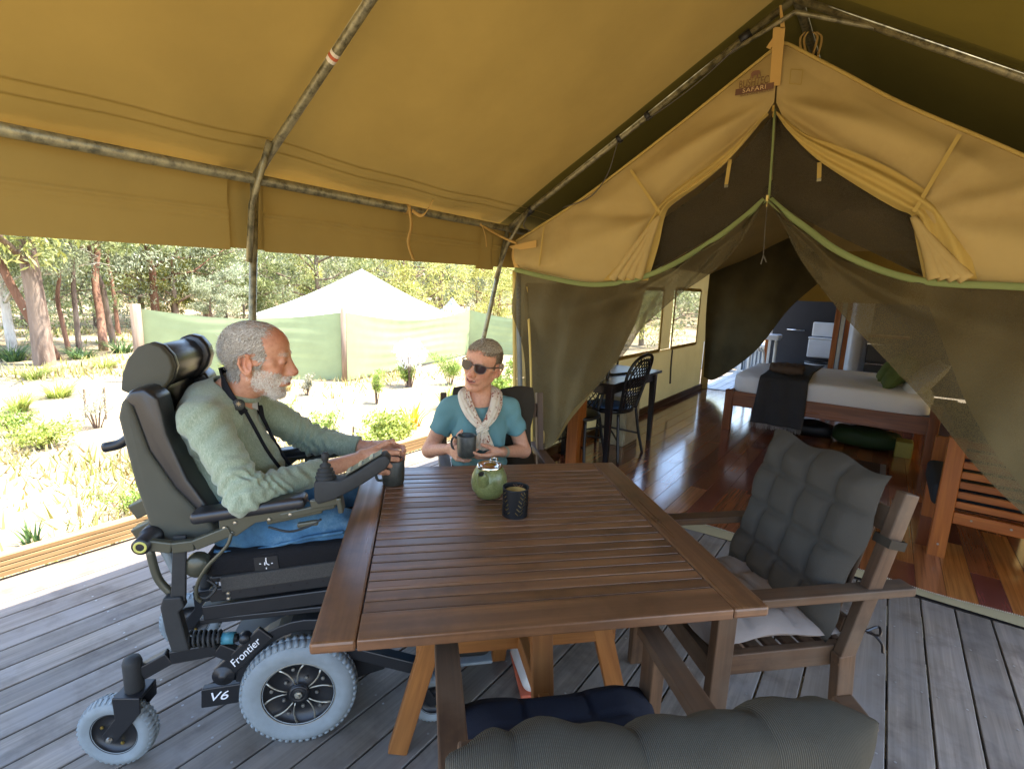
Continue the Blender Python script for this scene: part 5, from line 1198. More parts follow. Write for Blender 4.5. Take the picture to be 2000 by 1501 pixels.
def wb(p0, p1, w, h, n, mat='chair_black', up=(0, 0, 1), bv=.004, parent=None, **kw): mb = MB(); mb.bar(p0, p1, w, h, up=up); return mb.build(n, MATS[mat], parent or wc, bevel=bv, **kw)
def wt(pts, r, n, mat='chair_black', k=5, nn=10, parent=None): mb = MB(); mb.tube(smooth_path(pts, k), r, nn); return mb.build(n, MATS[mat], parent or wc, smooth=True)
def tyre(R, w, tread, nb=46):
    mb = MB(); prof = []
    for i in range(17):
        a = math.pi * i / 16; prof.append((R - .045 * R / .19 * 1.0 + (.045 * R / .19) * math.sin(a) ** .7, -w / 2 * math.cos(a)))
    prof = [(R * .60, -w * .34)] + prof + [(R * .60, w * .34)]
    mb.lathe(prof, (0, 0, 0), 72, ax=(0, 1, 0))
    if tread:
        for k in range(nb):
            a = 2 * math.pi * k / nb
            for s in (-1, 1):
                a2 = a + (.5 * 2 * math.pi / nb if s > 0 else 0)
                c = Vector((math.cos(a2) * (R - .002), s * w * .20, math.sin(a2) * (R - .002))); rd = Vector((math.cos(a2), 0, math.sin(a2)))
                mb.bar(c - Vector((0, w * .17, 0)) + rd * (-.006 if s < 0 else 0), c + Vector((0, w * .17, 0)) + rd * (-.006 if s > 0 else 0), .013 * R / .19, .009, up=rd)
    return mb
def wheel(loc, R, w, kind, yaw=0, parent=None, near=1):
    o = tyre(R, w, True, 52 if kind == 'drive' else 40).build('drive_wheel' if kind == 'drive' else 'caster_wheel', MATS['grey_rubber'], parent or wc, smooth=True); o.location = loc; o.rotation_euler = (0, 0, yaw)
    for s in (-1, 1):
        mb = MB(); mb.lathe([(R * .64, w * .30), (R * .64, w * .37), (R * .62, w * .38), (R * .60, w * .30), (R * .585, w * .12), (R * .2, w * .10), (R * .18, w * .22), (R * .15, w * .34), (R * .06, w * .36), (0, w * .36)], (0, 0, 0), 56, ax=(0, s, 0)); mb.build('rim', MATS['chair_black'], o, smooth=True)
        if kind == 'drive':
            mb = MB(); mb.lathe([(R * .625, w * .385), (R * .630, w * .393), (R * .635, w * .385)], (0, 0, 0), 56, ax=(0, s, 0)); mb.build('rim_edge', MATS['spoke_metal'], o, smooth=True)
            for k in range(5):
                a = 2 * math.pi * k / 5 + .5
                for q in (-1, 1):
                    P = []
                    for i in range(6):
                        tt = i / 5; rr_ = R * (.20 + .39 * tt); aa = a + q * (.20 + .16 * tt ** 2 - .10 * (1 - tt)); P.append(Vector((rr_ * math.cos(aa), s * w * (.27 + .04 * tt), rr_ * math.sin(aa))))
                    mb = MB(); mb.tube(P, [.0022, .0022, .0024, .0026, .003, .0036], 6); mb.build('spoke', MATS['spoke_metal'], o, smooth=True)
                for rr_, da in ((.30, 0), (.47, .0)):
                    mb = MB(); mb.lathe([(.0, .006), (.0055, .005), (.0065, 0)], (R * rr_ * math.cos(a + (0 if rr_ > .4 else .62)), s * w * .16, R * rr_ * math.sin(a + (0 if rr_ > .4 else .62))), 8, ax=(0, s, 0)); mb.build('wheel_bolt', MATS['steel_bolt'], o)
            mb = MB(); mb.lathe([(R * .17, w * .30), (R * .17, w * .36), (R * .13, w * .38), (R * .11, w * .34), (0, w * .34)], (0, 0, 0), 24, ax=(0, s, 0)); mb.build('hub_cap', MATS['chair_black'], o, smooth=True); mb = MB(); mb.lathe([(R * .07, w * .34), (R * .07, w * .42), (R * .035, w * .44), (R * .03, w * .50), (0, w * .51)], (0, 0, 0), 6, ax=(0, s, 0)); mb.build('hub_nut', MATS['spoke_metal'], o)
        else:
            for k in range(3):
                a = 2 * math.pi * k / 3 + .8; mb = MB(); mb.lathe([(.0, .004), (.005, .003), (.006, 0)], (R * .4 * math.cos(a), s * w * .13, R * .4 * math.sin(a)), 8, ax=(0, s, 0)); mb.build('wheel_bolt', MATS['brass'], o)
    return o
for s in (-1, 1):
    wheel((0, s * .265, .182), .182, .075, 'drive')
    # rear caster: wheel, fork, barrel, swing arm
    yw = R_(-8) if s < 0 else R_(10); cx, cy = -.535, s * .27
    wheel((cx, cy, .113), .113, .062, 'caster', yw)

    mb = MB(); d = Vector((math.cos(yw), math.sin(yw), 0)); n_ = Vector((-d.y, d.x, 0)); c0 = Vector((cx, cy, .113))

    for q in (-1, 1):
        p = [(.100, .140), (.02, .140), (.022, .07), (-.022, .012), (-.014, -.012), (.014, -.014), (.062, .045), (.098, .09)]
        mb = MB(); mb.prism(p, n_ * .006, o=c0 + n_ * (q * .038 - .003), ax=(tuple(d), (0, 0, 1))); mb.build('fork_plate', MATS['chair_black'], wc, bevel=.002)
    mb = MB(); mb.bar(c0 + d * .02 + Vector((0, 0, .137)), c0 + d * .10 + Vector((0, 0, .137)), .082, .012); mb.build('fork_crown', MATS['chair_black'], wc, bevel=.003)
    b0 = c0 + d * .062; mb = MB(); mb.lathe([(0, .14), (.024, .14), (.026, .145), (.026, .235), (.022, .248), (.012, .254), (0, .255)], b0, 20); mb.build('caster_barrel', MATS['chair_black_matt'], wc, smooth=True)
    for a_, b_ in (((b0.x + .02, cy, .305), (-.375, s * .262, .345)), ((-.375, s * .262, .345), (-.25, s * .24, .345)), ((-.25, s * .24, .345), (-.17, s * .23, .285))): wb(a_, b_, .03, .045, 'swing_arm')
    # bolts of the fork
    mb = MB(); mb.lathe([(0, .008), (.008, .006), (.01, 0)], c0 + n_ * (-.042 if s < 0 else .042), 10, ax=tuple(-n_ if s < 0 else n_)); mb.build('axle_bolt', MATS['steel_bolt'], wc)
    # front anti-tip caster
    wheel((.44, s * .26, .088), .088, .05, 'caster'); wb((.44, s * .30, .09), (.36, s * .30, .22), .008, .03, 'fork_plate', up=(1, 0, 0)); wb((.44, s * .222, .09), (.36, s * .222, .22), .008, .03, 'fork_plate', up=(1, 0, 0)); wb((.37, s * .262, .225), (.10, s * .22, .30), .04, .045, 'swing_arm')
# chassis
mb = MB(); mb.prism([(-.30, .115), (-.295, .20), (-.12, .22), (-.05, .30), (.10, .33), (.24, .30), (.27, .15), (.15, .12)], (0, .36, 0), o=(0, -.18, 0)); mb.build('motor_housing', MATS['chair_black'], wc, bevel=.008)
for s in (-1, 1):
    mb = MB(); mb.prism([(-.315, .12), (-.31, .19), (-.15, .20), (-.13, .13)], (0, .025, 0), o=(0, s * .222 - .0125, 0)); pl = mb.build('side_plate', MATS['chair_black'], wc, bevel=.004)
    # arched fender with the slanted arm carrying the lettering
    P = []
    for i in range(15):
        a = R_(175 - i * 10.5); P.append((.02 + .225 * math.cos(a), .19 + .225 * math.sin(a)))
    Q = [(.02 + (.185) * math.cos(R_(175 - i * 10.5)), .19 + .185 * math.sin(R_(175 - i * 10.5))) for i in range(15)]
    mb = MB(); mb.prism(P + Q[::-1], (0, .05, 0), o=(0, s * .215 - .025, 0)); mb.build('fender_arch', MATS['chair_black'], wc, bevel=.004)
    wb((-.245, s * .243, .245), (-.10, s * .243, .385), .014, .058, 'pivot_arm', up=(0, 0, 1))
    mb = MB(); mb.lathe([(.0, .012), (.012, .012), (.015, .004), (.032, .003), (.034, 0)], (-.235, s * .25, .245), 20, ax=(0, s, 0)); mb.build('pivot_cap', MATS['chair_black'], wc, smooth=True)
    # coil spring damper
    a = Vector((-.335, s * .245, .385)); b = Vector((-.185, s * .245, .375)); dd = b - a
    wt([a, b], .013, 'damper_body', 'chair_black', 2)
    hel = []
    for i in range(91):
        tt = i / 90; an = tt * 2 * math.pi * 6.5; hel.append(a + dd * (.05 + .62 * tt) + Vector((0, math.cos(an), math.sin(an))) * .023)
    mb = MB(); mb.tube(hel, .0045, 6); mb.build('coil_spring', MATS['chair_black_matt'], wc, smooth=True)
    mb = MB(); mb.lathe([(.018, -.018), (.0185, -.018), (.0185, .018), (.018, .018)], b - dd * .18, 16, ax=tuple(dd)); mb.build('damper_label', MATS['blue_label'], wc, smooth=True)
    mb = MB(); mb.lathe([(0, .01), (.012, .009), (.018, 0), (.018, -.02)], (-.165, s * .252, .372), 14, ax=(0, s, 0)); mb.build('damper_eye', MATS['chair_black'], wc, smooth=True)
    # seat rails
    wb((-.285, s * .225, .465), (.22, s * .225, .50), .03, .05, 'seat_rail', up=(0, 0, 1)); wb((-.26, s * .232, .525), (.22, s * .232, .56), .02, .045, 'seat_rail', up=(0, 0, 1))
    wb((-.225, s * .236, .562), (.22, s * .236, .60), .018, .05, 'carpet_edge', 'carpet_strip'); wb((-.30, s * .215, .43), (.2, s * .215, .445), .03, .02, 'seat_rail')
    for i in range(8):
        mb = MB(); mb.lathe([(0, .001), (.004, .001)], (-.22 + i * .05, s * .2425, .53 + i * .0036), 8, ax=(0, s, 0)); mb.build('rail_hole', MATS['hole_dark'], wc)
    for z in (.0, -.018): mb = MB(); mb.lathe([(0, .004), (.005, .003), (.007, 0)], (-.205, s * .2425, .531 + z), 10, ax=(0, s, 0)); mb.build('bolt', MATS['steel_bolt'], wc)
    # rear strut, back bracket, recline link
    mb = MB(); mb.prism([(-.335, .745), (-.30, .745), (-.315, .56), (-.318, .53), (-.36, .535), (-.355, .57)], (0, .012, 0), o=(0, s * .262 - .006, 0)); mb.build('strut_plate', MATS['chair_black_matt'], wc, bevel=.003)
    mb = MB(); mb.prism([(-.385, .52), (-.375, .55), (-.325, .55), (-.318, .515), (-.335, .50), (-.315, .365), (-.365, .365), (-.378, .44)], (0, .03, 0), o=(0, s * .262 - .015, 0)); mb.build('strut_plate', MATS['chair_black_matt'], wc, bevel=.005)
    wt([(-.415, s * .24, .70), (-.40, s * .24, .60), (-.365, s * .24, .54)], .012, 'recline_link', 'frame_olive'); wt([(-.385, s * .22, .69), (-.355, s * .22, .60)], .014, 'gas_strut', 'grey_rubber')
    for q in (((-.40, s * .285, .735), (-.33, s * .285, .72)), ((-.33, s * .285, .72), (-.27, s * .285, .725)), ((-.27, s * .285, .725), (-.17, s * .285, .765))): wb(*q, .022, .034, 'arm_bracket', 'frame_olive')
    mb = MB(); mb.prism([(-.20, .75), (-.20, .80), (.02, .825), (.02, .80), (-.10, .785), (-.155, .745)], (0, .008, 0), o=(0, s * .285 - .004, 0)); mb.build('arm_rail', MATS['frame_olive'], wc, bevel=.002)
    wb((-.03, s * .285, .800), (.13, s * .285, .832), .010, .022, 'arm_rail', 'frame_olive'); wb((-.07, s * .278, .782), (.09, s * .278, .812), .012, .018, 'arm_rail', 'frame_olive')
    for x, z in ((-.185, .775), (-.155, .79), (-.165, .757), (-.06, .795), (0, .808)): mb = MB(); mb.lathe([(0, .004), (.005, .003), (.006, 0)], (x, s * .2905, z), 8, ax=(0, s, 0)); mb.build('bolt', MATS['steel_bolt'], wc)
    mb = MB(); mb.lathe([(0, .052), (.016, .052), (.0245, .05), (.0245, .0), (.032, -.002), (.034, -.05), (0, -.05)], (-.405, s * .255, .735), 24, ax=(0, s, 0)); mb.build('recline_pivot', MATS['chair_black'], wc, smooth=True)
    mb = MB(); mb.lathe([(.011, .0525), (.012, .054), (.0175, .054), (.018, .0525)], (-.405, s * .255, .735), 24, ax=(0, s, 0)); mb.build('pivot_ring', MATS['yellow_ring'], wc, smooth=True)
    # padded arm
    p0 = Vector((-.275, s * .27, .808)); p1 = Vector((.045, s * .27, .846)); mb = MB(); mb.bar(p0, p1, .068, .036); ap = mb.build('arm_pad', MATS['leather'], wc, bevel=.014, seg=4, smooth=True)
# printing on the near side (and the same on the far side)
def wtext(s, loc, h, rot, side=-1, name='lettering', sx=1.0, shear=0.0, mat='white_print'):
    cu = bpy.data.curves.new(name, 'FONT'); cu.body = s; cu.size = h; cu.align_x = 'CENTER'; cu.align_y = 'CENTER'; cu.extrude = .0005; cu.shear = shear
    tmp = bpy.data.objects.new('tmp', cu); col.objects.link(tmp); me = bpy.data.meshes.new_from_object(tmp.evaluated_get(bpy.context.evaluated_depsgraph_get())); bpy.data.objects.remove(tmp)
    M = Matrix.Translation(loc) @ (Matrix.Rotation(math.pi, 4, 'Z') if side > 0 else Matrix.Identity(4)) @ Matrix.Rotation(-rot, 4, 'Y') @ Matrix.Rotation(R_(90), 4, 'X') @ Matrix.Diagonal((sx, 1, 1, 1)); me.transform(M)
    return new_obj(name, me, MATS[mat], wc)
for s in (-1, 1):
    wtext('Frontier', (-.165, s * .2515, .322), .036, R_(44), s, sx=.98, shear=.25); wtext('V6', (-.262, s * .2362, .160), .044, R_(3), s, sx=1.25, shear=.35)
# seat cushion, label and seat pan
wb((-.27, 0, .555), (.22, 0, .588), .40, .02, 'seat_pan', 'chair_black')
mb = MB(); mb.bar((-.275, 0, .617), (.24, 0, .645), .475, .075); sc_ = mb.build('seat_cushion', MATS['mesh_black'], wc, bevel=.02, seg=4, smooth=True)
for s in (-1, 1):
    mb = MB(); mb.bar((-.125, s * .2385, .622), (-.055, s * .2385, .626), .002, .045); lb = mb.build('cushion_label', MATS['chair_black'], sc_)
    for dx, dz, L, an in ((0, .008, .012, 95), (.004, -.002, .012, -35), (-.004, .0, .01, 90), (0, .0175, .005, 90), (0, -.0165, .005, 90), (.0175, 0, .005, 0), (-.0175, 0, .005, 0)):
        a = R_(an); mb = MB(); c = Vector((-.09 + dx, s * .2405, .624 + dz)); v_ = Vector((math.cos(a), 0, math.sin(a))) * L / 2; mb.bar(c - v_, c + v_, .0012, .0028, up=(-math.sin(a), 0, math.cos(a))); mb.build('label_mark', MATS['white_print'], lb)
# backrest
def loft(prof, y0, y1, name, mat, bv=.018, seg=4, parent=None):
    mb = MB(); mb.prism(prof, (0, y1 - y0, 0), o=(0, y0, 0)); return mb.build(name, MATS[mat], parent or wc, bevel=bv, seg=seg, smooth=True)
shell = [(-.465, 1.10), (-.452, 1.15), (-.43, 1.165), (-.425, 1.13), (-.395, 1.00), (-.335, .88), (-.27, .795), (-.235, .755), (-.23, .70), (-.38, .695), (-.405, .73), (-.44, .90)]
pad = [(-.452, 1.145), (-.43, 1.18), (-.39, 1.187), (-.36, 1.16), (-.345, 1.05), (-.30, .91), (-.255, .83), (-.225, .775), (-.235, .752), (-.27, .795), (-.335, .88), (-.395, 1.00), (-.425, 1.13)]
for s in (-1, 1):
    loft(shell, s * .235 if s < 0 else .15, -.15 if s < 0 else .235, 'back_side', 'side_fabric', .014)
    loft(pad, s * .232 if s < 0 else .14, -.14 if s < 0 else .232, 'back_bolster', 'leather', .016)
mid = [(-.465, 1.10), (-.45, 1.16), (-.42, 1.18), (-.405, 1.16), (-.42, 1.0), (-.40, .80), (-.33, .68), (-.36, .68), (-.42, .78), (-.46, .95)]
loft(mid, -.15, .15, 'back_panel', 'leather', .012)
wb((-.47, 0, .75), (-.49, 0, 1.12), .06, .02, 'headrest_stem', 'chair_black', up=(1, 0, 0)); wb((-.49, 0, 1.11), (-.44, 0, 1.18), .05, .02, 'headrest_stem', 'chair_black', up=(1, 0, 0))
for y, z in ((-.12, .80), (.12, .80), (-.12, .72)): wb((-.44, y, z), (-.50, y, z - .03), .05, .05, 'rear_bracket', 'frame_olive')
wt([(-.46, -.19, 1.03), (-.49, -.19, 1.01), (-.53, -.19, 1.0)], .015, 'push_lever', 'chair_black')
# headrest: round middle, two winged end cushions
def drop(k, dx=0, dz=0):
    base = [(-.49, 1.165), (-.482, 1.215), (-.462, 1.262), (-.435, 1.295), (-.405, 1.308), (-.375, 1.298), (-.352, 1.268), (-.345, 1.235), (-.358, 1.195), (-.385, 1.16), (-.418, 1.143), (-.455, 1.148)]
    c = (-.415, 1.225); return [(c[0] + (x - c[0]) * k + dx, c[1] + (z - c[1]) * k + dz) for x, z in base]
loft(drop(1.0), -.155, -.125, 'headrest_wing', 'side_fabric', .006, 3); loft(drop(1.01), -.128, -.105, 'headrest_wing', 'leather', .005, 3)
loft(drop(.88), -.107, .107, 'headrest_roll', 'leather', .008, 3)
loft(drop(1.0, .012, .004), .105, .155, 'headrest_wing', 'leather', .010, 3)
# joystick pod on the sitter's right arm
podp = [(.075, .86), (.075, .915), (.09, .922), (.15, .918), (.20, .945), (.262, .988), (.285, .995), (.30, .975), (.285, .95), (.20, .895), (.13, .858), (.085, .845)]
jp = loft(podp, -.315, -.255, 'control_pod', 'chair_black_matt', .006, 3); 
mb = MB(); mb.bar((.165, -.285, .9335), (.272, -.285, .9985), .05, .003, up=(0, 0, 1)); kp = mb.build('keypad', MATS['frame_olive'], jp, bevel=.001)
for i in range(3):
    mb = MB(); p = Vector((.175 + i * .033, -.285, .9425 + i * .0205)); mb.bar(p - Vector((0, .018, 0)), p + Vector((0, .018, 0)), .012, .004, up=(-.5, 0, .86)); mb.build('button', MATS['spoke_metal'], jp)
mb = MB(); mb.lathe([(.024, .0), (.030, .004), (.030, .008), (.020, .011), (.020, .013), (.027, .016), (.027, .019), (.017, .022), (.017, .024), (.023, .027), (.023, .030), (.013, .033), (.013, .036), (.017, .040), (.016, .044), (.008, .050), (.007, .055), (.0105, .060), (.011, .076), (.007, .083), (0, .084)], (.105, -.285, .917), 20); mb.build('joystick', MATS['chair_black_matt'], wc, smooth=True)
wb((.06, -.292, .838), (.145, -.292, .85), .012, .03, 'pod_bracket', 'frame_olive'); wb((.14, -.292, .838), (.155, -.292, .84), .05, .05, 'pod_bracket', 'frame_olive')
wt([(-.06, -.30, .775), (0, -.31, .762), (.05, -.30, .770), (.09, -.295, .79)], .0035, 'cable', 'chair_black_matt'); wb((.02, -.292, .772), (.08, -.292, .78), .016, .016, 'cable_plug', 'frame_olive')
wt([(-.165, -.292, .76), (-.18, -.30, .72), (-.235, -.30, .66), (-.27, -.29, .60), (-.28, -.28, .55), (-.27, -.275, .53)], .0055, 'cable', 'frame_olive')
wt([(-.25, -.27, .60), (-.225, -.275, .575), (-.25, -.28, .545), (-.28, -.27, .55), (-.29, -.27, .58)], .004, 'cable', 'chair_black_matt')
mb = MB(); mb.lathe([(0, .01), (.03, .008), (.036, 0), (.036, -.03)], (-.285, -.255, .635), 20, ax=(0, -1, 0)); mb.build('recline_disc', MATS['frame_olive'], wc, smooth=True)
# foot plate
wb((.30, 0, .30), (.50, 0, .14), .06, .03, 'footrest_hanger', 'chair_black', up=(0, 0, 1)); wb((.47, 0, .125), (.66, 0, .125), .34, .012, 'foot_plate', 'grey_rubber', bv=.004)
# ================================================================== PEOPLE: distance fields grown into one skin each
class SDF:
    def __init__(s, lo, hi, vox):
        s.lo = np.array(lo, float); s.vox = vox; s.n = np.ceil((np.array(hi) - s.lo) / vox).astype(int) + 1
        s.F = np.full(s.n, .2, np.float32)
    def win(s, a, b, pad):
        i0 = np.maximum(0, np.floor((np.minimum(a, b) - pad - s.lo) / s.vox).astype(int)); i1 = np.minimum(s.n, np.ceil((np.maximum(a, b) + pad - s.lo) / s.vox).astype(int) + 1)
        if (i1 <= i0).any(): return None
        sl = tuple(slice(x, y) for x, y in zip(i0, i1))
        g = [(np.arange(i0[k], i1[k]) * s.vox + s.lo[k]).astype(np.float32) for k in range(3)]
        return sl, np.meshgrid(*g, indexing='ij', sparse=True)
    def put(s, sl, d, k, sub):
        A = s.F[sl]
        if sub: d = -d; h = np.clip(.5 - .5 * (d - A) / k, 0, 1); s.F[sl] = d * (1 - h) + A * h + k * h * (1 - h)
        else: h = np.clip(.5 + .5 * (d - A) / k, 0, 1); s.F[sl] = d * (1 - h) + A * h - k * h * (1 - h)
    def cone(s, a, b, r0, r1, k=.01, sub=False):
        a = np.array(a, float); b = np.array(b, float); w_ = s.win(a, b, max(r0, r1) + k + .01)
        if w_ is None: return
        sl, (X, Y, Z) = w_; ab = b - a; L = max(ab.dot(ab), 1e-9)
        t_ = np.clip(((X - a[0]) * ab[0] + (Y - a[1]) * ab[1] + (Z - a[2]) * ab[2]) / L, 0, 1)
        d = np.sqrt((X - a[0] - t_ * ab[0]) ** 2 + (Y - a[1] - t_ * ab[1]) ** 2 + (Z - a[2] - t_ * ab[2]) ** 2) - (r0 + (r1 - r0) * t_)
        s.put(sl, d, k, sub)
    def ell(s, c, r, k=.01, M=None, sub=False):
        c = np.array(c, float); r = np.array(r, float); mr = r.max(); w_ = s.win(c - mr, c + mr, k + .01)
        if w_ is None: return
        sl, (X, Y, Z) = w_; X = X - c[0]; Y = Y - c[1]; Z = Z - c[2]
        if M is not None:
            X, Y, Z = (M[0][i] * X + M[1][i] * Y + M[2][i] * Z for i in range(3))
        k0 = np.sqrt((X / r[0]) ** 2 + (Y / r[1]) ** 2 + (Z / r[2]) ** 2); k1 = np.sqrt((X / r[0] ** 2) ** 2 + (Y / r[1] ** 2) ** 2 + (Z / r[2] ** 2) ** 2) + 1e-6
        s.put(sl, k0 * (k0 - 1) / k1, k, sub)
    def cut(s, p, n, rad):
        """keep only the side of the plane behind N, within RAD of P"""
        p = np.array(p, float); n = np.array(n, float); n /= np.linalg.norm(n); w_ = s.win(p, p, rad)
        sl, (X, Y, Z) = w_; d = (X - p[0]) * n[0] + (Y - p[1]) * n[1] + (Z - p[2]) * n[2]
        inside = ((X - p[0]) ** 2 + (Y - p[1]) ** 2 + (Z - p[2]) ** 2) < rad ** 2
        s.F[sl] = np.where(inside, np.maximum(s.F[sl], d), s.F[sl])
    def mesh(s, name):
        import openvdb
        g = openvdb.FloatGrid(.2); g.copyFromArray(s.F, tolerance=0.0); v, q = g.convertToQuads(0.0)[:2]
        v = v * s.vox + s.lo; me = bpy.data.meshes.new(name)
        me.vertices.add(len(v)); me.vertices.foreach_set('co', v.astype(np.float32).ravel()); n = len(q)
        me.loops.add(n * 4); me.loops.foreach_set('vertex_index', q[:, ::-1].astype(np.int32).ravel())
        me.polygons.add(n); me.polygons.foreach_set('loop_start', np.arange(0, n * 4, 4, dtype=np.int32)); me.polygons.foreach_set('loop_total', np.full(n, 4, dtype=np.int32))
        me.update(); me.polygons.foreach_set('use_smooth', [True] * n); return me
def verts(me): v = np.empty(len(me.vertices) * 3, np.float32); me.vertices.foreach_get('co', v); return v.reshape(-1, 3)
def norms(me): v = np.empty(len(me.vertices) * 3, np.float32); me.vertices.foreach_get('normal', v); return v.reshape(-1, 3)
def setv(me, v): me.vertices.foreach_set('co', v.astype(np.float32).ravel()); me.update()
def setcol(me, c):
    a = me.color_attributes.new('Col', 'FLOAT_COLOR', 'POINT'); a.data.foreach_set('color', np.concatenate([c, np.ones((len(c), 1))], 1).astype(np.float32).ravel())
def sm(a, b, x): t_ = np.clip((x - a) / (b - a), 0, 1); return t_ * t_ * (3 - 2 * t_)
def seg_s(P, a, b):
    a = np.array(a); b = np.array(b); ab = b - a; L = np.linalg.norm(ab); t_ = ((P - a) @ ab) / L ** 2; q = P - a - np.clip(t_, 0, 1)[:, None] * ab; return t_, np.linalg.norm(q, axis=1), L
def skinm(name):
    t = NT(name); a = t.n('Attribute', attribute_name='Col'); v = t.coord('Object'); f = t.noise(v, 90, 4, .6); f2 = t.noise(v, 18, 4)
    c = t.mix(t.ramp(f, [(.42, 0.0), (.75, .35)]), a.outputs['Color'], _mx(S('#a5553a'), .8)); c = t.mix(t.ramp(f2, [(.45, 0.0), (.7, .25)]), c, S('#c78a66'))
    t.setc(c); t.p(.5, 0, .4); t.b.inputs['Subsurface Weight'].default_value = .12; t.b.inputs['Subsurface Radius'].default_value = (.012, .005, .003); t.b.inputs['Subsurface Scale'].default_value = .6
    t.bump(t.math('ADD', t.noise(v, 320, 3), t.math('MULTIPLY', f, 1.2)), .18, .0015); return t.m
skinm('skin')
def hfrm(M):
    R = np.array(M.to_3x3()); sc_ = np.linalg.norm(R[:, 0]); return R / sc_, sc_
def head(s, M, male):
    R, k = hfrm(M); T = lambda *p: tuple(M @ Vector(p)); E = lambda c, r, kk=.01, A=None, sub=False: s.ell(T(*c), tuple(x * k for x in r), kk * k, R if A is None else R @ A, sub)
    C = lambda a, b, r0, r1, kk=.008, sub=False: s.cone(T(*a), T(*b), r0 * k, r1 * k, kk * k, sub)
    E((-.014, 0, .042), (.099, .076, .084), .02); E((.022, 0, .052), (.067, .064, .056), .03); E((.028, 0, -.030), (.060, .059, .078), .03)
    jw = .052 if male else .047
    for q in (-1, 1):
        C((-.008, q * jw, -.045), (.058, q * .020, -.094), .022, .018, .02); E((.055, q * .036, -.020), (.026, .025, .024), .016)
        C((.052, q * .055, .002), (.0, q * .068, .0), .012, .012, .012)                                                      # cheek bone
    E((.070, 0, -.098), (.019, .020, .016), .016)
    C((.084, -.030, .028), (.084, .030, .028), .0105 if male else .008, .0105 if male else .008, .014); 
    for q in (-1, 1): E((.106, q * .033, .006), (.016, .017, .0115), .012, sub=True)
    C((.080, 0, .012), (.095, 0, -.026), .012, .0165, .012); C((.088, 0, .022), (.110, 0, -.022), .0078, .0105, .012); E((.1115, 0, -.029), (.0135, .0130, .0125), .008)
    for q in (-1, 1): E((.105, q * .0135, -.033), (.0105, .0072, .0075), .006); E((.112, q * .0065, -.0395), (.004, .003, .003), .002, sub=True)
    for q in (-1, 1): E((.0825, q * .031, .006), (.0120, .0150, .0105), .006)                                                # eye and lids
    E((.076, 0, -.058), (.024, .034, .024), .014)                                                                          # muzzle
    for i in range(8):
        a = -1 + i / 4; b = a + .25; xx = lambda q: .0985 - .017 * q * q; zz = lambda q, o: -.0600 + o + .011 * q * q
        C((xx(a), a * .027, zz(a, .0055)), (xx(b), b * .027, zz(b, .0055)), .0034, .0034, .004); C((xx(a) - .001, a * .025, zz(a, -.0085 + .002 * abs(a))), (xx(b) - .001, b * .025, zz(b, -.0085 + .002 * abs(b))), .0042, .0042, .004)
        C((xx(a) + .003, a * .021, zz(a, -.001)), (xx(b) + .003, b * .021, zz(b, -.001)), .0036, .0036, .002, sub=True)
    for q in (-1, 1):
        C((.094, q * .022, -.030), (.080, q * .037, -.062), .0022, .0018, .006, sub=True)                                   # smile fold
        A = np.array(Matrix.Rotation(q * R_(22), 3, 'Z') @ Matrix.Rotation(R_(-10), 3, 'Y'))
        E((-.012, q * .080, -.004), (.0205, .0075, .034), .005, A)
        C((-.006, q * .074, -.024), (-.002, q * .074, -.034), .009, .008, .006)
        E((-.002, q * .088, .0), (.0105, .0055, .019), .004, A, sub=True)
        P = [(-.004, .026), (-.018, .029), (-.029, .018), (-.030, 0), (-.022, -.018), (-.010, -.032)]
        for (x0, z0), (x1, z1) in zip(P, P[1:]): C((x0, q * (.083 - x0 * .25), z0), (x1, q * (.083 - x1 * .25), z1), .0042, .0042, .003)
    return T
def headcol(P, M, male, base):
    Mi = np.array(M.inverted()); Q = P @ Mi[:3, :3].T + Mi[:3, 3]; c = np.tile(np.array(base), (len(P), 1)); near = np.linalg.norm(Q, axis=1) < .17
    def blob(cen, r, col_, a):
        d = np.linalg.norm((Q - np.array(cen)) / np.array(r), axis=1); w_ = (np.exp(-d * d) * a * near)[:, None]; c[:] = c * (1 - w_) + np.array(col_) * w_
    red = S('#b5583c')
    for q in (-1, 1): blob((.07, q * .04, -.02), (.03, .022, .025), red, .3); blob((-.012, q * .085, 0), (.03, .015, .035), S('#c06a45'), .4)
    blob((.12, 0, -.03), (.02, .018, .02), red, .5); blob((.06, 0, .085), (.05, .06, .03), red, .45 if male else .2)
    lip = np.exp(-((Q[:, 1] / .029) ** 4)) * np.exp(-(((Q[:, 2] + .0615 - .011 * (Q[:, 1] / .027) ** 2) / .0105) ** 4)) * (Q[:, 0] > .080) * near
    c[:] = c * (1 - .65 * lip[:, None]) + np.array(S('#9c4a42')) * .65 * lip[:, None]
    slit = np.exp(-(((Q[:, 2] + .0612 - .0095 * (Q[:, 1] / .025) ** 2) / .0034) ** 4)) * (abs(Q[:, 1]) < .0245) * (Q[:, 0] > .075) * near
    c[:] = c * (1 - .8 * slit[:, None]) + np.array(S('#3a1512')) * .8 * slit[:, None]
    for q in (-1, 1):
        e = np.exp(-(((Q[:, 1] - q * .031) / .0125) ** 4)) * np.exp(-(((Q[:, 2] - .0045 + .12 * (abs(Q[:, 1]) - .031)) / .0036) ** 4)) * (Q[:, 0] > .078) * near
        c[:] = c * (1 - .85 * e[:, None]) + np.array(S('#2e1a14')) * .85 * e[:, None]
    return c, Q, near
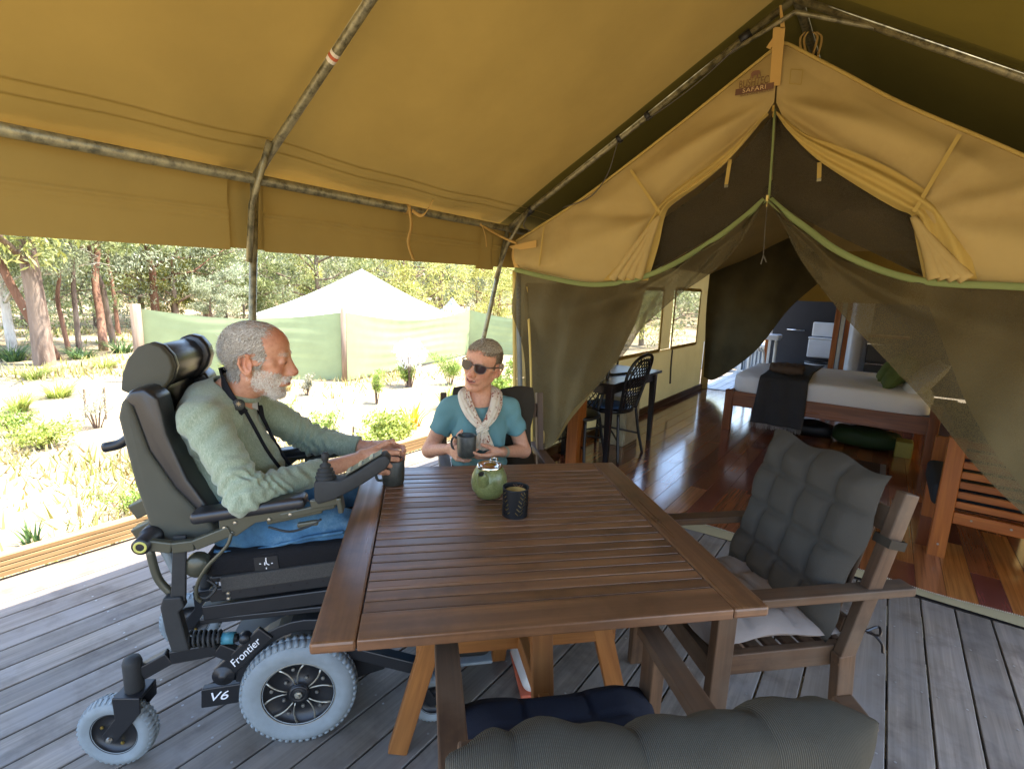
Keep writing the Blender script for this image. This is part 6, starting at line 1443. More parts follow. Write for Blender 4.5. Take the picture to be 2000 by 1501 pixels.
def strands(name, base, nrm, flow, L, w_, mat, parent, seed=0, jit=.003, up=.35, curl=.35, seg=3):
    r = np.random.default_rng(seed); n = len(base); P = base + r.normal(size=(n, 3)) * jit * .6; f = flow + r.normal(size=(n, 3)) * curl; f -= (f * nrm).sum(1)[:, None] * nrm * .9; f /= np.linalg.norm(f, axis=1)[:, None] + 1e-6
    L = (np.asarray(L) * r.uniform(.6, 1.25, n))[:, None]; sd = np.cross(nrm, f) + r.normal(size=(n, 3)) * .4; sd /= np.linalg.norm(sd, axis=1)[:, None]; V = []
    for i in range(seg + 1):
        t_ = i / seg; c = P + L * (f * t_ * (1 - up * .4) + nrm * up * t_ * (1 - .7 * t_) * 1.2) + sd * L * curl * .25 * np.sin(t_ * 2.5 + r.random((n, 1)) * 6) * t_; ww = w_ * (1 - .8 * t_); V += [c - sd * ww / 2, c + sd * ww / 2]
    V = np.stack(V, 1).reshape(-1, 3); m_ = 2 * (seg + 1); F = []
    k = (np.arange(n) * m_)[:, None]; q = np.concatenate([k + np.array([[2 * i, 2 * i + 1, 2 * i + 3, 2 * i + 2]]) for i in range(seg)], 1).reshape(-1)
    me = bpy.data.meshes.new(name); me.vertices.add(len(V)); me.vertices.foreach_set('co', V.astype(np.float32).ravel()); nf = n * seg
    me.loops.add(nf * 4); me.loops.foreach_set('vertex_index', q.astype(np.int32)); me.polygons.add(nf); me.polygons.foreach_set('loop_start', np.arange(0, nf * 4, 4, dtype=np.int32)); me.polygons.foreach_set('loop_total', np.full(nf, 4, dtype=np.int32)); me.update()
    return new_obj(name, me, MATS[mat], parent, kind='stuff')
def hairm(name, a, b, c_):
    t = NT(name); g = t.n('NewGeometry'); t.setc(t.ramp(g.outputs['Random Per Island'], [(0, a), (.5, b), (1, c_)])); t.p(.45, 0, .35); return t.m
hairm('grey_hair', S('#8c8374'), S('#b8afa0'), S('#ddd8cc')); hairm('white_beard', S('#cbc2b4'), S('#e6e0d6'), S('#f6f3ec')); hairm('brown_grey_hair', S('#6a5c48'), S('#998a72'), S('#c8baa0'))
def hand(s, W_, d, n, thumb, curls, size=1.0, spread=.10, tcurl=(.2, .5, .4), tdir=None):
    """W_ wrist, D along the hand, N the way the palm faces, THUMB a vector to the thumb side"""
    W_ = Vector(W_); d = Vector(d).normalized(); n = Vector(n); n = (n - n.dot(d) * d).normalized(); a = d.cross(n); a = a if a.dot(Vector(thumb)) > 0 else -a; k = size; bx = d.cross(n)
    for i in range(4):
        kn = W_ + d * .083 * k * (1, 1.03, 1.0, .93)[i] + a * (1.45 - i) * .0205 * k - n * .004 * abs(i - 1.3)
        s.cone(W_ + a * (1.2 - i * .8) * .014 * k, kn, .0145 * k, .0112 * k, .012)
        f = (d + a * (1.4 - i) * spread).normalized(); p = kn
        for j in range(3):
            an = curls[i][j] if isinstance(curls[i], (tuple, list)) else curls[i] * (1, 1.1, .8)[j]
            f = Matrix.Rotation(R_(an), 3, bx) @ f
            q = p + f * ((.044, .049, .045, .036)[i] * (1, .62, .5)[j]) * k; s.cone(tuple(p), tuple(q), (.0098, .0090, .0080)[j] * k, (.0090, .0080, .0066)[j] * k, .0035); p = q
    s.ell(tuple(W_ + d * .05 * k + n * .004), (.030 * k, .030 * k, .016 * k), .014, np.array([[d.x, a.x, n.x], [d.y, a.y, n.y], [d.z, a.z, n.z]]))
    p = W_ + d * .022 * k + a * .022 * k + n * .006; f = Vector(tdir).normalized() if tdir else (d * .75 + a * .65 + n * .35).normalized()
    for j, (L, r0, r1) in enumerate(((.042, .0165, .0115), (.032, .0112, .0098), (.026, .0098, .0075))):
        q = p + f * L * k; s.cone(tuple(p), tuple(q), r0 * k, r1 * k, .008 if j == 0 else .003); p = q; f = (f + n * tcurl[j] * .7 + d * .12).normalized()

# ------------------------------------------------------------------ the man, in the wheelchair's frame
def WL(px, py, l):
    p = PL(px, py, WO + WR * l, WR) - Vector((WO.x, WO.y, 0)); return Vector((p.x * WH.x + p.y * WH.y, -l, p.z))
mg = TP(-.424, .362, .74) - WO; MUG = Vector((mg.dot(WH), -mg.dot(WR), .74))
man = empty('person', WO, WA, label='bearded man in a pale green jumper leaning forward in the powered wheelchair', cat='person')
HM = Matrix.Translation((-.150, .0, 1.236)) @ Matrix.Rotation(R_(1), 4, 'Z') @ Matrix.Rotation(R_(4), 4, 'Y') @ Matrix.Diagonal((1.05, 1.05, 1.07, 1))
SH = {-1: (-.265, -.175, 1.075), 1: (-.265, .175, 1.075)}; EL = {-1: (-.125, -.275, .868), 1: (-.03, .27, .87)}
WRS = {-1: (MUG.x - .115, MUG.y - .045, .862), 1: (MUG.x - .09, MUG.y + .10, .855)}
b = SDF((-.50, -.37, .04), (.62, .37, 1.42), .0036); head(b, HM, True)
b.cone((-.178, 0, 1.175), (-.262, 0, 1.09), .060, .067, .03); b.ell((-.275, 0, 1.0), (.105, .155, .13), .04); b.ell((-.225, 0, .84), (.12, .145, .13), .05); b.ell((-.22, 0, .73), (.11, .15, .08), .04)
for q in (-1, 1):
    b.cone((-.25, 0, 1.09), SH[q], .055, .05, .04); b.cone(SH[q], EL[q], .047, .040, .02); b.cone(EL[q], WRS[q], .040, .026, .015)
    b.cone((-.2, q * .10, .72), (.27, q * .12, .625), .08, .058, .03); b.cone((.27, q * .12, .62), (.47, q * .12, .2), .05, .038, .02); b.cone((.46, q * .12, .17), (.62, q * .12, .16), .04, .03, .02)
n1 = Vector((-.15, 1, -.35)); d1 = Vector((1, .42, -.02)).normalized()
hand(b, WRS[-1], (MUG.x - .02 - WRS[-1][0], MUG.y - .055 - WRS[-1][1], -.012), (.25, .85, -.35), (0, 0, 1), [(35, 70, 45), (45, 75, 50), (55, 80, 50), (60, 80, 50)], 1.08)
hand(b, WRS[1], (1, -.15, -.15), (0, -.9, -.3), (0, 0, 1), [(25, 45, 30), (30, 50, 30), (35, 55, 35), (40, 60, 40)], 1.05)
me = b.mesh('body'); P = verts(me); c, Q, near = headcol(P, HM, True, S('#c99678')); bo = new_obj('body', me, MATS['skin'], man)
Nn = norms(me)
# hair at the sides and back, beard, moustache, brows
Q0_ = Q; Q = Q + np.random.default_rng(4).normal(size=Q.shape) * .0045; nh = near & (Q[:, 2] > -.075)
Mi3 = np.array(HM.to_3x3()) / 1.07
hm = nh & (((Q[:, 0] < .040 - .30 * np.clip(Q[:, 2] - .03, 0, 1)) & (Q[:, 2] > .012)) | ((Q[:, 0] < -.035) & (Q[:, 2] > -.060)) | ((Q[:, 0] < .028) & (Q[:, 0] > .0) & (Q[:, 2] > -.02))) & ~((abs(Q0_[:, 1]) > .0735) & (abs(Q0_[:, 0] + .012) < .036) & (Q0_[:, 2] < .032)) & ~((Q[:, 0] > -.03) & (Q[:, 2] > .105))
idx = np.where(hm)[0]; idx = np.repeat(idx, 6); fl_ = np.array([-.75, 0, -.75]); fl_ = (Mi3 @ fl_)[None, :].repeat(len(idx), 0)
strands('hair', P[idx], Nn[idx], fl_, .038, .0019, 'grey_hair', man, 1, .003, .42, .30)
top = near & (Q[:, 2] > .082) & (Q[:, 0] < .052) & (Q[:, 0] > -.08); idx = np.repeat(np.where(top)[0], 2); strands('hair', P[idx], Nn[idx], (Mi3 @ np.array([-1, 0, .1]))[None, :].repeat(len(idx), 0), .026, .0013, 'grey_hair', man, 2, .002, .15, .3)
jawl = near & (Q[:, 0] > .0) & (Q[:, 2] < -.018 - .55 * np.clip(.045 - abs(Q[:, 1]), 0, 1) - .25 * np.clip(Q[:, 0] - .03, 0, 1)) & (Q[:, 2] > -.118) & ~((abs(Q0_[:, 1]) < .033) & (Q0_[:, 2] > -.0745) & (Q0_[:, 0] > .062)) & ~((abs(Q0_[:, 1]) > .0735) & (abs(Q0_[:, 0] + .012) < .036)) & ~((Q[:, 0] < .035) & (Q[:, 2] < -.085))
c[hm] = c[hm] * .3 + np.array(S('#9a9080')) * .7; c[jawl] = c[jawl] * .4 + np.array(S('#b5a591')) * .6; setcol(me, c); am = np.where(hm, .004, 0) + np.where(jawl & (Q0_[:, 2] < -.06), .003, 0); P += Nn * (am * np.random.default_rng(9).uniform(.6, 1.3, len(P)))[:, None]; setv(me, P)
idx = np.repeat(np.where(jawl)[0], 7); fl_ = (Mi3 @ np.array([.25, 0, -.95]))[None, :].repeat(len(idx), 0); strands('beard', P[idx], Nn[idx], fl_, .009 + .016 * sm(-.05, -.11, Q0_[idx, 2]), .0014, 'white_beard', man, 3, .003, .42, .45)
Q = Q0_; mo = near & (Q[:, 0] > .080) & (abs(Q[:, 1]) < .032) & (Q[:, 2] < -.0405) & (Q[:, 2] > -.056); idx = np.repeat(np.where(mo)[0], 6); fl_ = np.stack([np.full(len(idx), .3), np.sign(Q[idx, 1]) * .8, np.full(len(idx), -.5)], 1) @ Mi3.T; strands('moustache', P[idx], Nn[idx], fl_, .015, .0015, 'white_beard', man, 4, .002, .5, .3)
br_ = near & (Q[:, 0] > .07) & (abs(abs(Q[:, 1]) - .032) < .017) & (abs(Q[:, 2] - .030) < .005); idx = np.repeat(np.where(br_)[0], 5); fl_ = np.stack([np.full(len(idx), .3), np.sign(Q[idx, 1]) * .8, np.full(len(idx), .2)], 1) @ Mi3.T; strands('eyebrow', P[idx], Nn[idx], fl_, .009, .001, 'grey_hair', man, 5, .001, .5, .3)
plain('tooth_white', S('#cfc6b2'), .3, var=.03); mb = MB(); mb.grid(lambda u, v: HM @ Vector((.0968 - .013 * (2 * u - 1) ** 2, (2 * u - 1) * .019, -.0612 + .0048 * v + .0055 * (2 * u - 1) ** 2)), 10, 1); mb.build('teeth', MATS['tooth_white'], man, smooth=True)
# jumper
t = NT('jumper_knit'); v = t.coord('Object', (260, 260, 55)); f = t.noise(v, 1, 2, .6, 1.5); f2 = t.noise(t.coord('Object', (1, 1, 1)), 4, 4)
c_ = t.ramp(f, [(.30, S('#7d8a72')), (.5, S('#8f9a83')), (.72, S('#a8b09a'))]); c_ = t.mix(t.ramp(f2, [(.4, 0.0), (.7, .4)]), c_, S('#7d8d7c')); t.setc(c_); t.p(.92, 0, .15); t.b.inputs['Sheen Weight'].default_value = .25; t.bump(f, .35, .002)
s_ = SDF((-.50, -.37, .60), (.30, .37, 1.24), .0045)
s_.ell((-.278, 0, 1.0), (.118, .17, .145), .04); s_.ell((-.30, 0, 1.088), (.085, .13, .078), .05); s_.ell((-.222, 0, .84), (.142, .163, .15), .05); s_.ell((-.222, 0, .745), (.135, .17, .075), .03)
for q in (-1, 1):
    s_.cone((-.262, 0, 1.095), SH[q], .066, .064, .05); s_.cone(SH[q], EL[q], .064, .054, .025); w_ = Vector(EL[q]).lerp(Vector(WRS[q]), .80 if q > 0 else .62)
    s_.cone(EL[q], tuple(w_), .053, .042, .018); s_.cut(tuple(w_), tuple(Vector(WRS[q]) - Vector(EL[q])), .075)
s_.cone((-.232, 0, 1.122), (-.19, 0, 1.18), .070, .066, .015, sub=True)
me = s_.mesh('jumper'); P2 = verts(me); N2 = norms(me); D = np.zeros(len(P2))
for q in (-1, 1):
    t1, r1, L1 = seg_s(P2, EL[q], WRS[q]); w1 = np.exp(-((t1 - .12) / .35) ** 2) * (r1 < .085) * (t1 > -.3)
    ph = 2.2 * np.sin(P2[:, 1] * 31 + P2[:, 2] * 23) + 1.6 * np.sin(P2[:, 2] * 57 - P2[:, 0] * 19); D += w1 * .0058 * np.sin(t1 * L1 * 190 + P2[:, 2] * 60 + ph) * (.55 + .45 * np.sin(P2[:, 1] * 70 + P2[:, 2] * 50)); t2, r2, L2 = seg_s(P2, SH[q], EL[q]); w2 = np.exp(-((t2 - .85) / .28) ** 2) * (r2 < .09)
    D += w2 * .0045 * np.sin(t2 * L2 * 130 + P2[:, 0] * 70 + 2.5 * np.sin(P2[:, 1] * 40 + P2[:, 0] * 30)); w3 = np.exp(-((t2 - .15) / .3) ** 2) * (r2 < .12); D += w3 * .004 * np.sin(P2[:, 0] * 90 - P2[:, 2] * 70)
D += .0035 * np.sin(P2[:, 2] * 48 + P2[:, 0] * 35 + 2 * np.sin(P2[:, 1] * 17)) + .0055 * np.exp(-((P2[:, 2] - .76) / .07) ** 2) * np.sin(P2[:, 2] * 120 + P2[:, 0] * 40 + 2.2 * np.sin(P2[:, 1] * 25 + P2[:, 0] * 21))
setv(me, P2 + N2 * D[:, None]); new_obj('jumper', me, MATS['jumper_knit'], man)
ring = [(-.226 + .068 * math.cos(a) * 1.02, .070 * math.sin(a), 1.135 - .030 * math.cos(a) - .004) for a in np.linspace(0, 2 * math.pi, 29)]
mb = MB(); mb.tube(ring, .0085, 8, cap=False); mb.build('collar', MATS['jumper_knit'], man, smooth=True)
cloth('tee_white', S('#b9b9b4'), rough=.9); mb = MB(); mb.grid(lambda u, v: Vector((-.158 + .002 * v - .03 * (2 * u - 1) ** 2, (2 * u - 1) * .035 * (1 - .5 * v), 1.092 - .03 * v + .02 * abs(2 * u - 1))), 8, 6); mb.build('undershirt', MATS['tee_white'], man, smooth=True)
# jeans
t = NT('denim'); v = t.coord('Object', (1, 1, 1)); f = t.noise(v, 9, 5, .65); f2 = t.noise(t.coord('Object', (500, 90, 500)), 1, 2); c_ = t.ramp(f, [(.3, S('#2f4d68')), (.55, S('#47708f')), (.75, S('#7598ad'))]); t.setc(t.mix(t.ramp(f2, [(.3, .35), (.7, 0.0)]), c_, S('#22384e'))); t.p(.85, 0, .2); t.bump(f2, .3, .001)
s_ = SDF((-.42, -.34, .12), (.60, .34, .86), .006)
s_.ell((-.215, 0, .735), (.145, .185, .085), .03)
for q in (-1, 1): s_.cone((-.2, q * .115, .725), (.26, q * .13, .632), .098, .072, .03); s_.cone((.26, q * .13, .63), (.45, q * .125, .24), .07, .055, .025)
me = s_.mesh('jeans'); P2 = verts(me); N2 = norms(me); D = .004 * np.sin(P2[:, 0] * 75 + P2[:, 2] * 30 + P2[:, 1] * 15) * np.exp(-((P2[:, 0] + .1) / .2) ** 2) + .003 * np.sin(P2[:, 1] * 60 + P2[:, 0] * 20); setv(me, P2 + N2 * D[:, None]); new_obj('jeans', me, MATS['denim'], man)
seam = [WL(x, y, .205) + Vector((0, -.006, 0)) for x, y in ((420, 1074), (460, 1076), (520, 1068), (600, 1048), (650, 1040), (672, 1036))]
mb = MB(); P_s = smooth_path(seam, 5); mb.tube(P_s, .006, 6); mb.build('jeans_seam', MATS['denim'], man, smooth=True)
plain('shoe_dark', S('#26241f'), .6)
for q in (-1, 1): s_ = SDF((.38, q * .12 - .08, .10), (.74, q * .12 + .08, .30), .006); s_.cone((.46, q * .12, .185), (.62, q * .12, .172), .048, .042, .02); s_.cut((.5, q * .12, .136), (0, 0, -1), .3); me = s_.mesh('shoe'); new_obj('shoe', me, MATS['shoe_dark'], man)
# camera strap round his neck
cloth('strap_black', S('#17171a'), rough=.8, weave=500); plain('strap_pad', S('#34352f'), .5)
def lribbon(pts, w0, name, mat, parent, side, w1=None, n=8, th=.0025):
    P_ = smooth_path(pts, n); mb = MB(); N_ = len(P_); sd = [Vector(x).normalized() for x in side]
    def fn(a, b):
        i = min(N_ - 1, int(round(a * (N_ - 1)))); q = a * (len(sd) - 1); j = min(len(sd) - 2, int(q)) if len(sd) > 1 else 0; s0 = sd[j].lerp(sd[j + 1], q - j) if len(sd) > 1 else sd[0]
        return P_[i] + s0.normalized() * (w0 + ((w1 or w0) - w0) * a) * (b - .5)
    mb.grid(fn, N_ - 1, 2); o = mb.build(name, MATS[mat], parent, smooth=True); s2 = o.modifiers.new('s', 'SOLIDIFY'); s2.thickness = th; return o
NB = WL(430, 728, .0)
lribbon([NB, WL(432, 738, .05), WL(438, 752, .08), WL(450, 775, .096), WL(468, 797, .097), WL(478, 806, .095)], .034, 'camera_strap', 'strap_black', man, [(-.2, 0, 1), (.5, -.1, .75), (.75, 0, .6)], .026)
lribbon([NB, NB + Vector((.02, .05, 0)), NB + Vector((.08, .078, -.05)), WL(500, 795, -.06), WL(508, 806, -.055)], .034, 'camera_strap', 'strap_black', man, [(-.2, 0, 1), (.5, .1, .75), (.75, 0, .6)], .024)
BD = WL(466, 790, .101)
mb = MB(); mb.lathe([(0, .005), (.017, .004), (.019, 0)], BD, 20, ax=(.25, -1, .25)); o = mb.build('strap_badge', MATS['strap_pad'], man, smooth=True)
mb = MB()
for i in range(8):
    a = i * math.pi / 4; c_ = BD + Vector((.0015, -.0065, .004)); mb.bar(c_, c_ + Vector((.008 * math.cos(a), 0, .008 * math.sin(a))), .0012, .0012)
mb.build('badge_star', MATS['print_cream'], man)
lribbon([WL(*p) for p in ((472, 790, .088), (497, 835, .095), (522, 880, .075), (550, 918, .05))], .011, 'camera_strap', 'strap_black', man, [(1, 0, .6), (1, 0, .5)])
lribbon([WL(*p) for p in ((508, 802, -.06), (530, 850, -.03), (552, 888, -.01), (578, 922, .0))], .011, 'camera_strap', 'strap_black', man, [(1, 0, .6), (1, 0, .5)])
mb = MB(); mb.tube(smooth_path([WL(506, 792, -.05), WL(512, 812, -.04), WL(524, 842, -.03)], 5), [.010, .011, .011, .010, .009, .008, .007, .005, .004, .004, .003], 8); mb.build('strap_buckle', MATS['strap_black'], man, smooth=True)

# ------------------------------------------------------------------ the woman; x towards the table
FO = TP(-.03, .88, 0); FA = TA_ - math.pi / 2
wom = empty('person', FO, FA, label='woman in teal tee, sunglasses and patterned scarf holding a dark mug', cat='person')
HF = Matrix.Translation((.035, .004, 1.140)) @ Matrix.Rotation(R_(-31), 4, 'Z') @ Matrix.Rotation(R_(-13), 4, 'X') @ Matrix.Rotation(R_(2), 4, 'Y') @ Matrix.Diagonal((1.05, 1.03, 1.07, 1))
SF = {-1: (-.008, -.150, .922), 1: (-.008, .150, .922)}; EF = {-1: (-.015, -.245, .70), 1: (-.01, .232, .69)}; MX, MY = .215, -.082
WF = {-1: (.13, -.150, .752), 1: (.165, .085, .742)}
b = SDF((-.20, -.31, .02), (.90, .31, 1.30), .0036); head(b, HF, False)
b.cone((.012, .0, 1.07), (-.01, 0, .95), .050, .052, .025); b.ell((-.005, 0, .83), (.085, .125, .13), .04); b.ell((.0, 0, .64), (.095, .12, .12), .05); b.ell((0, 0, .53), (.10, .15, .08), .04)
for q in (-1, 1):
    b.cone((0, 0, .955), SF[q], .038, .039, .04); b.cone(SF[q], EF[q], .043, .037, .02); b.cone(EF[q], WF[q], .037, .0225, .015)
    b.cone((.02, q * .09, .53), (.42, q * .11, .50), .07, .052, .03); fx = 0 if q > 0 else -.34; b.cone((.42, q * .11, .49), (.64 + fx, q * .12, .11), .047, .032, .02); b.cone((.64 + fx, q * .12, .07), (.80 + fx, q * .13, .045), .035, .026, .02)
hand(b, WF[-1], (.85, .42, .02), (-.42, .85, .05), (0, 0, 1), [(30, 38, 30), (32, 42, 30), (36, 44, 30), (40, 46, 30)], .95, tdir=(.35, .25, .85), tcurl=(.1, .3, .3))
hand(b, WF[1], (.34, -.93, -.06), (-.45, -.1, .88), (.5, 0, .6), [(8, 18, 14), (10, 20, 14), (12, 22, 14), (14, 24, 14)], .95, tdir=(.25, -.85, .45), tcurl=(0, .1, .1))
me = b.mesh('body'); P = verts(me); c, Q, near = headcol(P, HF, False, S('#cd9878')); new_obj('body', me, MATS['skin'], wom); Nn = norms(me)
Mi3 = np.array(HF.to_3x3()); Mi3 /= np.linalg.norm(Mi3, axis=0); Q0_ = Q; Q = Q + np.random.default_rng(6).normal(size=Q.shape) * .0035
hm = near & (((Q[:, 2] > .066 - .35 * np.clip(.04 - Q[:, 0], 0, .3)) & (Q[:, 0] < .084)) | ((Q[:, 0] < .012) & (Q[:, 2] > .004)) | ((Q[:, 0] < -.04) & (Q[:, 2] > -.055)) | ((abs(Q[:, 1]) > .055) & (Q[:, 0] < .035) & (Q[:, 2] > .0))) & ~((abs(Q0_[:, 1]) > .0715) & (abs(Q0_[:, 0] + .012) < .034) & (Q0_[:, 2] < .028)); Q = Q0_
c[hm] = c[hm] * .2 + np.array(S('#6d5e49')) * .8; setcol(me, c); r6 = np.random.default_rng(8); amp = (.0055 + .0035 * np.clip((Q0_[:, 2] - .05) / .07, 0, 1)) * (.75 + .25 * np.sin(Q0_[:, 0] * 210 + Q0_[:, 1] * 260 + 3 * np.sin(Q0_[:, 2] * 60))); P[hm] += Nn[hm] * (amp[hm] * r6.uniform(.8, 1.15, hm.sum()))[:, None]; setv(me, P); idx = np.repeat(np.where(hm)[0], 8); qq = Q[idx]; fl_ = np.stack([np.where(qq[:, 2] > .08, .7, -.35), np.where(qq[:, 2] > .08, -.55, 0.0), np.where(qq[:, 2] > .08, -.1, -.9)], 1) @ Mi3.T
strands('hair', P[idx], Nn[idx], fl_, .032, .0019, 'brown_grey_hair', wom, 11, .004, .60, .32)
idx2 = np.repeat(np.where(hm & (Q[:, 2] > .07))[0], 3); fl_ = (Mi3 @ np.array([.6, -.7, .1]))[None, :].repeat(len(idx2), 0); strands('hair', P[idx2] + Nn[idx2] * .004, Nn[idx2], fl_, .052, .0022, 'brown_grey_hair', wom, 12, .004, .95, .28)
br_ = near & (Q[:, 0] > .07) & (abs(abs(Q[:, 1]) - .032) < .016) & (abs(Q[:, 2] - .031) < .003); idx = np.repeat(np.where(br_)[0], 3); fl_ = np.stack([np.full(len(idx), .3), np.sign(Q[idx, 1]) * .8, np.full(len(idx), .2)], 1) @ Mi3.T; strands('eyebrow', P[idx], Nn[idx], fl_, .006, .0008, 'brown_grey_hair', wom, 13, .001, .3, .3)
mb = MB(); mb.grid(lambda u, v: HF @ Vector((.0972 - .013 * (2 * u - 1) ** 2, (2 * u - 1) * .020, -.0615 + .0052 * v + .0058 * (2 * u - 1) ** 2)), 12, 1); mb.build('teeth', MATS['tooth_white'], wom, smooth=True)
# sunglasses
t = NT('sun_lens'); t.setc(S('#35221c')); t.p(.12, 0, .45)
plain('glasses_frame', S('#5a5048'), .3, spec=.6)
for q in (-1, 1):
    out = [(-.026, .010), (-.020, .0165), (0, .018), (.018, .0165), (.026, .012), (.026, -.002), (.021, -.015), (.006, -.021), (-.010, -.0195), (-.021, -.010)]
    def lp_(y, z, q=q, o=0.0): Y = q * (.034 + y * 1.0); return HF @ Vector((.110 - 4.2 * Y * Y + o, Y, .009 + z))
    loop = smooth_path([lp_(y, z) for y, z in out + [out[0]]], 3); mb = MB(); mb.tube(loop, .0022, 6, cap=False); f_ = mb.build('glasses_rim', MATS['glasses_frame'], wom, smooth=True)
    mb = MB(); cen = lp_(0, 0, o=.001); vs_ = [cen] + loop[:-1]; nn_ = len(vs_) - 1; mb.add(vs_, [(0, i + 1, (i + 1) % nn_ + 1) for i in range(nn_)]); mb.build('lens', MATS['sun_lens'], f_, smooth=True)
    mb = MB(); mb.tube([lp_(.026, .012), HF @ Vector((.075, q * .074, .020)), HF @ Vector((.03, q * .0815, .016)), HF @ Vector((-.012, q * .0835, .012))], [.003, .0034, .0034, .0026], 6); mb.build('glasses_arm', MATS['glasses_frame'], wom, smooth=True)
mb = MB(); mb.tube([HF @ Vector((.1085, -.010, .017)), HF @ Vector((.1115, 0, .0185)), HF @ Vector((.1085, .010, .017))], .0024, 6); mb.build('glasses_bridge', MATS['glasses_frame'], wom, smooth=True)
mb = MB(); e_ = HF @ Vector((-.006, .0865, -.040)); mb.lathe([(0, .003), (.0035, .001), (.004, -.002), (0, -.004)], e_, 12, ax=(.5, .8, 0)); mb.build('earring', MATS['brass'], wom, smooth=True)
# tee shirt
cloth('teal_tee', S('#668b8a'), rough=.9, var=.05, weave=700, bump=.25, tscale=6)
s_ = SDF((-.20, -.31, .44), (.25, .31, 1.05), .0045)
s_.ell((-.005, 0, .84), (.098, .142, .13), .04); s_.ell((.008, 0, .66), (.112, .138, .13), .05); s_.ell((.005, 0, .54), (.125, .17, .09), .03); s_.cone((-.01, 0, .93), (-.01, 0, .975), .06, .056, .03)
for q in (-1, 1):
    s_.ell((.052, q * .058, .79), (.048, .062, .066), .06); s_.cone((-.005, 0, .955), SF[q], .050, .049, .045); e_ = Vector(SF[q]).lerp(Vector(EF[q]), .56); dd_ = (Vector(EF[q]) - Vector(SF[q])).normalized()
    s_.cone(SF[q], tuple(e_), .047, .055, .022); s_.cut(tuple(e_), tuple(dd_), .085)
s_.cone((.004, 0, .955), (.02, 0, 1.04), .058, .062, .008, sub=True); s_.ell((.05, 0, .985), (.05, .06, .055), .01, sub=True)
me = s_.mesh('tee_shirt'); P2 = verts(me); N2 = norms(me)
D = .006 * np.sin(P2[:, 2] * 110 + 4 * np.sin(P2[:, 1] * 16)) * np.exp(-((P2[:, 2] - .67) / .07) ** 2) + .0035 * np.sin(P2[:, 1] * 55 + P2[:, 2] * 25)
for q in (-1, 1): t2, r2, L2 = seg_s(P2, SF[q], EF[q]); D += .0035 * (r2 < .08) * np.sin(P2[:, 1] * 75 - P2[:, 2] * 60) * sm(0, .2, t2)
setv(me, P2 + N2 * D[:, None]); new_obj('tee_shirt', me, MATS['teal_tee'], wom)
cloth('trouser_grey', S('#4c5560'), rough=.9); s_ = SDF((-.18, -.26, .10), (.75, .26, .66), .007); s_.ell((0, 0, .525), (.12, .165, .085), .03)
for q in (-1, 1): s_.cone((.02, q * .095, .53), (.42, q * .115, .505), .085, .064, .03); s_.cone((.42, q * .115, .50), (.60 + (0 if q > 0 else -.3), q * .12, .17), .062, .048, .02)
new_obj('trousers', s_.mesh('trousers'), MATS['trouser_grey'], wom)
plain('shoe_white', S('#c9c3ba'), .6, var=.1); plain('shoe_orange', S('#b5583a'), .6)
for q in (-1, 1): fx = 0 if q > 0 else -.34; s_ = SDF((.56 + fx, q * .125 - .07, .0), (.92 + fx, q * .125 + .07, .16), .005); s_.cone((.64 + fx, q * .12, .055), (.80 + fx, q * .13, .042), .045, .038, .02); s_.cut((.7 + fx, q * .125, .012), (0, 0, -1), .3); me = s_.mesh('shoe'); sh_ = new_obj('shoe', me, MATS['shoe_white'], wom); mb = MB(); mb.box((.72 + fx, q * .125, .010), (.25, .085, .014)); mb.build('sole', MATS['shoe_orange'], sh_, bevel=.005)
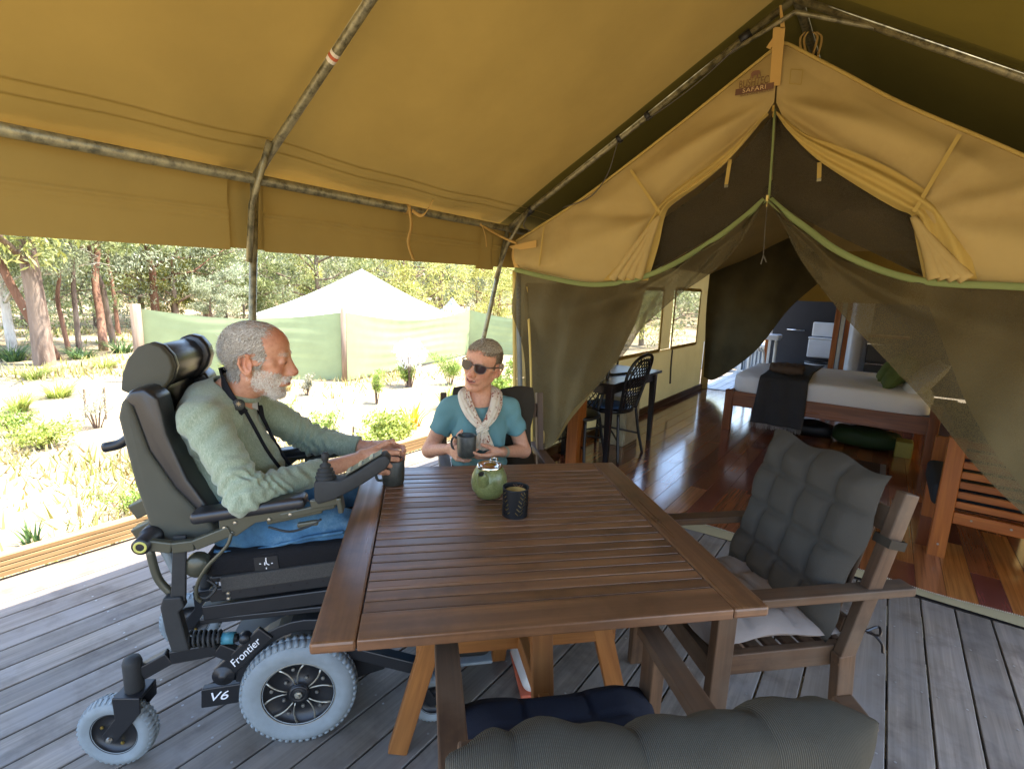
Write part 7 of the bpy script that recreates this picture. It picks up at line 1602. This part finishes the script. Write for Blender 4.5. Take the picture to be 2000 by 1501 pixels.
# scarf: loop round the neck, two bands crossing to a knot, tails
t = NT('scarf_print'); v = t.coord('Object'); vo = t.n('TexVoronoi'); vo.inputs['Scale'].default_value = 75; t.l(v, vo.inputs['Vector']); f = t.noise(v, 16, 3); f4 = t.noise(v, 130, 2)
spot = t.math('MULTIPLY', t.ramp(vo.outputs['Distance'], [(.30, 1.0), (.42, 0.0)]), t.ramp(f, [(.47, 0.0), (.52, 1.0)])); c_ = t.mix(t.ramp(f, [(.42, 0.0), (.62, .5)]), S('#d9cbb2'), S('#c39a80')); t.setc(t.mix(spot, c_, S('#8a4a38'))); t.p(.85, 0, .2); t.bump(t.noise(v, 90, 2), .3, .002)
def sband(pts, wid, thk, name, seed, ph=0.0):
    P_ = smooth_path(pts, 10); N_ = len(P_); mb = MB(); rr = random.Random(seed)
    T_ = [(P_[min(N_ - 1, i + 1)] - P_[max(0, i - 1)]).normalized() for i in range(N_)]
    def fn(a, b):
        i = min(N_ - 1, int(round(a * (N_ - 1)))); out = Vector((P_[i].x - .0, P_[i].y, 0)); out = Vector((out.x, out.y, .1)).normalized() if out.length > .01 else Vector((1, 0, 0))
        out = (out + Vector((.7, 0, 0))).normalized(); A = (out - out.dot(T_[i]) * T_[i]).normalized(); B = T_[i].cross(A); q = a * (len(wid) - 1); j = min(len(wid) - 2, int(q)); w_ = wid[j] + (wid[j + 1] - wid[j]) * (q - j)
        an = b * 2 * math.pi; ww = w_ / 2 * math.cos(an); hh = thk * math.sin(an) * (1 + .35 * math.sin(ww * 330 + ph + a * 3)) + .0035 * math.sin(ww * 420 + a * 5 + ph); return P_[i] + B * ww + A * hh
    mb.grid(lambda u, v: fn(u, v), N_ - 1, 36); return mb.build(name, MATS['scarf_print'], wom, smooth=True)
KN = Vector((.128, .0, .845))
sband([(-.055, 0, 1.01), (-.04, -.055, 1.01), (.015, -.082, .995), (.065, -.072, .95), (.105, -.045, .90), KN], [.05, .06, .065, .065, .055, .03], .012, 'scarf', 1)
sband([(-.055, 0, 1.01), (-.04, .055, 1.01), (.015, .082, .995), (.07, .070, .945), (.108, .042, .90), KN], [.05, .06, .065, .065, .055, .03], .012, 'scarf', 2, 1.5)
sband([KN + Vector((.004, .022, .012)), KN + Vector((.014, .0, .004)), KN + Vector((.004, -.024, -.012))], [.03, .042, .03], .012, 'scarf_knot', 3)
sband([KN + Vector((.002, 0, -.005)), (.14, -.006, .80), (.150, -.022, .755)], [.03, .055, .045], .010, 'scarf_tail', 4)
sband([KN + Vector((-.002, .008, -.005)), (.135, .016, .80), (.14, .030, .75)], [.03, .05, .062], .009, 'scarf_tail', 5, 2.0)
t = NT('bracelet'); t.setc(S('#8fa08c')); t.p(.5, .2, .5)
q0 = Vector(WF[1]).lerp(Vector(EF[1]), .12); dd_ = (Vector(EF[1]) - Vector(WF[1])).normalized()
for i in range(2): mb = MB(); mb.lathe([(.0265, -.004), (.0285, 0), (.0265, .004)], q0 + dd_ * .011 * i, 24, ax=tuple(dd_)); mb.build('bracelet', MATS['bracelet'], wom, smooth=True)
mw = FO + Vector((math.cos(FA) * MX - math.sin(FA) * MY, math.sin(FA) * MX + math.cos(FA) * MY, 0)); mw.z = .745
mug(mw, FA + R_(-115), 'dark mug held in the woman\'s two hands')
